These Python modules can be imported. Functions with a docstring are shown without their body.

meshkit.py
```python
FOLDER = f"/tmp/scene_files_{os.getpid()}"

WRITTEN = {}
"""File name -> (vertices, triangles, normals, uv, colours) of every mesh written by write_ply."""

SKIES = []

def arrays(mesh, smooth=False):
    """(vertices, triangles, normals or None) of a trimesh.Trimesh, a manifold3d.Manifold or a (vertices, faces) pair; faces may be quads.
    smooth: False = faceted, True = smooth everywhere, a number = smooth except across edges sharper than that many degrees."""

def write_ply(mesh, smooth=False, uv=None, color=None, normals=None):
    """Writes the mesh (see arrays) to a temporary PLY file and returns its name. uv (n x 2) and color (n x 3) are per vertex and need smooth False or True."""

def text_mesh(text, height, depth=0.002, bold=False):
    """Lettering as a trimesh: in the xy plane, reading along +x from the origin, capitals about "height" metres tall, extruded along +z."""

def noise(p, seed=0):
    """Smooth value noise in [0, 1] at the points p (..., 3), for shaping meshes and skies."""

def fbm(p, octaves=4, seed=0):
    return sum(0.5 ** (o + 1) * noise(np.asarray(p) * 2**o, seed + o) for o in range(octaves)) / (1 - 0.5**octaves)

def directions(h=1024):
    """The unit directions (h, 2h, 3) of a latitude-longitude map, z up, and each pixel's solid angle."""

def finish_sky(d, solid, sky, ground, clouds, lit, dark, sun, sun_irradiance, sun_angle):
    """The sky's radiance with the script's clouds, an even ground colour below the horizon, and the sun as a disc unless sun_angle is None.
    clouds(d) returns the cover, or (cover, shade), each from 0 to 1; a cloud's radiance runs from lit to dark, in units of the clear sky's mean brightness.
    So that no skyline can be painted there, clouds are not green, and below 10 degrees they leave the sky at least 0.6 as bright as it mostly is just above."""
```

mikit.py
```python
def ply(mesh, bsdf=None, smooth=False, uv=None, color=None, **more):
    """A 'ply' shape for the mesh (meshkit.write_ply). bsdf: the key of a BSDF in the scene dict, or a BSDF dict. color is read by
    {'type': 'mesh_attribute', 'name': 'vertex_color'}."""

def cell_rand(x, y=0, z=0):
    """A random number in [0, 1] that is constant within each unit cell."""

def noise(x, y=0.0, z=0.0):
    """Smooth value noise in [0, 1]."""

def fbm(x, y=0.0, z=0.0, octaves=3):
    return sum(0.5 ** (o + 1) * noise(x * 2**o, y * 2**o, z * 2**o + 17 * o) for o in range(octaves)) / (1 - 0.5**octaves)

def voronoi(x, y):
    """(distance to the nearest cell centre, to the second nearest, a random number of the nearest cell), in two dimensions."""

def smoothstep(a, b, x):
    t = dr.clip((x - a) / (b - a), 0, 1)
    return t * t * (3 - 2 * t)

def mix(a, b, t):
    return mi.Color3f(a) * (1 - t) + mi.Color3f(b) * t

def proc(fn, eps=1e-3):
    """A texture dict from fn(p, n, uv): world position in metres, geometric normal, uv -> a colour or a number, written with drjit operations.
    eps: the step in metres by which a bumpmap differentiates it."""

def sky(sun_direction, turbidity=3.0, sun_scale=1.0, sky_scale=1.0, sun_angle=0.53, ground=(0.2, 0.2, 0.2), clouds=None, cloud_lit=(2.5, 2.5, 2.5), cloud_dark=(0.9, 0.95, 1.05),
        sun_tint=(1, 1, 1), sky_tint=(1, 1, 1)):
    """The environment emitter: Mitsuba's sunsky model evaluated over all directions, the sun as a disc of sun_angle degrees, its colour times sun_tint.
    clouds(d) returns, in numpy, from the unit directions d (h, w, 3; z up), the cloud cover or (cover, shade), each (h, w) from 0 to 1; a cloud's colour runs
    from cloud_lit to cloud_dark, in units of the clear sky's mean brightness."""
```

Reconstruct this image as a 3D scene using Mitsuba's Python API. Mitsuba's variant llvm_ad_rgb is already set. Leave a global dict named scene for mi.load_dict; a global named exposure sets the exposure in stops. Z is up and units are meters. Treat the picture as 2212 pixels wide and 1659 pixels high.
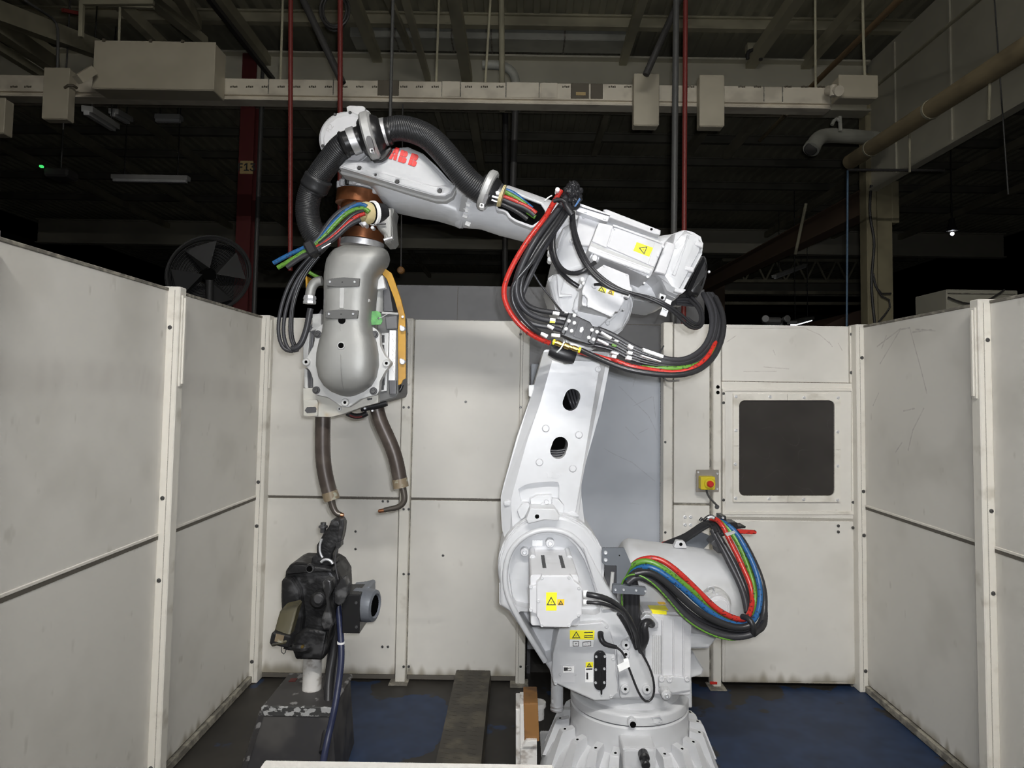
import math, random
import numpy as np
import trimesh, shapely
from shapely.geometry import Polygon, Point, LineString, MultiPolygon
from shapely import affinity
import drjit as dr
import mitsuba as mi
import mikit, meshkit
from mikit import proc, noise, fbm, voronoi, cell_rand, smoothstep, mix

T = mi.ScalarTransform4f
scene, labels = {}, {}
rng = np.random.default_rng(7)

# ---------------------------------------------------------------- camera
F, PX, PY, HC = 1500.0, 1121.0, 767.0, 1.662
TH, ROLL = math.atan(83 / 1500.0), 0.0155
CAM = np.array([0, 0, HC])
FW = np.array([0, math.cos(TH), math.sin(TH)])
_u0, _r0 = np.array([0, -math.sin(TH), math.cos(TH)]), np.array([1.0, 0, 0])
UP = _u0 * math.cos(ROLL) - _r0 * math.sin(ROLL)
RT = _r0 * math.cos(ROLL) + _u0 * math.sin(ROLL)
scene['camera'] = {'type': 'perspective', 'fov_axis': 'x', 'fov': 2 * math.degrees(math.atan(1106 / F)), 'near_clip': 0.05, 'far_clip': 200.0,
                   'principal_point_offset_x': (1106 - PX) / 2212, 'principal_point_offset_y': (829.5 - PY) / 1659,
                   'to_world': T().look_at(origin=CAM.tolist(), target=(CAM + FW).tolist(), up=UP.tolist())}
exposure = 0.06

def rgb_(c): return {'type': 'rgb', 'value': list(c)}
# ---------------------------------------------------------------- light: the phone's flash and the linear high-bay lamps over the cell front
for k_, (dx_, dz_) in enumerate(((.02, .04), (.07, .05), (.045, .08))):
    scene[f'flash_led_{k_}'] = {'type': 'spot', 'to_world': T().look_at(origin=[dx_, -0.02, HC + dz_], target=[0.3, 4.0, 1.75], up=[0, 0, 1]), 'intensity': rgb_([6.4, 6.55, 6.8]), 'cutoff_angle': 53.0, 'beam_width': 12.0}
LAMPS = [(-0.55, -1.5, 5.0), (0.95, -1.5, 5.0)]
LAMP_RADIANCE = [345.0, 338.0, 322.0]

# ---------------------------------------------------------------- helpers
def U(px, py, Y):
    """the point of the plane y = Y on the line of sight of a pixel"""
    d = FW + RT * (px - PX) / F - UP * (py - PY) / F
    return CAM + d * (Y / d[1])
def Q(p):
    v = np.asarray(p, float) - CAM
    z = v @ FW
    return PX + F * (v @ RT) / z, PY - F * (v @ UP) / z
def SC(n, Y):
    return n * Y / F
def add(parent, name, mesh, mat, smooth=35, label=None, cat=None, group=None, kind=None, **more):
    """one entry; parent '' or None for a top-level thing"""
    base = f'{parent}__{name}' if parent else name
    key, i = base, 0
    while key in scene or key in labels and not (parent is None):
        i += 1
        key = f'{base}_{i:03d}'
    scene[key] = mikit.ply(mesh, mat, smooth, **more) if not isinstance(mesh, dict) else mesh
    tag(key, label, cat, group, kind)
    return key
def tag(key, label=None, cat=None, group=None, kind=None):
    d = {k: v for k, v in (('label', label), ('category', cat), ('group', group), ('kind', kind)) if v}
    if d:
        labels.setdefault(key, {}).update(d)
def thing(name, label, cat, group=None, kind=None):
    key, i = name, 0
    while key in labels or key in scene:
        i += 1
        key = f'{name}_{i:03d}'
    tag(key, label, cat, group, kind)
    return key
def struct(name, label=None):
    labels[name] = {'kind': 'structure'}
    if label: labels[name]['label'] = label
    return name
def cat(*ms):
    return trimesh.util.concatenate([m for m in ms if m is not None])
def tm(v, f):
    return trimesh.Trimesh(np.asarray(v, float), np.asarray(f, int), process=False)

def P2(pts, Y, r=0.0):
    """polygon in (x, z) of the plane y = Y from pixels, corners rounded by r metres"""
    w = [U(a, b, Y) for a, b in pts]
    return rnd(Polygon([(p[0], p[2]) for p in w]).buffer(0), r)
def rnd(g, r):
    if r <= 0: return g
    return g.buffer(-r, quad_segs=5).buffer(2 * r, quad_segs=5).buffer(-r, quad_segs=5).simplify(r * 0.03)
def circ(px, py, r_px, Y, n=10):
    c = U(px, py, Y)
    return Point(c[0], c[2]).buffer(SC(r_px, Y), quad_segs=n)
def polys(g):
    return [p for p in getattr(g, 'geoms', [g]) if isinstance(p, Polygon) and p.area > 1e-9]
def tri2(g):
    V, Fc, n = [], [], 0
    for p in polys(g):
        v, f = trimesh.creation.triangulate_polygon(p, engine='earcut')
        a, b, c = v[f[:, 0]], v[f[:, 1]], v[f[:, 2]]
        s = (b[:, 0] - a[:, 0]) * (c[:, 1] - a[:, 1]) - (b[:, 1] - a[:, 1]) * (c[:, 0] - a[:, 0])
        f = np.where((s < 0)[:, None], f[:, ::-1], f)
        V.append(v); Fc.append(f + n); n += len(v)
    if not V: return np.zeros((0, 2)), np.zeros((0, 3), int)
    return np.vstack(V), np.vstack(Fc)
def wall2(g, ya, yb, inward=False):
    """side walls of all rings of g, between depth ya (front) and yb (back)"""
    V, Fc, n = [], [], 0
    for p in polys(g):
        for ring, hole in [(p.exterior, False)] + [(q, True) for q in p.interiors]:
            c = np.array(ring.coords)[:-1]
            if (ring.is_ccw) == hole: c = c[::-1]
            k = len(c)
            v = np.vstack([np.c_[c[:, 0], np.full(k, ya), c[:, 1]], np.c_[c[:, 0], np.full(k, yb), c[:, 1]]])
            i = np.arange(k); j = (i + 1) % k
            f = np.vstack([np.c_[i, i + k, j], np.c_[j, i + k, j + k]])
            if inward: f = f[:, ::-1]
            V.append(v); Fc.append(f + n); n += 2 * k
    return tm(np.vstack(V), np.vstack(Fc))
def ext(g, Y0, Y1, bev=0.0, h=None, n=3, holes=(), blind=(), back=True):
    """solid with front at y = Y0, back at Y1. bev: width of the rounded front edge, h: its depth. holes go through, blind = [(polygon, depth)]"""
    for q in holes: g = g.difference(q)
    outer = g
    bl = shapely.union_all([q for q, _ in blind]) if blind else None
    parts, h = [], bev if h is None else h
    yb = Y0 + h if bev > 0 else Y0
    parts.append(wall2(outer, yb, Y1))
    if back:
        v, f = tri2(outer)
        parts.append(tm(np.c_[v[:, 0], np.full(len(v), Y1), v[:, 1]], f[:, ::-1]))
    cur, ycur = g, yb
    if bev > 0:
        for k in range(1, n + 1):
            t = math.pi / 2 * k / n
            nx, yn = g.buffer(-bev * (1 - math.cos(t)), quad_segs=4, join_style='mitre' if n == 1 else 'round'), yb - h * math.sin(t)
            if not polys(nx): break
            ring = cur.difference(nx) if bl is None else cur.difference(nx).difference(bl)
            v, f = tri2(ring)
            if len(v):
                bd = shapely.distance(shapely.points(v), nx.boundary) < 1e-7
                parts.append(tm(np.c_[v[:, 0], np.where(bd, yn, ycur), v[:, 1]], f))
            cur, ycur = nx, yn
    v, f = tri2(cur if bl is None else cur.difference(bl))
    parts.append(tm(np.c_[v[:, 0], np.full(len(v), ycur), v[:, 1]], f))
    for q, d in blind:
        parts.append(wall2(q, Y0, Y0 + d, inward=True))
        v, f = tri2(q)
        parts.append(tm(np.c_[v[:, 0], np.full(len(v), Y0 + d), v[:, 1]], f))
    m = cat(*parts)
    m.merge_vertices(digits_vertex=6)
    return m
def spline(pts, step=0.012):
    p = np.asarray(pts, float)
    if len(p) < 3:
        n = max(2, int(np.linalg.norm(p[1] - p[0]) / step) + 1) if step < 1 else 2
        return p[0] + (p[1] - p[0]) * np.linspace(0, 1, n)[:, None]
    from scipy.interpolate import CubicSpline
    d = np.r_[0, np.cumsum(np.sqrt(np.linalg.norm(np.diff(p, axis=0), axis=1)))]
    cs = CubicSpline(d, p, bc_type='natural')
    L = np.linalg.norm(np.diff(p, axis=0), axis=1).sum()
    q = cs(np.linspace(0, d[-1], max(8, int(L * 6 / step))))
    s = np.r_[0, np.cumsum(np.linalg.norm(np.diff(q, axis=0), axis=1))]
    t = np.linspace(0, s[-1], max(4, int(s[-1] / step) + 1))
    return np.c_[[np.interp(t, s, q[:, k]) for k in range(3)]].T
def frames(p):
    t = np.gradient(p, axis=0)
    t /= np.linalg.norm(t, axis=1, keepdims=True) + 1e-12
    a = np.cross(t[0], [0, 1.0, 0])
    if np.linalg.norm(a) < 0.2: a = np.cross(t[0], [1.0, 0, 0])
    A = []
    for ti in t:
        a = a - ti * (a @ ti)
        a /= np.linalg.norm(a)
        A.append(a)
    A = np.array(A)
    return t, A, np.cross(t, A)
def sweep(p, rad, sides=12, caps=True, ry=None):
    p = np.asarray(p, float)
    t, A, B = frames(p)
    rad = np.broadcast_to(rad, (len(p),)).astype(float)
    ry = rad if ry is None else np.broadcast_to(ry, (len(p),)).astype(float)
    ang = np.arange(sides) * 2 * np.pi / sides
    v = p[:, None] + (np.cos(ang)[None, :, None] * A[:, None] * rad[:, None, None] + np.sin(ang)[None, :, None] * B[:, None] * ry[:, None, None])
    i, j = np.meshgrid(np.arange(len(p) - 1), np.arange(sides), indexing='ij')
    q = np.stack([i * sides + j, i * sides + (j + 1) % sides, (i + 1) * sides + (j + 1) % sides, (i + 1) * sides + j], -1).reshape(-1, 4)
    f = np.vstack([q[:, [0, 1, 2]], q[:, [0, 2, 3]]])
    v = v.reshape(-1, 3)
    if caps:
        n = len(v)
        v = np.vstack([v, p[:1], p[-1:]])
        k = np.arange(sides); e = (len(p) - 1) * sides
        f = np.vstack([f, np.c_[np.full(sides, n), (k + 1) % sides, k], np.c_[np.full(sides, n + 1), e + k, e + (k + 1) % sides]])
    return tm(v, f)
def tube(pts, r, step=0.012, sides=12, caps=True):
    return sweep(spline(pts, step), r, sides, caps)
def ptube(pts, Y, r_px, step=0.012, sides=12):
    """tube through pixels (x, y) or (x, y, depth); r in pixels at depth Y"""
    return tube([U(p[0], p[1], p[2] if len(p) > 2 else Y) for p in pts], SC(r_px, Y), step, sides)
def lathe(p0, d, prof, sides=32):
    """solid of revolution: prof = [(distance along d, radius)]"""
    p0, d = np.asarray(p0, float), np.asarray(d, float)
    d = d / np.linalg.norm(d)
    a = np.cross(d, [0, 0, 1.0] if abs(d[2]) < 0.9 else [1.0, 0, 0]); a /= np.linalg.norm(a)
    b = np.cross(d, a)
    ang = np.arange(sides) * 2 * np.pi / sides
    ring = np.cos(ang)[:, None] * a + np.sin(ang)[:, None] * b
    V = np.vstack([p0 + d * t + ring * max(r, 1e-5) for t, r in prof])
    n, k = len(prof), sides
    i, j = np.meshgrid(np.arange(n - 1), np.arange(k), indexing='ij')
    q = np.stack([i * k + j, i * k + (j + 1) % k, (i + 1) * k + (j + 1) % k, (i + 1) * k + j], -1).reshape(-1, 4)
    f = np.vstack([q[:, [0, 1, 2]], q[:, [0, 2, 3]]])
    V = np.vstack([V, [p0 + d * prof[0][0]], [p0 + d * prof[-1][0]]])
    m = np.arange(k); e = (n - 1) * k
    f = np.vstack([f, np.c_[np.full(k, n * k), (m + 1) % k, m], np.c_[np.full(k, n * k + 1), e + m, e + (m + 1) % k]])
    return tm(V, f)
def cyl(p0, p1, r, sides=20, bev=0.0):
    p0, p1 = np.asarray(p0, float), np.asarray(p1, float)
    L = np.linalg.norm(p1 - p0)
    if bev: return lathe(p0, p1 - p0, [(0, r - bev), (bev, r), (L - bev, r), (L, r - bev)], sides)
    return lathe(p0, p1 - p0, [(0, r), (L, r)], sides)
def disc(px, py, r_px, Y0, Y1, bev=0.15, sides=20):
    """round piece facing -y: front at Y0, back at Y1"""
    c = U(px, py, Y0); r = SC(r_px, Y0); b = r * bev
    return lathe([c[0], Y1, c[2]], [0, -1, 0], [(0, r), (Y1 - Y0 - b, r), (Y1 - Y0, r - b)], sides)
def bolt(px, py, r_px, Y, Ys=None, proud=None, hexa=True):
    """socket bolt head facing -y on a surface at depth Y"""
    r = SC(r_px, Y); c = U(px, py, Y); p = proud or r * 0.7
    prof = [(-r * 0.6, r), (p * 0.75, r), (p, r * 0.82), (p, r * 0.45), (p * 0.45, r * 0.42)]
    return lathe([c[0], Y, c[2]], [0, -1, 0], prof, 12)
def hull(pts):
    return trimesh.PointCloud(np.asarray(pts, float)).convex_hull
def obox(c, ax, dims, bev=0.0):
    """box of full sizes dims along the axes ax (three vectors) about c"""
    c, ax = np.asarray(c, float), [np.asarray(a, float) / np.linalg.norm(a) for a in ax]
    h = np.asarray(dims, float) / 2
    b = min(bev, h.min() * 0.9)
    pts = []
    for s in np.ndindex(2, 2, 2):
        s = np.array(s) * 2 - 1
        for k in ([0, 1, 2] if b > 0 else [0]):
            o = h.copy()
            if b > 0:
                o = h - b; o[k] = h[k]
            pts.append(c + sum(ax[i] * s[i] * o[i] for i in range(3)))
    return hull(pts)
def box(x0, x1, y0, y1, z0, z1, bev=0.0):
    return obox([(x0 + x1) / 2, (y0 + y1) / 2, (z0 + z1) / 2], np.eye(3), [abs(x1 - x0), abs(y1 - y0), abs(z1 - z0)], bev)
def bar(p0, p1, w, h, up=(0, 0, 1), bev=0.0):
    p0, p1 = np.asarray(p0, float), np.asarray(p1, float)
    d = p1 - p0; L = np.linalg.norm(d); d = d / L
    s = np.cross(d, up)
    if np.linalg.norm(s) < 1e-3: s = np.cross(d, [0, 1, 0])
    s /= np.linalg.norm(s)
    return obox((p0 + p1) / 2, [d, s, np.cross(s, d)], [L, w, h], bev)
def pbar(a, b, Y0, Y1, w_px, depth):
    """bar seen between two pixels, width w_px, between depths Y0 and Y1"""
    p, q = U(*a, Y0), U(*b, Y0)
    m = bar([p[0], (Y0 + Y1) / 2, p[2]], [q[0], (Y0 + Y1) / 2, q[2]], Y1 - Y0, SC(w_px, Y0), up=(p[2] - q[2], 0, q[0] - p[0]), bev=0.004)
    return m
def prism(profile, p0, p1, up=(0, 0, 1)):
    """profile [(side, up)] carried straight from p0 to p1"""
    p0, p1 = np.asarray(p0, float), np.asarray(p1, float)
    d = p1 - p0; L = np.linalg.norm(d); d = d / L
    s = np.cross(d, up); s /= np.linalg.norm(s); u = np.cross(s, d)
    m = trimesh.creation.extrude_polygon(Polygon(profile), L, engine='earcut')
    v = np.array(m.vertices)
    return tm(p0 + v[:, :1] * s + v[:, 1:2] * u + v[:, 2:] * d, m.faces)
def ibeam(p0, p1, w, h, t=0.02):
    a, b, c = w / 2, h / 2, t / 2
    return prism([(-a, -b), (a, -b), (a, -b + t), (c, -b + t), (c, b - t), (a, b - t), (a, b), (-a, b), (-a, b - t), (-c, b - t), (-c, -b + t), (-a, -b + t)], p0, p1)
def angle_iron(p0, p1, w, t=0.008, up=(0, 0, 1)):
    return prism([(0, 0), (w, 0), (w, t), (t, t), (t, w), (0, w)], p0, p1, up)
def loft(rings):
    """rings: list of (n, 3) loops, joined and capped"""
    k = len(rings[0]); V = np.vstack(rings); n = len(rings)
    i, j = np.meshgrid(np.arange(n - 1), np.arange(k), indexing='ij')
    q = np.stack([i * k + j, i * k + (j + 1) % k, (i + 1) * k + (j + 1) % k, (i + 1) * k + j], -1).reshape(-1, 4)
    f = np.vstack([q[:, [0, 1, 2]], q[:, [0, 2, 3]]])
    V = np.vstack([V, [rings[0].mean(0)], [rings[-1].mean(0)]])
    m = np.arange(k); e = (n - 1) * k
    f = np.vstack([f, np.c_[np.full(k, n * k), (m + 1) % k, m], np.c_[np.full(k, n * k + 1), e + m, e + (m + 1) % k]])
    return tm(V, f)
def limb(secs, Yc, sides=36, ex=2.6, yo=None):
    """casting seen side-on: secs = [(top px, bottom px, half depth, [depth centre])], superelliptic sections between the two outline points"""
    rings = []
    ang = np.arange(sides) * 2 * np.pi / sides
    ca = np.sign(np.cos(ang)) * np.abs(np.cos(ang)) ** (2 / ex); sa = np.sign(np.sin(ang)) * np.abs(np.sin(ang)) ** (2 / ex)
    for s in secs:
        yc = s[3] if len(s) > 3 else Yc
        a, b = U(*s[0], yo or yc), U(*s[1], yo or yc)
        c, h = (a + b) / 2, (a - b) / 2
        c[1] = yc
        rings.append(c + sa[:, None] * h + ca[:, None] * np.array([0, -s[2], 0]))
    m = loft(rings)
    if m.volume < 0: m.invert()
    return m
def fix(m):
    if m.volume < 0: m.invert()
    return m
def text(txt, height, at, right, normal, depth=0.001, bold=False, center=True):
    m = meshkit.text_mesh(txt, height, depth, bold)
    v = np.array(m.vertices)
    if center: v[:, 0] -= v[:, 0].max() / 2; v[:, 1] -= height / 2
    r = np.asarray(right, float); r /= np.linalg.norm(r); nn = np.asarray(normal, float); nn /= np.linalg.norm(nn)
    u = np.cross(nn, r)
    return tm(np.asarray(at) + v[:, :1] * r + v[:, 1:2] * u + v[:, 2:] * nn, m.faces)

# ---------------------------------------------------------------- materials
def rgb(c): return {'type': 'rgb', 'value': list(map(float, c))}
def principled(col, rough=0.5, metal=0.0, spec=0.5, bump=None, bscale=0.001, **k):
    d = {'type': 'principled', 'base_color': col if isinstance(col, dict) else rgb(col), 'roughness': rough if isinstance(rough, dict) else float(rough), 'metallic': float(metal), 'specular': float(spec), **k}
    if bump is not None:
        d = {'type': 'bumpmap', 'bump': proc(bump, eps=0.0015), 'scale': float(bscale), 'bsdf': d}
    return {'type': 'twosided', 'bsdf': d}
def wear(a, b, s=6.0, lo=0.45, hi=0.75, oct=4):
    """colour a worn or dirtied towards b in patches"""
    return proc(lambda p, n, uv: mix(a, b, smoothstep(lo, hi, fbm(p.x * s, p.y * s, p.z * s, oct))))
M = {}
def mat(name, d):
    scene['mat_' + name] = d; M[name] = 'mat_' + name
def peel(p, n, uv): return noise(p.x * 420, p.y * 420, p.z * 420)
mat('robot', principled(wear((0.50, 0.505, 0.515), (0.42, 0.42, 0.415), 5, 0.55, 0.85), 0.34, spec=0.5, bump=peel, bscale=0.00012))
mat('robot_flat', principled(wear((0.53, 0.53, 0.54), (0.45, 0.45, 0.445), 8, 0.55, 0.85), 0.36))
mat('robot_dark', principled((0.30, 0.30, 0.295), 0.5))
def panel_col(p, n, uv):
    c = mix((0.64, 0.62, 0.575), (0.56, 0.54, 0.495), smoothstep(0.45, 0.8, fbm(p.x * 3, p.y * 3, p.z * 3, 4)))
    c = mix(c, (0.40, 0.38, 0.33), 0.45 * smoothstep(0.74, 0.92, fbm(p.x * 22 + 3, p.y * 22, p.z * 9, 3)))
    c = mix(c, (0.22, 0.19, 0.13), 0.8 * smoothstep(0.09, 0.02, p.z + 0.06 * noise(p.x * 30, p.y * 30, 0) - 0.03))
    return c
mat('panel', principled(proc(panel_col), 0.55, spec=0.35))
mat('post', principled(wear((0.66, 0.635, 0.575), (0.50, 0.47, 0.41), 11, 0.58, 0.85), 0.5, spec=0.4))
mat('joint', principled((0.36, 0.34, 0.30), 0.6))
mat('guard', principled(wear((0.44, 0.425, 0.39), (0.30, 0.28, 0.25), 14, 0.55, 0.8), 0.6))
mat('seam', principled((0.10, 0.09, 0.075), 0.7))
mat('grime', principled(wear((0.14, 0.13, 0.11), (0.30, 0.28, 0.23), 30, 0.4, 0.7), 0.7))
def onto(px, py, axis, at_):
    """where the line of sight of a pixel meets the plane x = at_ or y = at_"""
    d = FW + RT * (px - PX) / F - UP * (py - PY) / F
    k = 0 if axis == 'x' else 1
    return CAM + d * (at_ - CAM[k]) / d[k]
def scuffs_and_bands(base, dark, segs, axis, at_, w, amount=0.42):
    """base colour with straight scuff marks and darker bands; segs in pixels of the wall they lie on"""
    k = 1 if axis == 'x' else 0
    L = [(onto(a, b, axis, at_)[[k, 2]], onto(c, d, axis, at_)[[k, 2]]) for a, b, c, d in segs]
    def fn(p, n, uv):
        u, v = (p.y if k == 1 else p.x), p.z
        m = mi.Float(0)
        for i_, (a, b) in enumerate(L):
            e = b - a; ll = max(float(e @ e), 1e-9)
            t = dr.clip(((u - a[0]) * e[0] + (v - a[1]) * e[1]) / ll, 0, 1)
            d = dr.sqrt(dr.square(u - a[0] - t * e[0]) + dr.square(v - a[1] - t * e[1]))
            m = dr.maximum(m, (1 - smoothstep(0.3 * w, w, d)) * (0.35 + 0.65 * noise(t * 9 + i_ * 3.7, 2.0, 1.0)))
        return mix(base(p, n, uv), dark, amount * m)
    return principled(proc(fn), 0.55, spec=0.35)
def cw(x0, y0, s, *q): return [(x0 + s * a, y0 + s * b, x0 + s * c, y0 + s * d) for a, b, c, d in q]
mat('panel_left', scuffs_and_bands(panel_col, (0.36, 0.33, 0.31), [(-40, 812, 120, 812), (120, 812, 300, 818), (300, 818, 345, 838), (395, 832, 545, 846)], 'x', -1.5, 0.085, 0.24))  # broad soft darker band along the left wall panels
mat('panel_right', scuffs_and_bands(panel_col, (0.21, 0.18, 0.18), cw(1275, 581, .67, (1000, 195, 935, 305), (1030, 190, 1068, 330), (1000, 195, 1030, 190), (1000, 193, 925, 250), (1050, 195, 1112, 199), (1040, 204, 1100, 196), (1075, 450, 1040, 520), (1040, 520, 1025, 585), (940, 255, 955, 215), (1068, 330, 1085, 400), (985, 590, 1005, 560), (912, 440, 930, 400), (1010, 458, 1045, 450)), 'x', 2.006, 0.006))
mat('panel_transom', scuffs_and_bands(panel_col, (0.24, 0.20, 0.18), cw(1275, 581, .67, (430, 190, 520, 192), (520, 192, 690, 190), (690, 190, 740, 212), (740, 212, 772, 240), (590, 262, 597, 278), (495, 331, 600, 330), (800, 240, 812, 262), (770, 235, 780, 250), (560, 316, 640, 322), (440, 236, 470, 215)), 'y', 4.1, 0.004))
def grey_base(p, n, uv): return mix((0.52, 0.545, 0.585), (0.44, 0.46, 0.50), fbm(p.x * 4, p.y * 4, p.z * 4, 4))
mat('grey_panel', scuffs_and_bands(grey_base, (0.24, 0.24, 0.25), cw(1100, 660, .3495, (680, 500, 780, 600), (780, 600, 860, 680), (770, 620, 880, 565), (890, 565, 905, 690), (860, 680, 900, 760), (900, 760, 915, 830), (590, 885, 640, 915), (640, 915, 760, 970), (760, 970, 900, 1085), (780, 440, 765, 500), (800, 790, 860, 760), (745, 1220, 800, 1228), (720, 750, 800, 830)), 'y', 4.2, 0.0035, 0.35))
mat('cabinet_grey', principled(wear((0.125, 0.125, 0.13), (0.10, 0.10, 0.105), 4), 0.5))
def floor_col(p, n, uv):
    b = mix((0.012, 0.011, 0.010), (0.030, 0.027, 0.023), fbm(p.x * 7, p.y * 7, 1.0, 4))
    e = fbm(p.x * 4.5 + 11, p.y * 4.5, 2.0, 5) - 0.5
    def blob(cx, cy, rx, ry):
        return 1 - dr.sqrt(dr.square((p.x - cx) / rx) + dr.square((p.y - cy) / ry)) + 2.6 * e
    m = dr.maximum(blob(-0.68, 3.62, 0.40, 0.42), blob(1.42, 3.55, 0.85, 0.60))
    m = dr.maximum(m, blob(-1.1, 3.98, 0.35, 0.10))
    blue = mix((0.013, 0.030, 0.075), (0.009, 0.018, 0.042), fbm(p.x * 13, p.y * 13, 4.0, 3))
    return mix(b, blue, smoothstep(0.0, 0.12, m))
mat('floor', principled(proc(floor_col), 0.5, spec=0.35, bump=lambda p, n, uv: fbm(p.x * 60, p.y * 60, 0.0, 2), bscale=0.0006))
mat('hall_floor', principled((0.05, 0.048, 0.045), 0.6))
mat('steel', principled((0.66, 0.66, 0.67), 0.42, metal=0.75))
mat('zinc', principled((0.72, 0.73, 0.75), 0.4, metal=0.7))
def alu_col(p, n, uv):
    c = mix((0.36, 0.36, 0.345), (0.27, 0.27, 0.258), fbm(p.x * 9, p.y * 9, p.z * 9, 4))
    return mix(c, (0.30, 0.30, 0.29), 0.5 * smoothstep(0.62, 0.85, fbm(p.x * 25, p.y * 25, p.z * 25, 3)))
mat('cast_alu', principled(proc(alu_col), 0.52, metal=0.5, bump=lambda p, n, uv: noise(p.x * 500, p.y * 500, p.z * 500), bscale=0.0003))
mat('alu_bright', principled((0.48, 0.48, 0.47), 0.5, metal=0.4))
mat('alu_plate', principled(wear((0.44, 0.43, 0.39), (0.36, 0.25, 0.11), 9, 0.58, 0.80), 0.5, metal=0.2))
mat('dark_steel', principled((0.10, 0.10, 0.105), 0.45, metal=0.6))
mat('bolt_dark', principled((0.12, 0.12, 0.12), 0.4, metal=0.8))
mat('rubber', principled((0.018, 0.018, 0.020), 0.42, spec=0.5))
mat('hose', principled((0.018, 0.0185, 0.020), 0.42, spec=0.5))
mat('cable', principled((0.022, 0.022, 0.024), 0.33, spec=0.5))
mat('cable_grey', principled((0.034, 0.034, 0.038), 0.4, spec=0.45))
mat('black', principled((0.012, 0.012, 0.013), 0.35))
mat('void', principled((0.004, 0.004, 0.004), 0.9, spec=0.0))  # black discs in this stand in for the dark inside holes
def marks(c):
    return proc(lambda p, n, uv: mix(c, (0.02, 0.02, 0.02), 0.75 * smoothstep(0.72, 0.76, noise(p.x * 170, p.y * 60, p.z * 170))))
mat('red_hose', principled(marks((0.44, 0.028, 0.02)), 0.32))
mat('green_hose', principled(marks((0.10, 0.245, 0.03)), 0.36))
mat('blue_hose', principled(marks((0.017, 0.095, 0.25)), 0.36))
mat('navy_hose', principled((0.016, 0.021, 0.055), 0.45))
mat('bronze', principled(wear((0.23, 0.085, 0.035), (0.07, 0.032, 0.022), 9, 0.4, 0.75), 0.34, metal=0.7))
mat('copper', principled((0.62, 0.28, 0.15), 0.35, metal=1.0))
mat('arm_brown', principled(wear((0.052, 0.040, 0.034), (0.085, 0.069, 0.058), 14, 0.4, 0.75), 0.4, metal=0.2))
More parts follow.
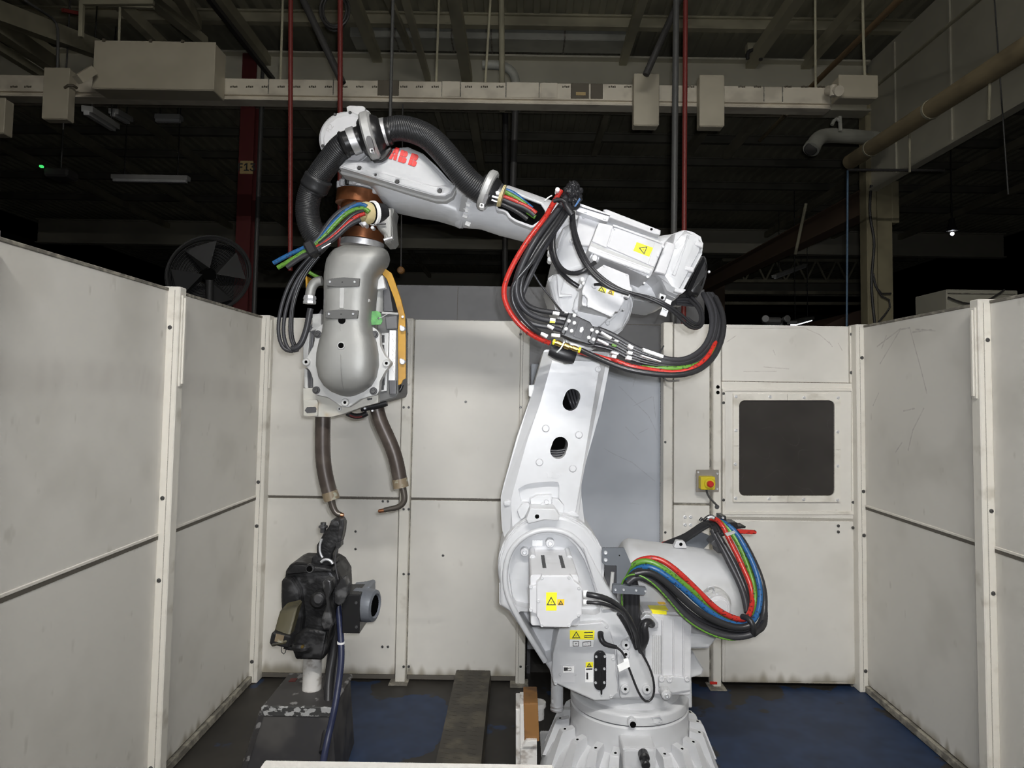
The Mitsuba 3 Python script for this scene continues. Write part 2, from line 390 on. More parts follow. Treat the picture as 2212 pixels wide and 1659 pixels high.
mat('arm_tan', principled(wear((0.18, 0.14, 0.09), (0.30, 0.30, 0.24), 30, 0.5, 0.6), 0.45))
mat('tip_steel', principled((0.13, 0.115, 0.10), 0.35, metal=0.7))
mat('yellow_paint', principled(wear((0.46, 0.245, 0.022), (0.30, 0.16, 0.04), 9, 0.5, 0.8), 0.42))
mat('yellow_label', principled((0.80, 0.72, 0.02), 0.45))
mat('orange_label', principled((0.85, 0.50, 0.02), 0.45))
mat('label_white', principled((0.78, 0.78, 0.77), 0.45))
mat('tape_white', principled((0.88, 0.88, 0.87), 0.4))
mat('ink', principled((0.03, 0.03, 0.03), 0.5))
mat('red_print', principled((0.72, 0.035, 0.03), 0.4))
mat('green_tag', principled(wear((0.12, 0.36, 0.11), (0.085, 0.27, 0.085), 40, 0.5, 0.7), 0.6))
mat('brass', principled((0.60, 0.42, 0.14), 0.35, metal=1.0))
mat('tan_tape', principled((0.60, 0.50, 0.26), 0.5))
mat('blue_grey', principled((0.105, 0.115, 0.13), 0.5))
mat('grey_rib', principled((0.40, 0.40, 0.39), 0.5))
mat('tip_black', principled(wear((0.015, 0.015, 0.016), (0.065, 0.065, 0.068), 20, 0.48, 0.75), 0.45, metal=0.4, bump=lambda p, n, uv: fbm(p.x * 120, p.y * 120, p.z * 120, 2), bscale=0.0012))
mat('tip_metal', principled(wear((0.045, 0.045, 0.047), (0.18, 0.18, 0.185), 24, 0.45, 0.75), 0.4, metal=0.6))
mat('blue_silver', principled((0.20, 0.215, 0.245), 0.4, metal=0.4))
mat('olive', principled(wear((0.07, 0.062, 0.035), (0.035, 0.033, 0.026), 14, 0.4, 0.7), 0.5))
mat('pipe_white', principled(wear((0.60, 0.585, 0.56), (0.34, 0.31, 0.28), 22, 0.55, 0.72), 0.5))
mat('pedestal', principled(wear((0.026, 0.025, 0.027), (0.055, 0.052, 0.05), 8, 0.4, 0.75), 0.5))
def wornedge(p, n, uv):
    return mix((0.035, 0.033, 0.033), (0.20, 0.195, 0.195), smoothstep(0.58, 0.70, fbm(p.x * 30, p.y * 22, p.z * 40, 4)))
mat('worn_edge', principled(proc(wornedge), 0.55))
mat('chipped', principled(proc(lambda p, n, uv: mix((0.04, 0.04, 0.04), (0.33, 0.33, 0.33), smoothstep(0.50, 0.58, fbm(p.x * 45, p.y * 45, p.z * 60, 3)))), 0.55))
mat('tread', principled(wear((0.045, 0.040, 0.032), (0.085, 0.075, 0.055), 12, 0.4, 0.7), 0.55, metal=0.2))
mat('rust_orange', principled(wear((0.22, 0.105, 0.03), (0.12, 0.06, 0.024), 15, 0.45, 0.7), 0.6))
def win_col(p, n, uv):
    ln = dr.abs(noise(p.x * 9 + p.z * 6, p.z * 7 - p.x * 4, 2.0) - 0.5)
    c = mix((0.022, 0.020, 0.019), (0.040, 0.036, 0.033), fbm(p.x * 6, 1.0, p.z * 6, 4))
    return mix(c, (0.075, 0.07, 0.068), 0.5 * (1 - smoothstep(0.0, 0.006, ln)) * smoothstep(0.45, 0.6, noise(p.x * 8, 4.0, p.z * 8)))
mat('smoked_glass', principled(proc(win_col), 0.22, spec=0.4))
mat('estop_yellow', principled((0.62, 0.50, 0.02), 0.4))
mat('estop_red', principled((0.55, 0.03, 0.02), 0.35))
mat('taupe', principled((0.25, 0.225, 0.195), 0.5))
def hall_paint(a, b, s=2.0): return principled(wear(a, b, s, 0.35, 0.75), 0.6, spec=0.3)
mat('deck', hall_paint((0.44, 0.42, 0.31), (0.29, 0.275, 0.205), 1.2))
mat('girder', hall_paint((0.56, 0.535, 0.43), (0.45, 0.43, 0.345), 1.1))
mat('joist', hall_paint((0.45, 0.42, 0.30), (0.30, 0.28, 0.20), 2.5))
mat('purlin', hall_paint((0.22, 0.21, 0.165), (0.13, 0.125, 0.10), 2.0))  # darker copy of the joist paint: deep hall shade put into the colour
mat('bus', principled(wear((0.62, 0.565, 0.455), (0.50, 0.45, 0.36), 5, 0.45, 0.7), 0.5))
mat('bus_box', principled(wear((0.47, 0.425, 0.325), (0.41, 0.37, 0.28), 2, 0.4, 0.7), 0.5))
mat('bus_dark', principled((0.10, 0.085, 0.06), 0.6))
mat('red_pipe', principled((0.15, 0.022, 0.018), 0.5))
mat('drive_grey', principled((0.10, 0.10, 0.098), 0.5))
mat('grey_pipe', principled((0.075, 0.075, 0.072), 0.5))
mat('dark_pipe', principled((0.05, 0.048, 0.046), 0.5))
mat('tan_pipe', principled(wear((0.40, 0.32, 0.19), (0.26, 0.21, 0.13), 2.5, 0.4, 0.75), 0.45))
mat('brown_pipe', principled((0.26, 0.17, 0.09), 0.5))
mat('duct', principled(wear((0.40, 0.40, 0.35), (0.30, 0.30, 0.26), 3, 0.4, 0.7), 0.5))
mat('red_steel', principled((0.10, 0.012, 0.012), 0.6))
mat('brown_steel', principled((0.17, 0.115, 0.08), 0.6))
mat('olive_steel', principled(wear((0.36, 0.32, 0.20), (0.27, 0.24, 0.15), 3, 0.4, 0.7), 0.55))
mat('sign', principled((0.40, 0.29, 0.13), 0.6))
mat('blue_pipe', principled((0.10, 0.17, 0.26), 0.5))
mat('fan_grey', principled((0.028, 0.028, 0.028), 0.6, metal=0.3))
mat('fixture', principled((0.55, 0.55, 0.52), 0.5))
mat('hall_wall', principled((0.02, 0.0185, 0.0175), 0.8, spec=0.1))
mat('hall_brown', principled((0.12, 0.075, 0.055), 0.7))
# ================================================================ the cell: floor, walls, door
YB, XL, XR, ZT, ZM = 4.10, -1.50, 2.006, 2.09, 1.04
def X(px, Y=YB, py=900): return U(px, py, Y)[0]
def Z(py, Y=YB, px=1110): return U(px, py, Y)[2]
fl = struct('floor')
scene['floor'] = mikit.ply(box(-1.62, 2.12, 0.2, 4.25, -0.05, 0.0), 'mat_floor')
add('floor', 'hall_slab', cat(box(-16, 16, 4.25, 30, -0.06, -0.002), box(-16, -1.62, -4, 4.25, -0.06, -0.002), box(2.12, 16, -4, 4.25, -0.06, -0.002), box(-1.62, 2.12, -4, 0.2, -0.06, -0.002)), 'mat_hall_floor', False)

def bolthead(p, nrm, r=0.009, mat_='mat_bolt_dark', parent=None):
    add(parent, 'bolt', lathe(np.asarray(p) - 0.004 * np.asarray(nrm, float), nrm, [(0, r * 1.25), (0.005, r * 1.25), (0.0055, r), (0.011, r * 0.8), (0.011, r * 0.4), (0.008, r * 0.35)], 10), mat_)

def side_wall(name, x, s, ys, panels):
    """s: +1 when the room lies towards +x. ys: depths of the posts, panels: (y0, y1)"""
    w = struct(name)
    for y0, y1 in panels:
        for z0, z1 in ((0.045, ZM - 0.009), (ZM + 0.012, ZT - 0.012)):
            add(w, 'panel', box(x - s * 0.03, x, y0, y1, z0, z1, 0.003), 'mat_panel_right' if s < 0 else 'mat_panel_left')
        add(w, 'rail', box(x - s * 0.03, x + s * 0.004, y0, y1, ZM + 0.003, ZM + 0.015, 0.002), 'mat_post')
        add(w, 'seam', box(x - s * 0.03, x + s * 0.002, y0, y1, ZM - 0.012, ZM + 0.003), 'mat_seam', False)
        add(w, 'top_rail', box(x - s * 0.035, x + s * 0.003, y0, y1, ZT - 0.013, ZT, 0.002), 'mat_grime')
        add(w, 'kick_strip', cat(box(x - s * 0.03, x + s * 0.016, y0, y1, 0.002, 0.04, 0.003)), 'mat_grime')
    for i, y in enumerate(ys):
        a = add(w, 'post', box(x - s * 0.03, x + s * 0.05, y, y + 0.058, 0.0, ZT + 0.006, 0.004), 'mat_post')
        add(a, 'joint_line', box(x + s * 0.027, x + s * 0.030, y - 0.0012, y + 0.01, 0.01, ZT - 0.01), 'mat_joint', False)
        for z in (1.92, 1.20, 0.86, 0.10, 1.0 - 0.9):
            bolthead([x + s * 0.013, y, z], [0, -1, 0], 0.0075, parent=a)
        # narrow bracket strip on the inner face near the top
        add(a, 'bracket_strip', cat(box(x + s * 0.05, x + s * 0.058, y + 0.012, y + 0.046, ZT - 0.42, ZT - 0.03, 0.002), box(x + s * 0.057, x + s * 0.066, y + 0.02, y + 0.034, ZT - 0.41, ZT - 0.04, 0.002)), 'mat_post')
    return w
wl = side_wall('wall_left', XL, 1, [1.86, 2.945], [(0.75, 1.86), (1.918, 2.945), (3.003, 4.03)])
wr = side_wall('wall_right', XR, -1, [1.85, 2.945], [(0.75, 1.85), (1.908, 2.945), (3.003, 4.03)])
def corner(w, x, s):
    a = add(w, 'corner_post', cat(box(x - s * 0.03, x + s * 0.045, 4.03, 4.13, 0.0, ZT + 0.006, 0.004)), 'mat_post')
    add(a, 'joint_line', box(x + s * 0.022, x + s * 0.025, 4.029, 4.04, 0.01, ZT - 0.01), 'mat_joint', False)
    for z in (1.90, 1.13, 0.88, 0.12): bolthead([x + s * 0.012, 4.03, z], [0, -1, 0], 0.0085, parent=a)
    return a
c1 = corner(wl, XL, 1); c2 = corner(wr, XR, -1)
add(c1, 'bracket_strip', cat(box(XL + 0.045, XL + 0.053, 4.04, 4.065, ZT - 0.42, ZT - 0.02, 0.002)), 'mat_post')

wb = struct('wall_back')
def back_panel(xa, xb, z0, z1, y=YB, m='mat_panel', parent=wb, name='panel'):
    return add(parent, name, box(xa, xb, y, y + 0.03, z0, z1, 0.003), m)
def back_post(xa, xb, dep=0.035, z0=0.0, z1=ZT + 0.004):
    a = add(wb, 'post', box(xa, xb, YB - dep, YB + 0.05, z0, z1, 0.004), 'mat_post')
    add(a, 'foot_plate', box(xa - 0.03, xb + 0.02, YB - dep - 0.045, YB + 0.03, 0.0, 0.008, 0.002), 'mat_grime')
    return a
for pa, pb in ((577, 866), (892, 1122)):
    xa, xb = X(pa), X(pb)
    back_panel(xa, xb, 0.032, ZM - 0.010); back_panel(xa, xb, ZM + 0.004, ZT)
    add(wb, 'seam', box(xa, xb, YB + 0.008, YB + 0.03, ZM - 0.011, ZM + 0.005), 'mat_seam', False)
    add(wb, 'kick_strip', box(xa, xb, YB + 0.004, YB + 0.03, 0.004, 0.030, 0.003), 'mat_seam')
add(wb, 'seam', box(X(573), X(577), YB + 0.004, YB + 0.03, 0.0, ZT), 'mat_grime', False)
p1 = back_post(X(867, 4.065), X(888, 4.065)); add(wb, 'seam', box(X(888.5), X(892), YB + 0.006, YB + 0.03, 0.0, ZT), 'mat_grime', False)
add(p1, 'bracket_strip', cat(box(X(878, 4.06), X(884, 4.06), 4.05, 4.066, Z(834), Z(696), 0.002), box(X(880, 4.05), X(882, 4.05), 4.044, 4.055, Z(830), Z(700), 0.001)), 'mat_post')
p2 = back_post(X(1122, 4.065), X(1142, 4.065))
add(p2, 'joint_line', box(X(1127, 4.064), X(1128.3, 4.064), 4.0635, 4.08, 0.01, ZT - 0.01), 'mat_joint', False)
for a, px in ((p1, 872), (p1, 883), (p2, 1124.5), (p2, 1139)):
    for py in (722, 880, 1100, 1240, 1440): bolthead(U(px, py, YB - 0.035), [0, -1, 0], 0.006, parent=a)
# right of the opening
p3 = back_post(X(1433, 4.065), X(1454, 4.065)); add(p3, 'joint_line', box(X(1452, 4.064), X(1453.2, 4.064), 4.0635, 4.08, 0.02, ZT - 0.01), 'mat_joint', False)
xa, xb = X(1456), X(1533)
back_panel(xa, xb, 0.045, Z(1086)); back_panel(xa, xb, Z(1081), ZT)
add(wb, 'seam', box(xa, xb, YB + 0.008, YB + 0.03, Z(1088), Z(1080)), 'mat_grime', False)
add(wb, 'seam', box(X(1533), X(1541), YB + 0.01, YB + 0.03, 0.0, ZT), 'mat_grime', False)
p4 = back_post(X(1541, 4.065), X(1558, 4.065))
add(p4, 'red_tape', box(X(1534, 4.06), X(1549, 4.06), 4.058, 4.066, Z(1478, 4.06, 1540), Z(1473, 4.06, 1540)), 'mat_estop_red')
for py in (836, 848): add(p4, 'cable_hole', disc(1551, py, 3.8, YB - 0.037, YB - 0.03), 'mat_void')
for py in (1095,): add(p4, 'cable_hole', disc(1549, py, 5, YB - 0.037, YB - 0.03), 'mat_dark_steel')
for py in (815, 955, 1150, 1290, 1440): bolthead(U(1437, py, YB - 0.035), [0, -1, 0], 0.006, parent=p3)
for px, py in ((1480, 1117), (1492, 1117), (1480, 1134), (1492, 1134)): bolthead(U(px, py, YB), [0, -1, 0], 0.008, 'mat_zinc', parent=wb)
for px, py in ((768, 1148), (768, 1186), (826, 1397), (838, 1397), (827, 1083), (838, 1083), (1006, 868), (957, 1200)): bolthead(U(px, py, YB), [0, -1, 0], 0.006, parent=wb)
# transom over the door
back_panel(X(1560), X(1835), Z(816), ZT, parent=wb, name='transom_panel', m='mat_panel_transom')
add(wb, 'header', box(X(1558), X(1850), YB - 0.012, YB + 0.04, Z(834), Z(817), 0.003), 'mat_post')
add(wb, 'seam', box(X(1835), X(1857), YB + 0.01, YB + 0.03, 0.0, ZT), 'mat_grime', False)
add(wb, 'post', box(X(1836), X(1846), YB - 0.01, YB + 0.03, Z(816), ZT, 0.002), 'mat_post')
for py in (722, 805): bolthead(U(1840, py, YB - 0.01), [0, -1, 0], 0.009, parent=wb)

dn = struct('door_1')
YD = YB - 0.01
add(dn, 'leaf', box(X(1560, YD), X(1848, YD), YD, YD + 0.04, Z(1476, YD, 1700), Z(836, YD, 1700), 0.003), 'mat_panel')
add(dn, 'frame_rail', ext(P2([(1561, 838), (1847, 838), (1847, 1112), (1561, 1112)], YD - 0.008, 0.004).difference(P2([(1567, 845), (1840, 845), (1840, 1105), (1567, 1105)], YD - 0.008, 0.004)), YD - 0.008, YD + 0.01, 0.002, n=1), 'mat_post')
add(dn, 'lower_panel', ext(P2([(1568, 1126), (1836, 1126), (1834, 1472), (1566, 1472)], YD - 0.006, 0.004), YD - 0.006, YD + 0.01, 0.002, n=1), 'mat_panel')
add(dn, 'seam', cat(box(X(1561, YD), X(1847, YD), YD - 0.0015, YD + 0.01, Z(1124, YD, 1700), Z(1118, YD, 1700))), 'mat_joint', False)
YF = YD - 0.014
wf = add(dn, 'window_frame', ext(P2([(1584, 850), (1816, 850), (1816, 1085), (1584, 1085)], YF, 0.004), YF, YD + 0.002, 0.002, n=1, holes=[P2([(1597, 865), (1803, 865), (1803, 1071), (1597, 1071)], YF, 0.03)]), 'mat_post')
add(dn, 'pane', ext(P2([(1592, 860), (1808, 860), (1808, 1076), (1592, 1076)], YD - 0.004, 0.004), YD - 0.004, YD + 0.001), 'mat_smoked_glass')
for a, b in ((1701, 858), (1701, 1078)): add(wf, 'joint_line', box(X(a - .5, YF), X(a + .5, YF), YF - 0.0008, YF + 0.004, Z(b + 7, YF, 1700), Z(b - 6, YF, 1700)), 'mat_joint', False)
for b in (965, 970): add(wf, 'joint_line', box(X(1585 if b == 965 else 1804, YF), X(1596 if b == 965 else 1815, YF), YF - 0.0008, YF + 0.004, Z(b + .5, YF, 1700), Z(b - .5, YF, 1700)), 'mat_joint', False)
for cx, cy in ((630, 188), (875, 190), (1118, 195), (1362, 197), (630, 430), (625, 672), (1360, 440), (1360, 685), (627, 917), (868, 920), (1115, 925), (1358, 930)):
    bolthead(U(1400 + cx * .3014, 800 + cy * .3014, YF), [0, -1, 0], 0.0075, 'mat_zinc', parent=wf)
for px, py in ((1811, 1136), (1811, 1149), (1845, 855), (1845, 866), (1563, 850), (1563, 870), (1563, 1080), (1843, 1085), (1843, 1140)): bolthead(U(px, py, YD - 0.008), [0, -1, 0], 0.007, parent=dn)

# emergency stop
es = thing('emergency_stop_box', 'yellow emergency stop box with red button on a grey plate left of the door window', 'emergency stop')
YE = YB - 0.04
add(es, 'mounting_plate', ext(P2([(1504, 1015), (1553, 1015), (1553, 1063), (1504, 1063)], YE, 0.003), YE, YE + 0.006, 0.001, n=1), 'mat_taupe')
yb_ = add(es, 'housing', ext(P2([(1514, 1030), (1545, 1030), (1545, 1058), (1514, 1058)], YE - 0.05, 0.006), YE - 0.05, YE, 0.004), 'mat_estop_yellow')
add(yb_, 'collar', disc(1534, 1045, 12, YE - 0.062, YE - 0.048), 'mat_estop_yellow')
add(yb_, 'push_button', disc(1536, 1046.5, 7, YE - 0.09, YE - 0.06, 0.4), 'mat_estop_red')
for px, py in ((1549, 1023), (1549, 1056), (1508, 1020)): add(es, 'screw', bolt(px, py, 2.4, YE), 'mat_zinc')
add(es, 'cable', ptube([(1526, 1058, YE - .02), (1530, 1070, YE - .01), (1540, 1083, YE + .0), (1549, 1092, YE + .01)], YE, 2.2), 'mat_grey_pipe')

# door prop rod at the right edge of the gap (spring clip)
ck = thing('door_clip', 'small steel clip with a rod on the wall post just under the hose loop', 'clip')
add(ck, 'rod', ptube([(1434, 812, 4.05), (1440, 822, 4.03), (1452, 823, 4.0), (1468, 822, 3.98)], 4.0, 2), 'mat_steel')
add(ck, 'hook', disc(1435, 814, 4, 4.04, 4.06), 'mat_dark_steel')

# grey sheet closing the opening, and the tall dark grey cabinet behind it
gp = thing('sheet_door', 'scratched blue-grey sheet door closing the gap in the back wall behind the robot arm', 'door')
Yg = 4.20
add(gp, 'sheet', box(X(1146, Yg), X(1430, Yg), Yg, Yg + 0.03, 0.15, Z(786, Yg, 1170), 0.003), 'mat_grey_panel')
add(gp, 'edge_strip', box(X(1426, Yg), X(1433, Yg), Yg - 0.012, Yg + 0.03, 0.10, Z(786, Yg, 1170), 0.003), 'mat_cabinet_grey')
add(gp, 'frame', cat(box(X(1146, Yg), X(1153, Yg), Yg + 0.03, Yg + 0.06, 0.0, 1.8), box(X(1423, Yg), X(1430, Yg), Yg + 0.03, Yg + 0.06, 0, 1.8)), 'mat_dark_steel')
gk = thing('grey_cabinet', 'tall dark grey machine cabinet behind the back wall, seen above it and through the gap', 'cabinet')
Yk = 5.3
add(gk, 'body', box(X(850, Yk), X(1522, Yk), Yk, Yk + 0.5, 0.0, Z(617, Yk, 1000), 0.004), 'mat_cabinet_grey')
add(gk, 'panel_line', cat(box(X(850, Yk), X(1522, Yk), Yk - 0.002, Yk + 0.01, Z(702.5, Yk, 1400), Z(701, Yk, 1400))), 'mat_seam', False)
add(gk, 'panel_line', box(X(983, Yk), X(984, Yk), Yk - 0.002, Yk + 0.01, 0.3, Z(620, Yk, 1000)), 'mat_seam', False)

# cable ramp on the floor
cr = thing('cable_cover', 'worn ribbed dark metal cable cover running from the back wall across the floor', 'cable cover')
xa, xb = U(985, 1435, 4.02)[0], U(1059, 1435, 4.02)[0]
add(cr, 'channel', hull([[xa, 4.06, 0.08], [xb, 4.06, 0.08], [xa, 2.5, 0.08], [xb, 2.5, 0.08], [xa - .006, 4.06, 0.0], [xb + .006, 4.06, 0], [xa - .006, 2.5, 0], [xb + .006, 2.5, 0]]), 'mat_tread')
for k in range(38):
    y = 4.03 - k * 0.04
    add(cr, 'rib', cat(*[bar([xa + 0.012 + i * 0.058, y, 0.0798], [xa + 0.05 + i * 0.058, y - 0.012, 0.0798], 0.005, 0.0024) for i in range(3)]), 'mat_tread', False)

# foreground guard panel whose top edge crosses the bottom left
gd = thing('guard_panel', 'low cream painted guard panel whose chipped top edge crosses the bottom of the view', 'guard panel')
Yq = 1.30
a, b = U(572, 1648, Yq + 0.043), U(1195, 1663, Yq + 0.043)
add(gd, 'sheet', box(a[0], b[0], Yq, Yq + 0.035, 0.05, a[2] - 0.004, 0.004), 'mat_guard')
add(gd, 'top_cap', bar([a[0], Yq + 0.018, a[2]], [b[0], Yq + 0.018, a[2]], 0.05, 0.012, bev=0.003), 'mat_guard')
for x in (a[0] + 0.02, b[0] - 0.02): add(gd, 'leg', box(x - 0.02, x + 0.02, Yq, Yq + 0.035, 0, a[2] - 0.01, 0.003), 'mat_post')

# white box section with the orange block beside the robot base
jb = thing('duct_box', 'battered white upright trunking with a rusty orange block left of the robot base', 'duct box')
Yj = 2.95
add(jb, 'back_plate', ext(P2([(1114, 1533), (1130, 1533), (1130, 1700), (1114, 1700)], Yj), Yj, Yj + 0.16, 0.003, n=1), 'mat_pipe_white')
add(jb, 'front_plate', ext(P2([(1123, 1522), (1136, 1522), (1136, 1722), (1123, 1722)], Yj - 0.02, 0.003), Yj - 0.02, Yj + 0.1, 0.003, n=1), 'mat_pipe_white')
add(jb, 'orange_block', ext(P2([(1131, 1519), (1162, 1519), (1165, 1602), (1133, 1602)], Yj - 0.03, 0.003), Yj - 0.03, Yj + 0.13, 0.004), 'mat_rust_orange')
add(jb, 'bracket', ext(P2([(1128, 1614), (1137, 1600), (1160, 1600), (1160, 1614)], Yj - 0.05, 0.002), Yj - 0.05, Yj + 0.1, 0.003, n=1), 'mat_pipe_white')
add(jb, 'lower_panel', ext(P2([(1124, 1614), (1160, 1614), (1160, 1722), (1124, 1722)], Yj - 0.03, 0.003), Yj - 0.03, Yj + 0.12, 0.003, n=1), 'mat_pipe_white')
add(jb, 'flange', cat(lathe(U(1162, 1516, 3.12), [0, 0, -1], [(0, .035), (.02, .035), (.024, .028), (.07, .028)], 16)), 'mat_pipe_white')
# ================================================================ the hall above and behind the cell
ce = struct('ceiling')
ZD = 6.38
prof, x = [], -14.0
while x < 14.0:
    prof += [(x, ZD), (x + 0.10, ZD), (x + 0.115, ZD - 0.045), (x + 0.185, ZD - 0.045)]; x += 0.20
prof += [(14.0, ZD), (14.0, ZD + 0.03), (-14.0, ZD + 0.03)]
pp = np.array(prof[:-2])
v = np.vstack([np.c_[pp[:, 0], np.full(len(pp), -4.0), pp[:, 1]], np.c_[pp[:, 0], np.full(len(pp), 30.0), pp[:, 1]]])
k = len(pp); i = np.arange(k - 1)
scene['ceiling'] = mikit.ply(tm(v, np.vstack([np.c_[i, i + 1, i + k], np.c_[i + 1, i + 1 + k, i + k]])), 'mat_deck', False)
def px_bar(a, Ya, b, Yb, w, h, m='mat_joist', name='joist', parent=ce, beam=False):
    p, q = U(*a, Ya), U(*b, Yb)
    if parent == ce and a[1] < 120: p = p + (p - q) * 1.2   # carried on out of the view
    return add(parent, name, ibeam(p, q, w, h, 0.012) if beam else bar(p, q, w, h), m, False)
def xbeam(Y, z0, z1, w, x0=-13, x1=13, m='mat_girder', name='girder'):
    return add(ce, name, ibeam([x0, Y, (z0 + z1) / 2], [x1, Y, (z0 + z1) / 2], w, z1 - z0, 0.025), m, False)
xbeam(9.0, 5.42, 6.10, 0.26, -13, 4.55)
xbeam(18.5, 5.5, 6.15, 0.24); xbeam(26.0, 5.5, 6.15, 0.24)
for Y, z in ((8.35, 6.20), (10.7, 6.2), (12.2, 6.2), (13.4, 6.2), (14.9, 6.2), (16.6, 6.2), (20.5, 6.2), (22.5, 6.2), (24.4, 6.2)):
    xbeam(Y, z - 0.02, z + 0.14, 0.10, -13, 13, 'mat_joist' if Y < 9 else 'mat_purlin', 'purlin')  # far purlins take the darker copy that stands in for shade
# bars that run away from the camera under the deck
for a, b, w in (((1390, 0), (1345, 110), 0.10), ((981, 0), (1010, 175), 0.13), ((777, 0), (817, 105), 0.12), ((1690, 0), (1620, 118), 0.13), ((1830, 0), (1738, 95), 0.12), ((862, 0), (925, 172), 0.07)):
    p, q = U(*a, 7.4), U(*b, 9.0)
    z = max(min(q[2], 6.08), 5.6)
    add(ce, 'joist', bar([q[0], 5.5, z], [q[0], 12.5, z], w, w * 1.1), 'mat_joist', False)
for x in (-9.5, -7.8, -6.2, -4.6, -3.4, 6.6, 8.4, 10.2):
    add(ce, 'joist', bar([x, 4.0, 6.02], [x, 26, 6.02], 0.10, 0.14), 'mat_joist', False)
# bracing on the upper left
px_bar((0, 28), 6.2, (215, 108), 7.6, 0.14, 0.18); px_bar((0, 62), 6.4, (115, 140), 7.6, 0.13, 0.15)
px_bar((0, 105), 6.6, (95, 165), 7.6, 0.08, 0.08)
px_bar((330, 0), 6.5, (440, 90), 7.6, 0.10, 0.10); px_bar((352, 0), 6.5, (425, 60), 7.4, 0.08, 0.08); px_bar((395, 0), 6.5, (425, 50), 7.4, 0.10, 0.12)
px_bar((454, 0), 6.8, (590, 172), 8.7, 0.05, 0.05, 'mat_dark_pipe')
px_bar((845, 12), 6.9, (885, 105), 8.6, 0.07, 0.07)
# box-shaped duct run under the deck in the middle, with its seams
du = thing('air_duct', 'long dull grey-green box duct under the roof deck above the big girder', 'duct')
p, q = U(765, 100, 8.75), U(1360, 105, 8.75)
add(du, 'body', box(p[0], q[0], 8.5, 8.85, p[2], p[2] + 0.24, 0.01), 'mat_duct')
for t in (0.16, 0.36, 0.5, 0.76): add(du, 'seam', box(p[0] + t * (q[0] - p[0]) - .01, p[0] + t * (q[0] - p[0]) + .01, 8.49, 8.86, p[2] - .01, p[2] + 0.25), 'mat_grime', False)
for t in (0.1, 0.55, 0.9): add(du, 'hanger', cyl([p[0] + t * (q[0] - p[0]), 8.6, p[2] + .2], [p[0] + t * (q[0] - p[0]), 8.6, ZD], 0.012, 8), 'mat_grey_pipe')
# trapeze frame top left
tf = thing('trapeze_hanger', 'cream channel trapeze frame hanging from the roof at the upper left', 'hanger')
Yt = 6.0
add(tf, 'cross_channel', pbar((172, 4), (330, 3), Yt, Yt + 0.04, 10, 0), 'mat_joist')
add(tf, 'drop_leg', pbar((174, 0), (172, 78), Yt, Yt + 0.04, 9, 0), 'mat_joist')
add(tf, 'brace_rod', pbar((210, 10), (330, 14), Yt + 0.2, Yt + 0.24, 6, 0), 'mat_joist')
px_bar((135, 22), 5.9, (172, 30), 6.05, 0.03, 0.03, 'mat_red_pipe', 'stub', tf)

# deep plate girder along the right with the tan pipe beside it
p0, p1 = U(1905, 300, 9.0), None
XG = 4.62
add(ce, 'girder', cat(box(XG, XG + 0.03, 1.0, 9.1, 4.42, 6.15), box(XG - 0.04, XG + 0.07, 1.0, 9.1, 4.40, 4.43)), 'mat_girder', False)
for y in (5.2, 6.1, 7.3, 8.4): add(ce, 'stiffener', box(XG - 0.02, XG, y, y + 0.03, 4.44, 6.1), 'mat_girder', False)
add(ce, 'girder', ibeam([XG + 0.05, 9.2, 4.30], [XG - 0.05, 18.0, 4.42], 0.24, 0.34), 'mat_brown_steel', False)
tp = thing('tan_pipe', 'thick tan steam pipe running along the deep girder at the upper right', 'pipe')
a, b = U(1836, 350, 8.3), U(2230, 95, 5.05)
b = b + (b - a) * 0.7
add(tp, 'pipe', cyl(a, b, 0.088, 24), 'mat_tan_pipe')
for t in (0.10, 0.33): add(tp, 'joint_band', cyl(a + (b - a) * t, a + (b - a) * (t + 0.006), 0.094, 24), 'mat_joist')
add(tp, 'hanger_rod', cyl(U(1965, 270, 7.0), U(1965, 372, 7.0), 0.012, 8), 'mat_joist'); add(tp, 'hanger_rod', cyl(U(2138, 180, 5.6), U(2136, 260, 5.6), 0.012, 8), 'mat_joist')
# columns
co = thing('steel_column', 'olive cream steel column with cables strapped to it behind the right cell corner', 'column', 'hall columns')
Yc9 = 9.15
add(co, 'shaft', ibeam([U(1908, 700, Yc9)[0], Yc9, 0.0], [U(1908, 700, Yc9)[0], Yc9, 6.1], 0.0, 0.0) if False else cat(box(X(1893, Yc9), X(1925, Yc9), Yc9 - 0.09, Yc9 - 0.07, 0, 6.1), box(X(1893, Yc9), X(1925, Yc9), Yc9 + 0.10, Yc9 + 0.12, 0, 6.1), box(X(1905, Yc9), X(1908, Yc9), Yc9 - 0.08, Yc9 + 0.11, 0, 6.1)), 'mat_olive_steel', False)
add(co, 'side_plate', box(X(1868, Yc9), X(1890, Yc9), Yc9 - 0.12, Yc9 + 0.08, 0, 6.0, 0.01), 'mat_olive_steel')
add(co, 'cable', cat(ptube([(1882, 400), (1880, 470), (1888, 520), (1883, 600), (1890, 700)], Yc9 - .14, 3, 0.1, 8), ptube([(1886, 600), (1900, 632), (1925, 634)], Yc9 - .14, 2, 0.1, 8), ptube([(1886, 590), (1905, 640), (1925, 652), (1890, 705)], Yc9 - .14, 2, 0.1, 8)), 'mat_dark_pipe')
add(co, 'junction_box', box(X(1925, Yc9), X(1941, Yc9), Yc9 - 0.1, Yc9 + 0.05, Z(485, Yc9, 1930), Z(395, Yc9, 1930), 0.01), 'mat_olive_steel')
add(co, 'cable_bend', box(X(1890, Yc9), X(1945, Yc9), Yc9 - 0.2, Yc9 - 0.1, Z(390, Yc9, 1930), Z(368, Yc9, 1930)), 'mat_dark_pipe')
rc = thing('red_column', 'dark red steel column carrying the small sign F13, left of the robot wrist', 'column')
x0, x1 = X(517, 9.0, 480), X(548, 9.0, 480)
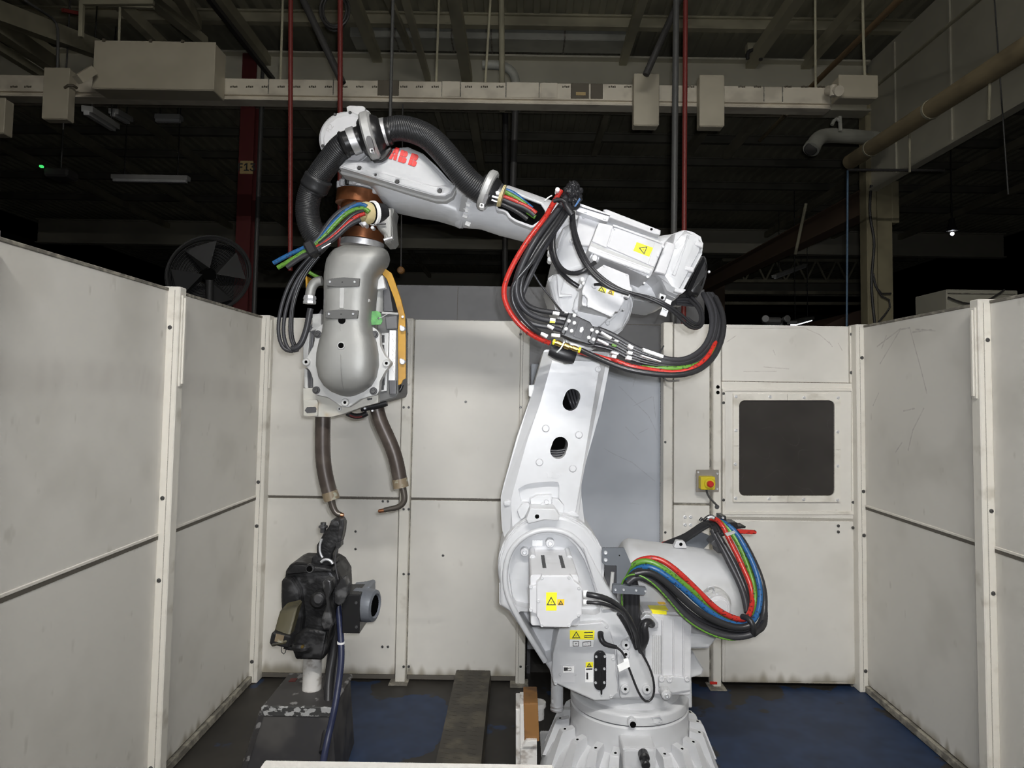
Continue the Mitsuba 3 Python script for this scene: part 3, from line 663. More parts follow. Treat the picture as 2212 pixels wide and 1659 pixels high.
add(rc, 'shaft', cat(box(x0, x1, 8.9, 8.92, 0, 6.1), box(x0, x1, 9.12, 9.14, 0, 6.1), box((x0 + x1) / 2 - .01, (x0 + x1) / 2 + .01, 8.9, 9.14, 0, 6.1)), 'mat_red_steel', False)
sg = add(rc, 'sign', box(X(518, 8.88, 360), X(546, 8.88, 360), 8.885, 8.90, Z(375, 8.88, 532), Z(347, 8.88, 532)), 'mat_sign', False)
add(sg, 'lettering', text('F13', 0.095, U(532, 361, 8.884), [1, 0, 0], [0, -1, 0], 0.002, True), 'mat_ink', False)
add(rc, 'conduit', cyl([X(556, 9.0, 480), 9.0, 0.0], [X(556, 9.0, 480), 9.0, 6.1], 0.03, 10), 'mat_grey_pipe')
bc = thing('brown_column', 'dim brown steel column in the dark hall just right of the robot motor', 'column')
add(bc, 'shaft', cat(box(X(1543, 18), X(1566, 18), 18.0, 18.03, 0, 4.6), box(X(1543, 18), X(1566, 18), 18.25, 18.28, 0, 4.6), box(X(1553, 18), X(1556, 18), 18, 18.28, 0, 4.6)), 'mat_brown_steel', False)

# busway with its tap-off boxes
YBUS = 6.0
bw = thing('busway', 'cream overhead busway rail with rows of small tap-off openings, crossing the whole view', 'busway')
za, zb = Z(214, YBUS, 1100), Z(178, YBUS, 1100)
xa, xb = X(-60, YBUS, 200), X(1795, YBUS, 200)
add(bw, 'housing', box(xa, xb, YBUS, YBUS + 0.12, za, zb, 0.006), 'mat_bus')
add(bw, 'lower_channel', cat(box(xa, xb, YBUS - 0.01, YBUS + 0.14, za - 0.045, za - 0.030, 0.003), box(xa, xb, YBUS + 0.02, YBUS + 0.03, za - 0.03, za)), 'mat_bus')
add(bw, 'lip', box(xa, xb, YBUS - 0.006, YBUS + 0.01, za, za + 0.012, 0.002), 'mat_bus')
for px in list(range(505, 820, 34)) + list(range(872, 960, 34)) + list(range(1012, 1100, 34)) + [1148, 1222] + list(range(1322, 1370, 34)) + [1492, 1602, 1636, 1702, 1738, 1774, 30, 60]:
    c = U(px, 188, YBUS)
    h = cat(*[box(c[0] + dx - 0.006, c[0] + dx + 0.006, YBUS - 0.003, YBUS + 0.01, c[2] - 0.008 + dz, c[2] + 0.008 + dz) for dx, dz in ((-0.024, 0), (-0.006, .004), (0.01, 0), (0.026, .002))])
    add(bw, 'tap_opening', h, 'mat_bus_dark', False)
for px in (580, 720, 955, 995, 1093, 1165, 1270, 1650, 1690): add(bw, 'joint_cover', box(X(px - 1, YBUS, 190), X(px + 1, YBUS, 190), YBUS - 0.004, YBUS + 0.1, za + 0.01, zb), 'mat_grime', False)
for a, b in ((955, 994), (1094, 1164), (1168, 1204)): add(bw, 'cover_plate', box(X(a, YBUS, 190), X(b, YBUS, 190), YBUS - 0.008, YBUS, za + 0.012, zb, 0.003), 'mat_bus')
for a, b, m in ((816, 862, 'mat_bus_dark'), (1233, 1272, 'mat_bus_dark'), (1276, 1302, 'mat_bus_dark')): add(bw, 'dark_plate', box(X(a, YBUS, 190), X(b, YBUS, 190), YBUS - 0.008, YBUS, za + 0.01, zb, 0.003), m)
add(bw, 'yellow_sticker', box(X(1244, YBUS, 190), X(1265, YBUS, 190), YBUS - 0.011, YBUS - 0.008, Z(207, YBUS, 1250), Z(200, YBUS, 1250)), 'mat_sign')
for px, dx, dy in ((1047, 24, 0.0), (940, 0, 0.3), (1768, 0, 0), (600, 4, 0), (245, 0, 0)):
    add(bw, 'hanger_rod', cyl([X(px, YBUS, 190), YBUS + 0.06, zb - 0.01], [X(px + dx, YBUS, 0), YBUS + 0.06 + dy, ZD], 0.011, 8), 'mat_joist')
def bus_box(name, label, x0, x1, y0, y1, dep, Y0):
    t = thing(name, label, 'tap-off box', 'tap-off boxes on the busway')
    a, b = U(x0, (y0 + y1) / 2, Y0)[0], U(x1, (y0 + y1) / 2, Y0)[0]
    zl, zh = U((x0 + x1) / 2, y1, Y0)[2], U((x0 + x1) / 2, y0, Y0)[2]
    add(t, 'case', box(a, b, Y0 + 0.006, Y0 + dep, zl, zh, 0.006), 'mat_bus_box')
    add(t, 'cover', box(a - 0.004, b + 0.004, Y0, Y0 + 0.012, zl + 0.004, zh + 0.006, 0.004), 'mat_bus_box')
    return t
t = bus_box('bus_box', 'long wide cream box hung on the busway at the upper left', 202, 463, 90, 193, 0.222, 5.76)
for p in (225, 326, 395): add(t, 'hook', box(X(p, 5.76, 90) - .012, X(p, 5.76, 90) + .012, 5.75, 5.77, Z(92, 5.76, 330), Z(86, 5.76, 330)), 'mat_bus_dark')
t = bus_box('bus_box', 'small upright cream box on the busway left of the long box', 93, 147, 147, 257, 0.10, 5.88)
add(t, 'conduit', cat(ptube([(124, 148, 5.93), (125, 70, 5.93), (118, 45, 5.93), (60, 5, 5.6), (0, -60, 5.8)], 5.5, 3.2, 0.06, 10)), 'mat_grey_pipe')
add(t, 'switch_handle', cat(ptube([(140, 190, 5.88), (152, 183, 5.87), (166, 190, 5.93)], 5.9, 3, 0.05, 8)), 'mat_bus_dark')
t = bus_box('bus_box', 'tall cream box on the busway, left one of the two beside the hanging red pipe', 1370, 1423, 160, 271, 0.112, 5.87)
t = bus_box('bus_box', 'tall cream box on the busway just right of the hanging red pipe', 1512, 1564, 163, 273, 0.112, 5.87)
t = bus_box('bus_box', 'short wide cream box at the right end of the busway', 1813, 1896, 163, 211, 0.152, 5.83)
add(t, 'conduit', ptube([(1868, 164, 5.9), (1865, 85, 5.9), (1863, -60, 5.9)], 5.9, 3, 0.1, 10), 'mat_joist')
add(t, 'fitting', cat(cyl(U(1790, 196, 5.9), U(1813, 196, 5.75), 0.045, 12), cyl(U(1800, 185, 5.8), U(1800, 208, 5.8), 0.03, 10)), 'mat_bus')
t = bus_box('bus_box', 'cream box at the left edge of the view, lowest of the boxes on the busway', -34, 9, 212, 288, 0.112, 5.87)
px_bar((168, 172), 5.6, (200, 152), 5.7, 0.07, 0.07, 'mat_bus_box', 'arm', 'bus_box')

# round pipes over the busway
el = thing('duct_elbow', 'short grey sheet metal pipe elbow above the busway, left of centre', 'duct')
add(el, 'pipe', cat(tube([U(1042, 140, 7.2), U(1075, 141, 7.2), U(1100, 150, 7.2), U(1113, 172, 7.2), U(1115, 240, 7.2)], 0.048, 0.03, 20)), 'mat_duct')
add(el, 'hanger', cyl(U(1085, 140, 7.2), [U(1085, 140, 7.2)[0], 7.2, ZD], 0.008, 6), 'mat_dark_pipe')
add(el, 'tail', cat(cyl(U(1114, 215, 7.2), U(1106, 470, 7.2), 0.035, 14)), 'mat_dark_pipe')
ew = thing('white_duct', 'pale round duct ending in an open downward elbow at the right', 'duct')
add(ew, 'pipe', tube([U(1755, 318, 7.4), U(1768, 300, 7.5), U(1795, 293, 7.7), U(1840, 295, 7.9), U(1905, 300, 8.2)], [0.082], 0.04, 24), 'mat_duct')
add(ew, 'open_mouth', disc(1753, 321, 14, 7.31, 7.34), 'mat_dark_pipe')
add(ew, 'rim', cyl(U(1756, 316, 7.38), U(1752, 323, 7.36), 0.088, 24), 'mat_duct')
add(ew, 'hanger', cat(pbar((1815, 250), (1817, 282), 7.6, 7.63, 7, 0), ptube([(1797, 270), (1806, 256), (1815, 262)], 7.6, 4, .05, 8)), 'mat_duct')
def pipe(name, label, a, b, Y, r, m, Yb=None, group=None):
    t = thing(name, label, 'pipe', group)
    p, q = U(*a, Y), U(*b, Yb or Y)
    if a[1] < 0: p = p + (p - q) * min((ZD - 0.01 - p[2]) / max(p[2] - q[2], 1e-3), 2.0)   # on up to the roof deck
    scene[t] = mikit.ply(cyl(p, q, r, 12), m, 35)
    return t
pipe('red_pipe', 'dark red vertical pipe hanging left of the robot, near the red column', (628, -40), (627, 585), 5.0, 0.017, 'mat_red_pipe')
pipe('red_pipe', 'dark red vertical pipe coming down behind the robot wrist disc', (735, -40), (734, 1352), 5.0, 0.019, 'mat_red_pipe')
pipe('red_pipe', 'dark red vertical pipe behind the rear motor of the robot', (1481, -40), (1473, 1352), 5.0, 0.018, 'mat_red_pipe')
pipe('grey_pipe', 'dark grey vertical pipe just left of the red pipe behind the motor', (1461, -40), (1448, 1342), 5.1, 0.024, 'mat_grey_pipe')
pipe('grey_pipe', 'thin dark grey pipe coming down behind the black hose', (850, -40), (842, 300), 5.0, 0.012, 'mat_grey_pipe')
pipe('brown_pipe', 'thin brown pipe slanting from the top edge to the busway end', (1950, -8), (1735, 205), 5.6, 0.03, 'mat_brown_pipe', 8.0)
pipe('conduit', 'thin cream conduit slanting from the top right to the right busway box', (2150, -30), (1898, 182), 5.5, 0.018, 'mat_joist', 8.4)
pipe('blue_pipe', 'thin dull blue pipe standing left of the olive column', (1831, 368), (1829, 720), 7.5, 0.011, 'mat_blue_pipe')
pipe('cross_pipe', 'thin dark pipe crossing level in front of the olive column', (1830, 367), (2040, 368), 7.5, 0.015, 'mat_dark_pipe')
pipe('vertical_conduit', 'grey conduit rising from the busway to the roof near the middle', (1085, 240), (1083, -30), 7.0, 0.03, 'mat_joist')
pipe('pole', 'dark vertical post standing in the dark behind the hose', (1092, 235), (1089, 1108), 9.6, 0.04, 'mat_dark_pipe')
pipe('strut', 'black slanting strut from the roof to the left tall busway box', (1476, -20), (1395, 162), 5.6, 0.028, 'mat_dark_pipe')
pipe('strut', 'black slanting strut to the busway near the wrist disc', (650, -10), (740, 180), 5.6, 0.03, 'mat_dark_pipe')
pipe('pipe_section', 'short bright tan pipe piece below the busway at the right', (1700, 245), (1642, 303), 8.4, 0.026, 'mat_tan_pipe', 10.5)
pipe('hanging_rod', 'thin pale rod hanging in the dark right of the motor', (1741, 440), (1718, 550), 11.0, 0.025, 'mat_joist')
pipe('cable_drop', 'thin dark cable loop hanging at the far upper right', (2140, -120), (2178, 420), 6.0, 0.006, 'mat_grey_pipe')
# coiled cable high up near the red pipe
cc = thing('cable_coil', 'loose coil of dark cable hung from the roof left of centre', 'cable')
scene[cc] = mikit.ply(cat(*[tube([U(723 + rx * math.cos(t), 22 + ry * math.sin(t), 6.0 + 0.02 * k) for t in np.linspace(0, 6.28, 16)], 0.011, 0.04, 8) for k, (rx, ry) in enumerate(((32, 38), (25, 34), (29, 45)))]), 'mat_dark_pipe', 35)
hk = thing('pulley_block', 'small pipe clamp hanging under the girder at the upper right', 'clamp')
add(hk, 'clamp', tube([U(1615, 128, 8.7), U(1617, 112, 8.7), U(1630, 108, 8.7), U(1642, 112, 8.7), U(1643, 130, 8.7)], 0.025, 0.03, 8), 'mat_dark_pipe')
add(hk, 'block', box(X(1612, 8.75, 110), X(1646, 8.75, 110), 8.7, 8.8, Z(112, 8.75, 1630), Z(96, 8.75, 1630)), 'mat_joist')

# unlit strip lights in the dark on the left, and the few lit ones
def strip(label, a, b, Y0, Y1, w=0.12, emit=None, m='mat_fixture', group='unlit strip lights in the dark hall'):
    t = thing('strip_light', label, 'light fixture', None if emit else group)
    p, q = U(*a, Y0), U(*b, Y1)
    add(t, 'housing', bar(p, q, w, 0.07), m, False)
    tb = bar(p + (q - p) * 0.02 + [0, -0.02, -0.05], p + (q - p) * 0.98 + [0, -0.02, -0.05], w * 0.5, 0.05)
    key = add(t, 'tube', tb, 'mat_label_white', False)
    if emit: scene[key]['emitter'] = {'type': 'area', 'radiance': rgb(emit)}
    for s_ in (0.15, 0.85):
        h_ = p + (q - p) * s_
        add(t, 'hanger', cyl([h_[0], h_[1], h_[2] + .03], [h_[0], h_[1], ZD], 0.008, 6), 'mat_dark_pipe')
    return t
strip('unlit strip light hanging in the dark at the left, below the long busway box', (244, 383), (408, 386), 11, 11)
strip('short unlit strip light just under the long busway box', (338, 254), (392, 255), 10, 10)
strip('unlit strip light slanting below the small busway box', (188, 235), (248, 273), 8, 9)
strip('short unlit strip light slanting right of the small busway box', (245, 240), (278, 258), 9, 9.6)
strip('dim strip light in the far hall right of the motor', (1672, 597), (1740, 572), 17, 19)
strip('lit white strip light seen just above the door transom', (1711, 697), (1750, 687), 15, 17, 0.2, [2.2, 2.3, 2.5])
bl = thing('bay_lamp', 'small bright round lamp shining in the dark at the right', 'lamp')
c = U(2057, 505, 12)
add(bl, 'bulb', trimesh.creation.icosphere(2, 0.033).apply_translation(c), 'mat_label_white', True)
scene[bl + '__bulb']['emitter'] = {'type': 'area', 'radiance': rgb([9, 9.3, 10])}
add(bl, 'shade', lathe(c + [0, 0, 0.05], [0, 0, 1], [(0, 0.09), (0.1, 0.05), (0.22, 0.04)], 14), 'mat_dark_pipe')
add(bl, 'drop_rod', cyl(c + [0, 0, 0.25], [c[0], c[1], ZD], 0.012, 8), 'mat_dark_pipe')
# green indicator of a small dark unit
gu = thing('indicator_unit', 'small hanging unit with one green light in the dark at the far left', 'sensor')
add(gu, 'drop_rod', cyl([X(118, 7, 361), 7.1, Z(362, 7, 118)], [X(118, 7, 361), 7.1, ZD], 0.008, 6), 'mat_dark_pipe')
add(gu, 'body', box(X(92, 7, 370), X(145, 7, 370), 7, 7.2, Z(380, 7, 120), Z(361, 7, 120), 0.02), 'mat_dark_pipe')
add(gu, 'green_light', box(X(89, 7, 360), X(95, 7, 360), 6.97, 7.0, Z(363, 7, 92), Z(358.5, 7, 92)), 'mat_green_tag')
scene[gu + '__green_light']['emitter'] = {'type': 'area', 'radiance': rgb([0.05, 0.7, 0.15])}

# big pedestal fan behind the left wall
fa = thing('drum_fan', 'large round dark grey caged fan standing behind the left cell wall', 'fan')
fc, fx, fz = U(450, 594, 5.6), np.array([0.86, 0.5, 0]), np.array([0.12, 0, 0.99])
fn = np.cross(fx, fz); fn /= np.linalg.norm(fn)
def ring3(R, off, r): return tube([fc + fn * off + fx * R * math.cos(t) + fz * R * math.sin(t) for t in np.linspace(0, 2 * math.pi, 40)], r, 0.03, 6)
add(fa, 'guard', cat(*[ring3(0.30 - 0.022 * i, -0.03 - 0.012 * i, 0.0035) for i in range(10)], *[ring3(0.29 - 0.0105 * i, -0.045 - 0.005 * i, 0.0042) for i in range(22)]), 'mat_fan_grey', False, kind='stuff')
add(fa, 'rim', cat(ring3(0.305, -0.02, 0.012), ring3(0.305, 0.10, 0.012)), 'mat_fan_grey')
add(fa, 'hub', lathe(fc + fn * 0.05, -fn, [(0, 0.055), (0.19, 0.055), (0.205, 0.04)], 20), 'mat_void')
for kk in range(4):
    t0 = kk * math.pi / 2 + 0.4
    rr = [fc + fn * (0.02 + 0.05 * s) + fx * R * math.cos(t0 + a) + fz * R * math.sin(t0 + a) for R, a, s in ((0.05, -0.3, 1), (0.28, -0.45, 1), (0.28, 0.45, -0.6), (0.05, 0.5, -.6))]
    add(fa, 'blade', cat(tm(rr, [[0, 1, 2], [0, 2, 3]]), tm(np.array(rr) + fn * 0.004, [[2, 1, 0], [3, 2, 0]])), 'mat_fan_grey', False)
add(fa, 'stand', cat(cyl(fc + fn * 0.1 - [0, 0, .05], [fc[0] + .05, fc[1] + .1, 0.05], 0.03, 12), lathe([fc[0] + .05, fc[1] + .1, 0.0], [0, 0, 1], [(0, 0.28), (0.03, 0.27), (0.05, 0.06)], 24)), 'mat_fan_grey')
# far things right: white board, brown roof, machines in the dark
wbd = thing('white_cabinet', 'pale cabinet top seen over the right cell wall', 'cabinet')
add(wbd, 'body', box(X(2045, 7.5, 660), X(2200, 7.5, 660), 7.5, 8.1, 0, Z(626, 7.5, 2120), 0.01), 'mat_girder')
add(wbd, 'cable', ptube([(2048, 642), (2090, 656), (2130, 650), (2170, 626)], 7.46, 2, 0.08, 8), 'mat_dark_pipe')
add(wbd, 'door_line', box(X(2050, 7.48, 660), X(2195, 7.48, 660), 7.485, 7.5, Z(636, 7.5, 2120), Z(634, 7.5, 2120)), 'mat_grime')
br = thing('brown_booth', 'dim brown booth with sloping top behind the door transom', 'booth')
add(br, 'body', ext(P2([(1745, 720), (1850, 672), (1872, 668), (1872, 1075), (1745, 1075)], 12.0), 12.0, 14.0), 'mat_hall_brown')
ml = thing('twin_spot_lamp', 'small clear twin lamp head standing just above the cell wall, right of the hoses', 'lamp')
add(ml, 'body', box(X(1652, 6.5, 690), X(1692, 6.5, 690), 6.5, 6.6, Z(700, 6.5, 1670), Z(685, 6.5, 1670), 0.02), 'mat_dark_pipe')
for px in (1653, 1692): add(ml, 'lamp_head', lathe(U(px, 690, 6.45), [0.3 if px > 1670 else -0.3, -1, 0], [(0, 0.02), (0.06, 0.035), (0.065, 0.03)], 14), 'mat_grey_pipe')
add(ml, 'post', cyl(U(1687, 690, 6.55), [U(1687, 690, 6.55)[0], 6.55, 0], 0.02, 10), 'mat_grey_pipe')
oh = thing('orange_hook_block', 'small dim orange hook block hanging in the dark right of the weld gun', 'hook')
add(oh, 'block', disc(865, 583, 8, 6.0, 6.05, 0.3), 'mat_rust_orange'); add(oh, 'chain', cyl(U(866, 577, 6.02), U(870, 225, 6.02), 0.006, 8), 'mat_dark_pipe')
# dim roof trusses far back on the right
tr = thing('roof_truss', 'dim steel truss far back in the hall right of the motor', 'truss')
Yr = 21.0
add(tr, 'chord', cat(*[bar(U(a, py, Yr), U(b, py + 1, Yr), 0.09, 0.09) for a, b, py in ((1560, 1870, 562), (1560, 1870, 607), (1540, 1880, 655), (1540, 1870, 632))]), 'mat_joist', False)
for k in range(14):
    xk = 1565 + k * 22
    add(tr, 'web_bar', bar(U(xk, 562 if k % 2 else 607, Yr), U(xk + 22, 607 if k % 2 else 562, Yr), 0.05, 0.05), 'mat_joist', False)
# hall walls
for nm, bx in (('wall_hall_far', box(-16, 16, 29.9, 30.1, 0, 6.5)), ('wall_hall_left', box(-14.1, -13.9, -4, 30, 0, 6.5)), ('wall_hall_right', box(13.9, 14.1, -4, 30, 0, 6.5)), ('wall_hall_near', box(-16, 16, -4.1, -3.9, 0, 6.5))):
    struct(nm); scene[nm] = mikit.ply(bx, 'mat_hall_wall', False)
# the lamps that light the cell: two high-bay strips hung above and behind the photographer
for lx, ly, lz in LAMPS:
    t = thing('high_bay_lamp', f'linear high-bay lamp hung above the cell front, {"left" if lx < 0 else "right"} one of two', 'lamp', 'high-bay lamps over the cell')
    tilt = math.radians(10); nn = np.array([0, math.sin(tilt), -math.cos(tilt)]); uu = np.array([0, math.cos(tilt), math.sin(tilt)])
    c = np.array([lx, ly, lz])
    add(t, 'housing', obox(c - nn * 0.05, [[1, 0, 0], uu, nn], [1.42, 0.16, 0.08], 0.01), 'mat_fixture')
    key = add(t, 'diffuser', fix(obox(c, [[1, 0, 0], uu, nn], [1.36, 0.10, 0.012])), 'mat_label_white', False)
    scene[key]['emitter'] = {'type': 'area', 'radiance': rgb(LAMP_RADIANCE)}
    for sx in (-.5, .5): add(t, 'hanger', cyl(c - nn * .05 + [sx, 0, 0], [lx + sx, ly - .05, ZD], 0.006, 6), 'mat_grey_pipe')
# ================================================================ the robot
RB = thing('industrial_robot', 'large white six-axis robot arm with coloured hose packs in the middle of the cell', 'robot')
def crop(x0, y0, s):
    return lambda *p: [(x0 + s * a[0], y0 + s * a[1]) + tuple(a[2:]) for a in p]
c1, c2, c3, c4, c5, c6 = crop(560, 200, .27125), crop(1060, 360, .27125), crop(560, 520, .3738), crop(1040, 760, .28944), crop(1060, 1080, .34892), crop(1280, 1080, .21694)
d1, d2, d3, d4, d5, d6, d7, d8 = crop(620, 220, .1085), crop(780, 300, .16275), crop(1040, 380, .1085), crop(1160, 420, .18083), crop(580, 400, .13264), crop(600, 560, .21708), crop(1080, 1480, .23508), crop(1100, 620, .17179)
W = 'mat_robot'
def at(c, x, y): return c((x, y))[0]
def plate(parent, name, pts, Y0, Y1, bev=0.004, r=0.004, m=W, smooth=35, **k):
    lab = k.pop('label', None)
    return add(parent, name, ext(P2(pts, Y0, r), Y0, Y1, bev, **k), m, smooth, label=lab)
def rbolt(parent, c, x, y, r, Y, m=W, name='bolt'):
    p = at(c, x, y)
    return add(parent, name, bolt(p[0], p[1], r, Y), m)
def rdisc(parent, name, c, x, y, r, Y0, Y1, m=W, bev=0.15):
    p = at(c, x, y)
    return add(parent, name, disc(p[0], p[1], r, Y0, Y1, bev), m)
def flat(parent, name, pts, Y, m, t=0.0012):
    return add(parent, name, ext(P2(pts, Y), Y - t, Y + 0.0005), m, False)
def cable(parent, name, c, pts, Y, r_px, m, step=0.014, sides=10):
    q = c(*pts)
    return add(parent, name, tube([U(p[0], p[1], p[2] if len(p) > 2 else Y) for p in q], SC(r_px, Y), step, sides), m, 60)
def warn(parent, c, pts, Y, m='mat_yellow_label', tri=None):
    k = flat(parent, 'warning_label', c(*pts), Y, m)
    if tri:
        t = P2(c(*tri), Y); t = t.difference(t.buffer(-0.0028))
        add(k, 'triangle_mark', ext(t, Y - 0.0022, Y - 0.0008), 'mat_ink', False)
        cx, cy = np.mean(tri, axis=0); q = at(c, cx, cy); u = U(q[0], q[1], Y - 0.0014)
        s = math.sqrt(P2(c(*tri), Y).area) * 0.14
        add(k, 'triangle_mark', ext(shapely.union_all([LineString([(u[0] + dx, u[2] - s), (u[0] + dx + s * .3, u[2] + s * 0.8)]).buffer(s * .13) for dx in (-s * .6, 0, s * .6)]), Y - 0.0022, Y - 0.0008), 'mat_ink', False)
    return k

# ---- base and turntable, axis 1
AX, AY = 0.50, 3.09
base = add(RB, 'base', lathe([AX, AY, 0], [0, 0, 1], [(0, .385), (.03, .385), (.05, .382), (.115, .360), (.165, .332), (.20, .30), (.222, .268), (.232, .256), (.26, .252), (.334, .252), (.341, .246), (.341, .2)], 80), W, 40)
for a in (179, 198, 217, 235, 251, 289, 306, 322, 340, 359, 16, 34, 52, 70, 88, 106, 124, 142, 160):
    a = math.radians(a)
    er, et = np.array([math.cos(a), math.sin(a), 0]), np.array([-math.sin(a), math.cos(a), 0])
    o = np.array([AX, AY, 0])
    pts = [o + er * r + et * s * w + [0, 0, z] for r, w, z in ((.258, .015, .264), (.312, .018, .256), (.318, .018, .248), (.372, .027, .115), (.27, .027, .115), (.256, .02, .20)) for s in (-1, 1)]
    add(base, 'lug', hull(pts), W, 25)
    if math.sin(a) < 0.55: add(base, 'lug_hole', lathe(o + er * .297 + [0, 0, .250], [0, 0, 1], [(0, .0052), (.0095, .0052)], 10), 'mat_void', False)
add(base, 'front_boss', ext(P2([(1345, 1616), (1418, 1616), (1416, 1760), (1350, 1760)], 2.74, .01), 2.74, 2.9, .012), W)
add(base, 'black_plug', cat(disc(1393, 1640, 11, 2.70, 2.74, .3), disc(1396, 1655, 9, 2.67, 2.72, .3)), 'mat_black')
add(base, 'foot', box(AX - .37, AX + .39, AY - .38, AY + .38, 0.0, .03, .006), W)
tt = add(RB, 'turntable', lathe([AX, AY, 0], [0, 0, 1], [(.345, .20), (.345, .248), (.349, .253), (.378, .2535), (.386, .250), (.392, .238), (.394, .215), (.46, .205), (.46, .1)], 80), W, 40)
add(tt, 'stop_boss', disc(1366, 1563, 9.5, 2.815, 2.87), W); add(tt, 'hole', disc(1367.5, 1566, 6.5, 2.8125, 2.82), 'mat_void')
hx = P2(d7((1335, 300), (1470, 288), (1497, 325), (1470, 355), (1335, 345)), 2.842)
add(tt, 'axis_mark', cat(ext(hx.difference(hx.buffer(-.002)), 2.8395, 2.87), text('- 1 +', .022, U(*at(d7, 1405, 322), 2.842), [1, 0, 0], [0, -1, 0], .003)), 'mat_robot', False)
add(RB, 'side_column', cat(ptube([(1204, 1440), (1203, 1533)], 3.02, 13), disc(1196, 1516, 5, 3.0, 3.02)), W)
add(RB + '__side_column', 'steel_ring', cat(*[lathe(U(1203, y, 3.02), [0, 0, 1], [(0, SC(14, 3.02)), (.006, SC(14, 3.02))], 20) for y in (1526, 1533)]), 'mat_steel')
plate(RB, 'rear_lug', c5((1225, 960), (1262, 955), (1320, 1050), (1310, 1085), (1270, 1095), (1225, 1110)), 3.0, 3.2, .01)
plate(RB, 'rear_skirt', c5((1180, 1070), (1245, 1090), (1250, 1290), (1225, 1290), (1180, 1180)), 3.02, 3.3, .01)

# ---- frame casting that carries axis 2
YFR = 2.86
circ2 = circ(1190.8, 1226.5, 114.4, YFR, 24)
fp = P2(c5((52, 520), (52, 655), (120, 700), (365, 1060), (385, 1130), (640, 1240), (740, 1240), (960, 1255), (1003, 1230), (1012, 1150), (985, 1050), (900, 900), (830, 740), (770, 620), (700, 520), (690, 290), (375, 300), (200, 300)), YFR, .006)
fr_poly = rnd(shapely.union_all([circ2, fp]), .008)
bowl = rnd(P2(c5((112, 470), (118, 400), (140, 330), (190, 265), (250, 230), (320, 212), (400, 210), (470, 232), (530, 285), (580, 370), (615, 460), (645, 560), (672, 640), (680, 700), (640, 712), (300, 690), (155, 655), (135, 620)), YFR), .012)
pocket = rnd(P2(c5((168, 690), (440, 700), (425, 800), (395, 880), (378, 1000), (345, 1010)), YFR), .006)
frm = add(RB, 'frame', ext(fr_poly, YFR, 3.26, .022, .02, 4, blind=[(bowl, .07), (pocket, .13)]), W, 40)
add(frm, 'rim', tube([U(*p, YFR - .004) for p in c5((340, 1000), (250, 860), (150, 690), (100, 570), (90, 450), (118, 330), (190, 240), (290, 192), (390, 186), (480, 210), (560, 278), (612, 370), (650, 480), (690, 560))], .0115, .012, 14), W, 60)
plate(frm, 'strut', c5((560, 275), (600, 300), (660, 420), (720, 530), (800, 640), (790, 680), (690, 690), (650, 560), (612, 430)), YFR - .022, YFR + .05, .012, .006)
plate(frm, 'stop_bracket', c5((245, 52), (395, 52), (428, 96), (420, 128), (330, 125), (232, 150), (218, 122)), YFR - .045, 2.95, .005)
rdisc(frm, 'hole', c5, 287, 103, 4.6, YFR - .0465, YFR - .04, 'mat_void')
for x, y, r in ((368, 270, 9.5), (210, 325, 9), (260, 357, 6.5), (488, 362, 6.5)):
    yb2 = 2.79 if y > 340 else YFR + .03
    b = rdisc(frm, 'boss', c5, x, y, r, yb2, YFR + .09); rbolt(frm, c5, x, y, r * .5, yb2, 'mat_zinc')
flat(frm, 'type_label', c5((258, 250), (322, 250), (320, 284), (258, 284)), YFR + .0675, 'mat_tape_white')
# cover plate with labels
YC = 2.826
cov = plate(RB, 'cover_plate', c5((500, 772), (690, 755), (735, 785), (768, 905), (790, 1195), (742, 1240), (642, 1244), (386, 1130), (378, 1062), (386, 950), (415, 832), (425, 795)), YC, 2.88, .006, .006)
for x, y in ((715, 782), (402, 1133), (745, 1216), (758, 982)): rbolt(cov, c5, x, y, 3.8, YC)
warn(cov, c5, ((490, 806), (643, 808), (640, 865), (490, 862)), YC, tri=((503, 855), (555, 855), (530, 812)))
k = flat(cov, 'pictogram_label', c5((490, 864), (638, 867), (634, 910), (490, 908)), YC, 'mat_label_white')
for pts in (((508, 872), (546, 872), (546, 905), (508, 905)), ((568, 878), (620, 874), (620, 904), (568, 906))):
    g = P2(c5(*pts), YC); g2 = shapely.union_all([g.difference(g.buffer(-.0022)), g.buffer(-.009)])
    add(k, 'pictogram', ext(g2, YC - .0022, YC - .001), 'mat_ink', False)
wl_ = P2(c5((592, 815), (632, 812), (632, 855), (592, 858)), YC)
add(cov, 'small_print', cat(*[ext(P2(c5((578, y), (632, y - 2), (632, y + 3), (578, y + 5)), YC), YC - .002, YC - .001) for y in (818, 838, 848)]), 'mat_ink', False)
flat(cov, 'battery_door', c5((434, 1022), (520, 1020), (520, 1128), (434, 1126)), YC - .001, 'mat_robot_flat', .003)
k = flat(cov, 'battery_label', c5((448, 1030), (516, 1030), (516, 1068), (448, 1068)), YC - .004, 'mat_label_white')
add(k, 'battery_mark', ext(P2(c5((452, 1034), (478, 1034), (470, 1054), (452, 1054)), YC), YC - .0065, YC - .005), 'mat_ink', False)
add(k, 'battery_mark', ext((lambda g: g.difference(g.buffer(-.0016)))(P2(c5((478, 1036), (498, 1036), (500, 1053), (472, 1053)), YC)), YC - .0065, YC - .005), 'mat_ink', False)
for x in (432, 521): rbolt(cov, c5, x, 1078, 3.6, YC)
warn(cov, c5, ((588, 1004), (634, 1004), (634, 1036), (588, 1036)), YC, tri=((594, 1033), (626, 1033), (610, 1008)))
k = flat(cov, 'voltage_label', c5((585, 1037), (634, 1037), (634, 1128), (585, 1128)), YC, 'mat_label_white')
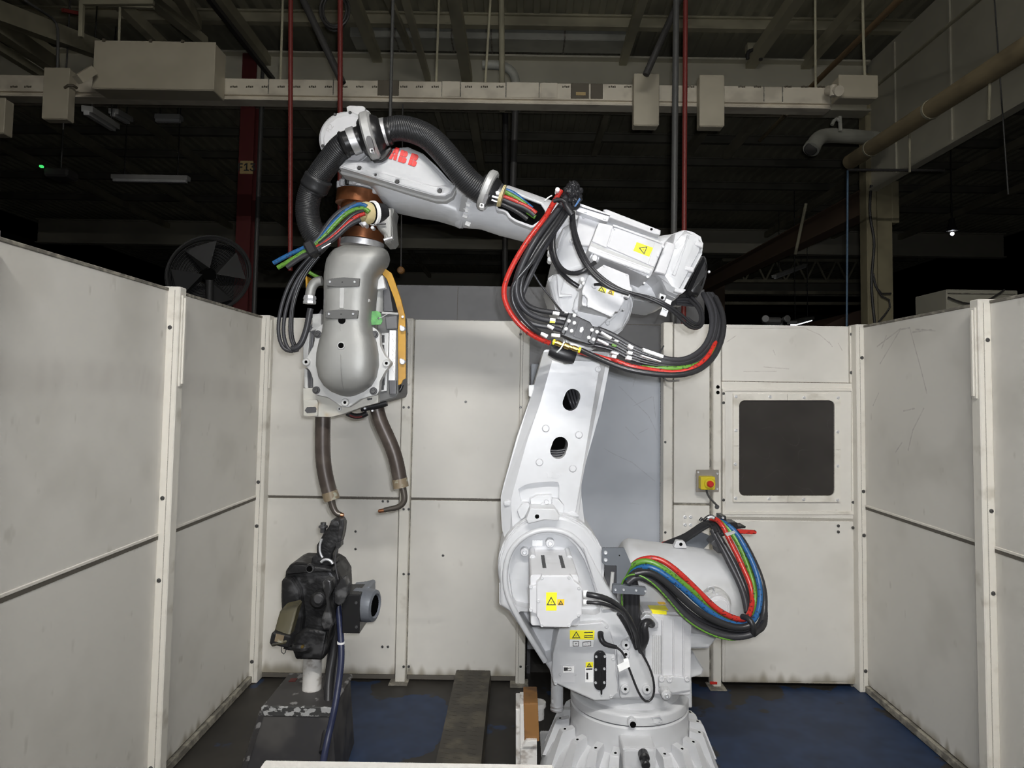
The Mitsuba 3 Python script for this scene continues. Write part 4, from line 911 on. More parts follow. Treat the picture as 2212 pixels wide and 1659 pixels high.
add(k, 'small_print', cat(ext(P2(c5((590, 1043), (630, 1041), (630, 1050), (590, 1052)), YC), YC - .002, YC - .001), ext(P2(c5((592, 1068), (603, 1068), (603, 1110), (592, 1110)), YC).buffer(0), YC - .002, YC - .001)), 'mat_ink', False)
sl = [at(c5, 676, 968), at(c5, 676, 1136)]
cap_ = LineString([(lambda u: (u[0], u[2]))(U(*p, YC)) for p in sl]).buffer(SC(12.8, YC))
bp = add(cov, 'black_port', ext(cap_, YC - .012, YC, .006), 'mat_black')
add(bp, 'ridge', ext(LineString([(lambda u: (u[0], u[2]))(U(*p, YC)) for p in (at(c5, 688, 965), at(c5, 683, 1190))]).buffer(.003), YC - .016, YC - .004), 'mat_black')
for x, y in ((653, 970), (706, 969), (651, 1050), (703, 1045), (650, 1131), (703, 1130)): rbolt(bp, c5, x, y, 2.7, YC - .012, 'mat_zinc')
plate(frm, 'foot_rib', c5((780, 930), (860, 850), (905, 905), (985, 1060), (1010, 1150), (1000, 1222), (800, 1232)), YC + .01, 2.9, .008, .01)
for x, y in ((838, 900), (833, 1172), (968, 1176), (836, 957)):
    rdisc(frm, 'boss', c5, x, y, 9.6, YC - .004, YC + .02); rdisc(frm, 'hole', c5, x + 1, y, 3, YC - .0055, YC, 'mat_void')
add(frm, 'hinge_pin', cat(ptube([at(c5, 1010, 1135) + (2.92,), at(c5, 1088, 1210) + (2.83,)], 2.86, 6), disc(*at(c5, 1090, 1212), 10.5, 2.80, 2.85, .3)), W)
rbolt(frm, c5, 1090, 1212, 5, 2.80, 'mat_zinc')

# ---- axis 2 motor, pointing at the viewer
YM = 2.50
m2 = add(RB, 'shoulder_motor', ext(P2([(1145, 1241), (1250, 1241), (1253, 1352), (1146, 1352)], YM + .03, .012), YM + .03, 2.93, .004), 'mat_robot_flat')
add(m2, 'side_flange', ext(P2(c5((240, 545), (300, 520), (560, 520), (563, 715), (300, 715), (240, 690)), YM + .014, .006), YM + .014, YM + .06, .003), 'mat_robot_flat')
mc = add(m2, 'cap', ext(P2(c5((318, 466), (490, 466), (508, 484), (515, 502), (560, 535), (566, 560), (566, 705), (548, 730), (515, 745), (500, 768), (496, 790), (315, 788), (304, 770), (298, 742), (284, 722), (284, 512), (304, 494)), YM, .003), YM, YM + .032, .004), 'mat_robot_flat')
for x, y in ((318, 482), (485, 480), (546, 545), (543, 712), (485, 776), (318, 776), (296, 625)): rbolt(mc, c5, x, y, 3.6, YM)
for x, y in ((249, 537), (249, 680)): rbolt(m2, c5, x, y, 4.2, YM + .014)
zt = U(1195, 1241, YM + .03)[2]
for px in (1181, 1222): add(m2, 'vent_slot', box(X(px - 4, YM + .1), X(px + 4, YM + .1), 2.62, 2.82, zt - .002, zt + .0015), 'mat_ink', False)
warn(mc, c5, ((343, 572), (410, 572), (408, 650), (343, 650)), YM, tri=((346, 650), (404, 650), (374, 598)))
flat(mc, 'warning_label', c5((343, 652), (408, 652), (407, 684), (343, 684)), YM, 'mat_yellow_label')
warn(mc, c5, ((412, 614), (456, 614), (454, 651), (412, 652)), YM, 'mat_orange_label', tri=((417, 648), (450, 648), (433, 620)))
for y, r in ((582, 8), (634, 6)):
    p = at(c5, 572, y); q = at(c5, 600, y)
    add(m2, 'gland', cyl(U(*p, YM + .08), U(*q, YM + .08), SC(r, YM)), 'mat_label_white')
cable(m2, 'cable', c5, ((596, 584, 2.57), (680, 600, 2.56), (760, 635, 2.62), (830, 695, 2.70), (880, 780, 2.74), (905, 850, 2.78), (915, 910, 2.80)), 2.6, 6, 'mat_cable')
cable(m2, 'cable', c5, ((596, 634, 2.57), (680, 640, 2.56), (770, 672, 2.62), (830, 720, 2.72), (870, 800, 2.78), (890, 860, 2.80)), 2.6, 4, 'mat_cable')

# encoder plug and thin lead on the cover
pl = add(RB, 'angled_plug', cat(sweep(spline([U(*p, y) for p, y in ((at(c5, 680, 825), YC - .005), (at(c5, 683, 855), YC - .025), (at(c5, 700, 885), YC - .03), (at(c5, 740, 902), YC - .03), (at(c5, 778, 912), YC - .025))], .008), np.linspace(.0125, .0075, len(spline([U(*p, y) for p, y in ((at(c5, 680, 825), YC - .005), (at(c5, 683, 855), YC - .025), (at(c5, 700, 885), YC - .03), (at(c5, 740, 902), YC - .03), (at(c5, 778, 912), YC - .025))], .008))), 12)), 'mat_rubber', 60)
cable(RB, 'lead', c5, ((778, 912), (808, 935), (832, 975), (856, 1040), (890, 1130), (930, 1215), (970, 1248), (1000, 1225), (1012, 1160), (995, 1070), (955, 980), (910, 890), (880, 830)), YC - .03, 2.3, 'mat_cable')
flat(RB, 'lead_tag', c5((782, 1022), (852, 990), (862, 1030), (795, 1062)), YC - .045, 'mat_tape_white', .004)
flat(RB, 'lead_tag', c5((820, 985), (850, 978), (856, 1000), (826, 1008)), YC - .04, 'mat_tape_white', .004)

# ---- lower arm
YA = 2.93
al = P2(c4((450, 50), (365, 350), (265, 640), (165, 1000), (143, 1090), (143, 1180), (152, 1330), (190, 1480), (450, 1650), (720, 1560), (790, 1400), (770, 1250), (750, 1080), (750, 1000), (772, 870), (900, 420), (965, 90), (980, 0), (470, -20)), YA, .012)
def stadium(c, x, y, dx, dy, r):
    a, b = U(*at(c, x - dx, y - dy), YA), U(*at(c, x + dx, y + dy), YA)
    return LineString([(a[0], a[2]), (b[0], b[2])]).buffer(SC(r, YA))
h1, h2 = stadium(c4, 672, 358, 9, -24, 16.6), stadium(c4, 580, 717, 8, -24, 16.8)
rec = rnd(P2(c4((275, 1022), (330, 990), (420, 975), (520, 968), (572, 972), (580, 1000), (580, 1098), (615, 1140), (600, 1215), (540, 1200), (365, 1165), (355, 1130), (298, 1125)), YA), .004)
arm = add(RB, 'lower_arm', ext(al, YA, 3.22, .045, .028, 1, blind=[(h1, .16), (h2, .16), (rec, .03)]), W, 14)
for h in (h1, h2): scene_k = add(arm, 'hole_floor', ext(h.buffer(-.001), YA + .14, YA + .158), 'mat_void', False)  # black plate: the dark inside the arm holes put into the colour
for x, y in ((480, 572), (728, 620), (433, 825), (682, 872)): rdisc(arm, 'boss', c4, x, y, 8.4, YA - .006, YA + .01, bev=.25)
for k in range(4): cable(arm, 'inner_cable', c4, ((630 + 25 * k, 270, 3.0), (665 + 22 * k, 380, 3.03), (700 + 22 * k, 460, 3.0)), 3.0, 3, 'mat_cable_grey')
for k in range(4): cable(arm, 'inner_cable', c4, ((510, 735 + 17 * k, 3.0), (570, 738 + 17 * k, 3.0), (650, 720 + 17 * k, 3.0)), 3.0, 2.6, 'mat_cable_grey')
plate(arm, 'stop_lug', c4((264, 1186), (305, 1130), (352, 1126), (366, 1160), (320, 1240), (292, 1258)), YA - .02, YA + .03, .005)
plate(arm, 'stop_lug', c4((527, 1094), (572, 1098), (622, 1150), (610, 1215), (548, 1200), (525, 1150)), YA - .015, YA + .03, .005)
plate(arm, 'stop_lug', c4((360, 1095), (415, 1070), (525, 1065), (525, 1170), (430, 1172), (370, 1165)), YA - .004, YA + .03, .005)
rdisc(arm, 'pin', c4, 487, 1122, 5, YA - .02, YA + .02); rdisc(arm, 'pin', c4, 460, 1148, 6, YA - .02, YA + .02)
plate(arm, 'pad', c4((163, 1120), (200, 1104), (222, 1112), (215, 1150), (168, 1150)), YA - .003, YA + .03, .006, .005)
plate(arm, 'pad', c4((645, 1192), (690, 1186), (735, 1222), (720, 1236), (640, 1228)), YA - .003, YA + .03, .006, .005)
hx = P2(c4((468, 905), (490, 884), (570, 888), (597, 918), (575, 942), (490, 938)), YA)
add(arm, 'axis_mark', cat(ext(hx.difference(hx.buffer(-.0018)), YA - .0015, YA + .003), text('+ 2 -', .022, U(*at(c4, 528, 915), YA - .0002), [1, 0, -.05], [0, -1, 0], .0016)), W, False)
plate(arm, 'side_block', c4((352, 250), (395, 243), (392, 280), (372, 340), (352, 330)), YA + .02, YA + .08, .004, .002, 'mat_label_white')
rbolt(arm, c4, 870, 130, 6.5, YA + .0, W)
flat(arm, 'cast_mark', c4((818, 258), (852, 290), (835, 385), (805, 375), (820, 330)), YA + .012, 'mat_grey_rib')

# ---- counterbalance cylinder at the back
pa, pb = U(1334, 1251, 3.22), U(1612, 1290, 3.22)
L = np.linalg.norm(pb - pa); R_ = SC(87.5, 3.22)
cb = add(RB, 'balancer', lathe(pa, pb - pa, [(0, R_ * .82), (.012, R_ * .93), (.03, R_), (L - .16, R_), (L - .11, R_ * .985), (L - .07, R_ * .93), (L - .035, R_ * .82), (L - .012, R_ * .62), (L, R_ * .3)], 56), W, 50)
plate(cb, 'eyelet', c6((805, 480), (838, 405), (915, 412), (948, 482)), 3.17, 3.2, .004, .006, 'mat_robot_flat'); rdisc(cb, 'hole', c6, 880, 442, 3.6, 3.1685, 3.172, 'mat_void')
rdisc(cb, 'bearing_plate', c6, 1235, 1045, 33, 3.0, 3.1, 'mat_grey_rib')
rdisc(cb, 'bearing_cap', c6, 1262, 1085, 26, 2.97, 3.05, 'mat_robot_flat'); rdisc(cb, 'bearing_cap', c6, 1262, 1085, 20, 2.965, 3.05, 'mat_robot_flat', .08)
for x, y in ((1205, 917), (1240, 940), (1140, 960)): rbolt(cb, c6, x, y, 2.8, 3.0, 'mat_zinc')
add(cb, 'lift_handle', ptube(c6((1150, 900), (1155, 865), (1200, 868), (1212, 900)), 3.0, 1.6), 'mat_zinc')
plate(cb, 'lower_bracket', c6((900, 1240), (1330, 1180), (1240, 1380), (1160, 1482), (960, 1487)), 3.14, 3.34, .012, .006)

# ---- axis 1 motor, standing upright
m1 = add(RB, 'turn_motor', ext(P2([(1394, 1326), (1494, 1334), (1492, 1502), (1394, 1500)], 2.87, .01), 2.87, 3.08, .005), 'mat_robot_flat')
zc = U(1440, 1328, 2.88)[2]
add(m1, 'top_cover', box(X(1387, 2.93), X(1487, 2.93), 2.89, 3.12, zc - .04, zc + .006, .008), 'mat_robot_flat')
for px in list(range(1412, 1430, 4)): add(m1, 'groove', box(X(px, 2.868), X(px + 1.6, 2.868), 2.866, 2.872, U(px, 1455, 2.87)[2], U(px, 1372, 2.87)[2]), 'mat_grey_rib', False)
for px, w in ((1431, 3), (1455, 3), (1476, 3)): add(m1, 'rib', box(X(px, 2.862), X(px + w, 2.862), 2.856, 2.88, U(px, 1480, 2.86)[2], U(px, 1338, 2.86)[2], .002), 'mat_robot_flat')
plate(m1, 'base_flange', c5((1040, 1100), (1130, 1090), (1200, 1100), (1240, 1090), (1240, 1180), (1130, 1200), (1040, 1160)), 2.855, 3.05, .006)
for x, y in ((1056, 1106), (1106, 1110), (1215, 1105)): rbolt(m1, c5, x, y, 6, 2.855, 'mat_robot_flat')
for x, y in ((905, 1165), (1090, 1050)): pass
k = flat(m1, 'warning_label', [(1406, 1316), (1440, 1320), (1440, 1331), (1410, 1327)], 2.885, 'mat_yellow_label')
add(m1, 'top_label', box(X(1404, 2.95), X(1442, 2.95), 2.92, 2.98, zc + .005, zc + .0075), 'mat_yellow_label', False)
add(m1, 'top_label', box(X(1425, 3.0), X(1440, 3.0), 3.0, 3.03, zc + .005, zc + .0075), 'mat_orange_label', False)
add(m1, 'connector_flange', ext(rnd(P2(c6((480, 1190), (530, 1140), (590, 1150), (660, 1230), (650, 1280), (600, 1280), (500, 1240)), 2.85), .006), 2.85, 2.88, .003), 'mat_zinc')
cable(m1, 'cable', c6, ((590, 1240, 2.83), (545, 1215, 2.80), (518, 1260, 2.79), (528, 1350, 2.80), (510, 1430, 2.82), (470, 1500, 2.85)), 2.8, 8, 'mat_cable')
cable(m1, 'cable', c6, ((560, 1200, 2.83), (500, 1210, 2.83), (470, 1260, 2.84), (470, 1400, 2.85), (450, 1480, 2.85)), 2.85, 4, 'mat_cable')

# ---- grey sheet brackets that hold the lower hoses
hb = plate(RB, 'hose_bracket', c6((95, 478), (315, 478), (388, 645), (290, 825), (240, 865), (240, 655), (130, 652), (95, 620)), 2.83, 2.842, .001, .003, 'mat_blue_grey')
for x, y in ((130, 525), (130, 597)): rbolt(hb, c6, x, y, 4.2, 2.83, 'mat_zinc')
rdisc(hb, 'hole', c6, 268, 553, 1.3, 2.8285, 2.83, 'mat_void')
hb2 = plate(RB, 'hose_bracket', c6((205, 850), (300, 850), (540, 880), (520, 948), (200, 932)), 2.80, 2.83, .001, .003, 'mat_blue_grey')
for x, y in ((228, 895), (310, 895), (433, 900), (525, 910)): rbolt(hb2, c6, x, y, 2.6, 2.80, 'mat_zinc')
plate(RB, 'bracket_gap', c6((120, 650), (245, 650), (245, 980), (200, 960), (120, 760)), 2.9, 2.93, .001, .002, 'mat_dark_steel')
add(RB, 'bracket_rod', ptube(c6((200, 720), (185, 900)), 2.86, 4), 'mat_grey_rib')

# ---- shoulder of the upper arm: joint lug, elbow motor, rear casing, forearm
YJ = 2.84
jl = add(RB, 'elbow_joint', ext(rnd(P2(d4((120, 1040), (135, 985), (190, 945), (300, 930), (480, 960), (620, 900), (1120, 1060), (1165, 1250), (1160, 1330), (1120, 1480), (1040, 1610), (950, 1690), (600, 1900), (360, 1900), (310, 1700), (230, 1400), (160, 1160)), YJ), .012), YJ, 3.28, .03, .035, 4), W, 40)
plate(jl, 'rib', d4((235, 960), (300, 940), (330, 1000), (285, 1180), (420, 1190), (420, 1220), (260, 1230), (240, 1120)), YJ - .012, YJ + .02, .006, .003)
plate(jl, 'rib', d4((800, 1500), (960, 1380), (1010, 1400), (830, 1560)), YJ - .01, YJ + .02, .005, .003)
YM3 = 2.60
m3p = d4((800, 838), (1098, 958), (1115, 1090), (1140, 1120), (1140, 1150), (1100, 1240), (1030, 1215), (1045, 1260), (980, 1395), (935, 1400), (895, 1465), (620, 1345), (600, 1330), (603, 1250), (575, 1210), (540, 1195), (535, 1160), (600, 980), (700, 905))
m3 = add(RB, 'elbow_motor', ext(P2([(1262, 596), (1346, 612), (1332, 676), (1256, 660)], YM3 + .03, .01), YM3 + .03, 2.94, .004), 'mat_robot_flat')
m3c = add(m3, 'cap', ext(P2(m3p, YM3, .003), YM3, YM3 + .032, .004), 'mat_robot_flat')
for x, y in ((803, 858), (1074, 962), (558, 1195), (617, 1340), (893, 1447), (1032, 1375), (1015, 1215)): rbolt(m3c, d4, x, y, 2.4, YM3)
plate(m3, 'root_flange', d4((450, 1250), (520, 1100), (760, 1050), (1000, 1200), (1000, 1390), (870, 1470), (700, 1640), (600, 1600), (420, 1380)), YJ - .025, YJ + .05, .008, .006, 'mat_robot')
for x, y in ((467, 1395), (845, 1540)): rbolt(m3, d4, x, y, 4.5, YJ - .025, W)
warn(m3c, d4, ((725, 1150), (765, 1095), (830, 1130), (818, 1185)), YM3, tri=((730, 1150), (818, 1183), (770, 1100)))
warn(m3c, d4, ((838, 1180), (880, 1130), (925, 1160), (912, 1210)), YM3, 'mat_orange_label', tri=((845, 1180), (905, 1203), (885, 1142)))
rdisc(m3c, 'gland', d4, 688, 1090, 5.5, YM3 - .02, YM3, 'mat_robot_flat')
for x, y, r in ((545, 1010, 5.2), (513, 1095, 5.2), (560, 1060, 4)): rdisc(m3, 'gland', d4, x, y, r, YM3 + .02, YM3 + .08, 'mat_label_white', .4)

YH = 2.80
hsp = rnd(P2(d4((215, 640), (250, 470), (330, 330), (440, 270), (510, 220), (870, 250), (1480, 440), (1640, 420), (1780, 385), (1880, 420), (2000, 480), (2020, 690), (1880, 960), (1800, 1140), (1700, 1230), (1560, 1280), (1420, 1262), (1170, 1215), (1110, 1060), (790, 850), (470, 930), (330, 970), (235, 880), (185, 760)), YH), .012)
hs = add(RB, 'rear_casing', ext(hsp, YH + .05, 3.30, .035, .04, 4), W, 40)
plate(hs, 'side_plate', d4((500, 225), (560, 235), (760, 330), (700, 420), (640, 620), (500, 605), (475, 560), (472, 420)), YH + .02, YH + .08, .006, .004, 'mat_robot_flat')
rbolt(hs, d4, 558, 270, 4, YH + .02); rbolt(hs, d4, 420, 560, 6, YH + .045)
plate(hs, 'rib', d4((250, 560), (310, 400), (345, 420), (280, 600), (240, 700)), YH + .04, YH + .09, .008, .004)
plate(hs, 'rail_bracket', d4((480, 128), (512, 104), (876, 236), (845, 325), (800, 318), (470, 200)), YH - .03, YH + .02, .003, .003, 'mat_zinc')
add(hs, 'rail_lip', bar(U(*at(d4, 490, 140), YH - .032), U(*at(d4, 870, 258), YH - .032), .006, .004, bev=.001), 'mat_dark_steel')
for x, y in ((580, 205), (810, 288)): rbolt(hs, d4, x, y, 3.6, YH - .03, 'mat_zinc')
plate(hs, 'top_flange', d4((785, 178), (835, 175), (880, 192), (1480, 425), (1475, 485), (1390, 470), (860, 275)), YH + .0, YH + .07, .006, .003, 'mat_robot_flat')
rdisc(hs, 'hole', d4, 1368, 415, 2.8, YH - .0015, YH + .003, 'mat_void')
YM4 = 2.60
m4 = add(RB, 'wrist_motor', ext(P2(d4((738, 336), (1525, 585), (1372, 960), (1345, 1000), (612, 655)), YM4 + .008, .004), YM4 + .008, 2.9, .006), 'mat_robot_flat')
plate(m4, 'end_cap', d4((738, 333), (912, 372), (832, 640), (655, 560)), YM4, YM4 + .03, .004, .003, 'mat_robot_flat')
plate(m4, 'front_panel', d4((928, 388), (1512, 595), (1398, 868), (842, 628)), YM4 + .002, YM4 + .03, .003, .003, 'mat_robot_flat')
plate(m4, 'rail', d4((910, 352), (1500, 560), (1492, 590), (905, 378)), YM4 - .004, YM4 + .03, .004, .002, 'mat_robot_flat')
plate(m4, 'rail', d4((615, 640), (830, 700), (1380, 905), (1345, 955), (800, 760), (612, 680)), YM4 - .008, YM4 + .03, .006, .003, 'mat_robot_flat')
plate(m4, 'groove', d4((650, 575), (830, 650), (1395, 872), (1385, 895), (830, 690), (640, 612)), YM4 + .0065, YM4 + .02, 0, .001, 'mat_grey_rib')
plate(m4, 'end_line', d4((1405, 575), (1409, 577), (1330, 830), (1326, 828)), YM4 + .0005, YM4 + .01, 0, 0, 'mat_grey_rib')
warn(m4, d4, ((1192, 570), (1388, 638), (1340, 745), (1150, 672)), YM4 + .002, tri=((1215, 638), (1320, 622), (1280, 718)))
for x, y, r in ((928, 412, 2.2), (852, 615, 2.2), (1480, 575, 3), (1505, 625, 3.2), (1355, 900, 3), (1320, 985, 3.4), (1442, 735, 2.4), (1280, 1060, 2.6)): rbolt(m4, d4, x, y, r, YM4, 'mat_zinc')
add(m4, 'gland', cat(disc(*at(d4, 688, 755), 12, YM4 + .02, YM4 + .05, .2), disc(*at(d4, 688, 760), 8, YM4 - .005, YM4 + .03, .3)), 'mat_zinc')
for y in (745, 775): add(m4, 'gland_nut', disc(*at(d4, 690, y), 4.5, YM4 - .018, YM4, .3), 'mat_label_white')
YG = 2.64
gb = add(RB, 'gear_end', ext(rnd(P2(d4((1548, 556), (1625, 590), (1660, 430), (1785, 382), (1895, 408), (2000, 472), (2028, 575), (2016, 700), (1872, 970), (1775, 1150), (1690, 1215), (1560, 1150), (1490, 1012), (1402, 930)), YG), .004), YG, 3.22, .05, .06, 3), W, 30)
plate(gb, 'neck', d4((1548, 556), (1665, 592), (1540, 960), (1402, 925)), YG - .012, YG + .05, .008, .003, 'mat_robot_flat')
plate(gb, 'cover_ridge', d4((1600, 960), (1800, 470), (1840, 480), (1660, 1000)), YG - .004, YG + .04, .012, .003)
for q in (((1893, 552), (1990, 575), (1985, 640), (1880, 605)), ((1770, 848), (1880, 872), (1872, 930), (1762, 902)), ((1650, 1112), (1790, 1135), (1740, 1182), (1640, 1160))): plate(gb, 'lug', d4(*q), YG + .0, YG + .06, .004, .003, 'mat_robot_flat')
bk = add(gb, 'black_end_cap', ext(rnd(P2(d4((2010, 690), (2052, 745), (2066, 850), (2055, 980), (2015, 1110), (1950, 1215), (1850, 1210), (1790, 1160), (1880, 960)), 2.74), .006), 2.74, 3.1, .03, .05, 3), 'mat_black')
rbolt(bk, d4, 2054, 925, 3, 2.77, 'mat_zinc')
plate(gb, 'tab', d4((1468, 1178), (1545, 1205), (1525, 1265), (1460, 1240)), 2.62, 2.66, .003, .002, 'mat_robot_flat'); rdisc(gb, 'hole', d4, 1497, 1232, 3.4, 2.6185, 2.622, 'mat_void')
tg = plate(gb, 'white_tag', d4((1545, 1245), (1612, 1270), (1545, 1462), (1466, 1435)), 2.56, 2.568, .001, .002, 'mat_tape_white')
add(tg, 'lettering', text('8', .026, U(*at(d4, 1540, 1345), 2.559), [.93, 0, -.36], [0, -1, 0], .0008), 'mat_robot_dark', False)
for y in (690, 770): add(hs, 'hex_bolt', cat(disc(*at(d4, 158, y), 6, YH + .02, YH + .08, .2)), 'mat_label_white')
plate(hs, 'bolt_lug', d4((180, 820), (260, 790), (300, 860), (210, 890)), YH + .03, YH + .09, .005, .002)

# forearm tube from the casing to the wrist flange
YT = 3.04
fo = add(RB, 'forearm', limb([((1014, 425), (1000, 489), .085), ((1026, 424), (1014, 491), .088), ((1052, 415), (1038, 493), .095), ((1075, 407), (1058, 500), .10), ((1100, 405), (1080, 507), .11), ((1150, 423), (1122, 517), .12), ((1200, 442), (1172, 531), .13), ((1260, 462), (1228, 556), .13)], YT), W, 50)
pk = rnd(P2(d3((330, 440), (500, 330), (740, 385), (880, 450), (1180, 560), (1265, 690), (1262, 810), (1010, 985), (700, 870), (590, 800), (520, 700), (440, 660), (330, 640)), YT - .15), .006)
rm = pk.buffer(.011).difference(pk)
add(fo, 'pocket_rim', ext(rm, YT - .150, YT - .09, .004), W)
add(fo, 'pocket', ext(pk, YT - .138, YT - .06), 'mat_void', False)  # black plate on the surface stands in for the shade of a recess
for k, (m_, pts) in enumerate((('mat_blue_hose', ((480, 285), (620, 340), (760, 440), (900, 560), (1010, 650))), ('mat_green_hose', ((470, 320), (620, 400), (780, 500), (900, 590))), ('mat_red_hose', ((440, 415), (600, 470), (780, 555), (950, 640), (1090, 745))), ('mat_cable', ((420, 500), (600, 570), (800, 660), (1000, 760))), ('mat_cable', ((400, 560), (600, 650), (780, 760), (920, 860))), ('mat_cable_grey', ((430, 470), (640, 560), (850, 640), (1060, 790))), ('mat_green_hose', ((800, 650), (920, 720), (1075, 820))))):
    cable(RB + '__forearm_hoses', ('blue_hose', 'green_hose', 'red_hose', 'black_hose', 'black_hose', 'grey_hose', 'green_hose')[k], d3, pts, YT - .155 - .006 * (k % 3), 5.2, m_)
# flange ring with its white bolts
fd = U(1016, 458, YT) - U(950, 430, YT)
add(RB, 'wrist_flange', lathe(U(998, 455, YT), fd, [(0, SC(38, YT)), (.02, SC(38, YT)), (.024, SC(36, YT)), (.03, SC(36, YT))], 40), W)
add(RB + '__wrist_flange', 'flange_gap', lathe(U(1008, 458, YT), fd, [(0, SC(34.2, YT)), (.006, SC(34.2, YT))], 40), 'mat_robot_dark')
flat(RB + '__wrist_flange', 'serial_plate', d2((1345, 745), (1415, 770), (1375, 970), (1300, 955)), 2.945, 'mat_robot_dark', .004)
for x, y in ((1425, 870), (1400, 945), (1390, 1025), (1425, 1130)):
    p = at(d2, x, y); add(RB + '__wrist_flange', 'hex_bolt', cyl(U(p[0] - 6, p[1] - 2, 2.95), U(p[0] + 4, p[1] + 2, 2.95), SC(5, YT), 6), 'mat_label_white')
# wrist casting with its big cover
YW = 2.93
wcs = c1((1648, 825), (1648, 1068), (1580, 745), (1580, 1062), (1480, 720), (1480, 1030), (1400, 690), (1400, 1006), (1290, 640), (1290, 990), (1180, 600), (1180, 966), (1080, 590), (1080, 945), (1000, 590), (1000, 900), (930, 590), (930, 800), (860, 590), (860, 740))
wc = add(RB, 'wrist_casting', limb([(wcs[2 * k], wcs[2 * k + 1], hd) for k, hd in enumerate((.088, .10, .11, .115, .12, .12, .12, .12, .11, .09))], 3.05, 40, 2.8), W, 40)
cvp = rnd(P2(c1((628, 600), (690, 525), (860, 545), (1000, 530), (1060, 445), (1180, 430), (1300, 480), (1420, 590), (1500, 680), (1562, 738), (1540, 795), (1480, 832), (1400, 830), (1200, 775), (900, 680), (650, 615)), 2.88), .006)
wcv = add(RB, 'wrist_cover', ext(cvp, 2.86, 2.99, .035, .03, 5), W, 40)
gsk = affinity.translate(cvp, 0, -.012)
add(wcv, 'gasket', ext(gsk, 2.905, 2.98, .003), 'mat_grey_rib')
band = rnd(P2(c1((640, 598), (760, 560), (900, 600), (1200, 690), (1400, 745), (1480, 735), (1555, 745), (1530, 800), (1480, 828), (1400, 826), (1200, 770), (900, 676)), 2.86), .004)
add(wcv, 'lower_band', ext(band, 2.853, 2.90, .012, .01, 3, holes=[circ(*at(c1, x, y), r, 2.853) for x, y, r in ((795, 597, 4.6), (925, 653, 2.6), (1097, 707, 4.8), (1437, 780, 5))]), W, 40)
for x, y, r in ((795, 597, 4.6), (925, 653, 2.6), (1097, 707, 4.8), (1437, 780, 5)): rdisc(wcv, 'screw_hole', c1, x, y, r * 1.05, 2.858, 2.861, 'mat_ink')
# the maker's letters: each letter cut by a thin white cross
def letter(ch, c, h, ang):
    x0, y0 = at(c1, *c); u = U(x0, y0, 2.857)
    w = h * .62
    if ch == 'A': g = Polygon([(-w * .5, -h / 2), (-w * .12, -h / 2), (-w * .04, -h * .26), (w * .10, -h * .26), (w * .10, -h / 2), (w * .48, -h / 2), (w * .48, h / 2), (-w * .02, h / 2)]).difference(Polygon([(.0, -h * .10), (w * .12, -h * .10), (w * .12, h * .22)]))
    else:
        g = shapely.union_all([shapely.box(-w / 2, -h / 2, 0, h / 2), Polygon([(0, h / 2), (w * .3, h / 2), (w * .46, h * .40), (w * .46, h * .12), (w * .28, 0), (0, 0)]), Polygon([(0, 0.02 * h), (w * .32, .02 * h), (w * .54, -h * .12), (w * .54, -h * .38), (w * .38, -h / 2), (0, -h / 2)])]).buffer(-h * .02).buffer(h * .02)
    g = g.difference(shapely.union_all([shapely.box(-w, -h * .03, w, h * .015), shapely.box(-.0009, -h, .0009, h)]))
    g = affinity.translate(affinity.rotate(g, ang, origin=(0, 0)), u[0], u[2])
    return add(wcv, 'red_letter', ext(g, 2.8555, 2.8605), 'mat_red_print', False)
letter('A', (1074, 484), SC(28, 2.86), -14); letter('B', (1146, 510), SC(27, 2.86), -16); letter('B', (1228, 536), SC(27, 2.86), -18)
# wrist head disc
hd = add(RB, 'wrist_head', cat(disc(*at(c1, 692, 360), 61, 2.93, 3.2, .08, 48)), W, 40)
add(hd, 'face', ext(affinity.translate(circ(*at(c1, 702, 372), 53, 2.92, 20), 0, 0), 2.918, 2.95, .006), 'mat_robot_flat')
for x, y in ((602, 172), (722, 157), (505, 422)): rdisc(hd, 'bolt_recess', c1, x, y, 3.4, 2.926, 2.932, 'mat_ink')
plate(hd, 'top_block', c1((692, 112), (715, 100), (820, 103), (842, 115), (838, 185), (700, 185)), 2.96, 3.14, .006, .003, 'mat_robot_flat')
plate(hd, 'side_block', c1((835, 115), (870, 135), (895, 195), (900, 330), (830, 330), (815, 160)), 2.98, 3.16, .02, .006)
add(hd, 'cast_text', text('R2', .022, U(*at(c1, 560, 285), 2.9185), [.5, 0, .8], [0, -1, 0], .0016), W, False)
# turning unit below the wrist: toothed white collar, bronze rings
wx = np.array([.10, .0, 1.0]); wx /= np.linalg.norm(wx)
YW2 = 3.08
col = add(RB, 'wrist_collar', cat(lathe(U(776, 412, YW2), wx, [(0, SC(44, YW2)), (.012, SC(45, YW2)), (.02, SC(42, YW2)), (.07, SC(40, YW2)), (.10, SC(30, YW2))], 40)), W)
for k in range(9):
    a = math.pi * (1.02 + .96 * k / 8)
    p = U(776, 410, YW2) + np.array([math.cos(a), math.sin(a), 0]) * SC(44, YW2)
    add(col, 'collar_tooth', obox(p + [0, 0, .012], [[math.cos(a), math.sin(a), 0], [-math.sin(a), math.cos(a), 0], [0, 0, 1]], [.02, .018, .03], .003), 'mat_robot_flat' if k % 3 else 'mat_bolt_dark')
add(col, 'corner_block', obox(U(813, 412, YW2 - .07), np.eye(3), [.035, .03, .03], .006), 'mat_robot_flat')
rg = add(RB, 'bronze_ring', lathe(U(776, 447, YW2), wx, [(0, SC(42, YW2)), (.004, SC(51.5, YW2)), (.062, SC(51.5, YW2)), (.066, SC(46, YW2))], 48), 'mat_bronze')
add(RB, 'ring_spacer', lathe(U(778, 492, YW2), wx, [(0, SC(43, YW2)), (.10, SC(47, YW2))], 40), 'mat_bronze')
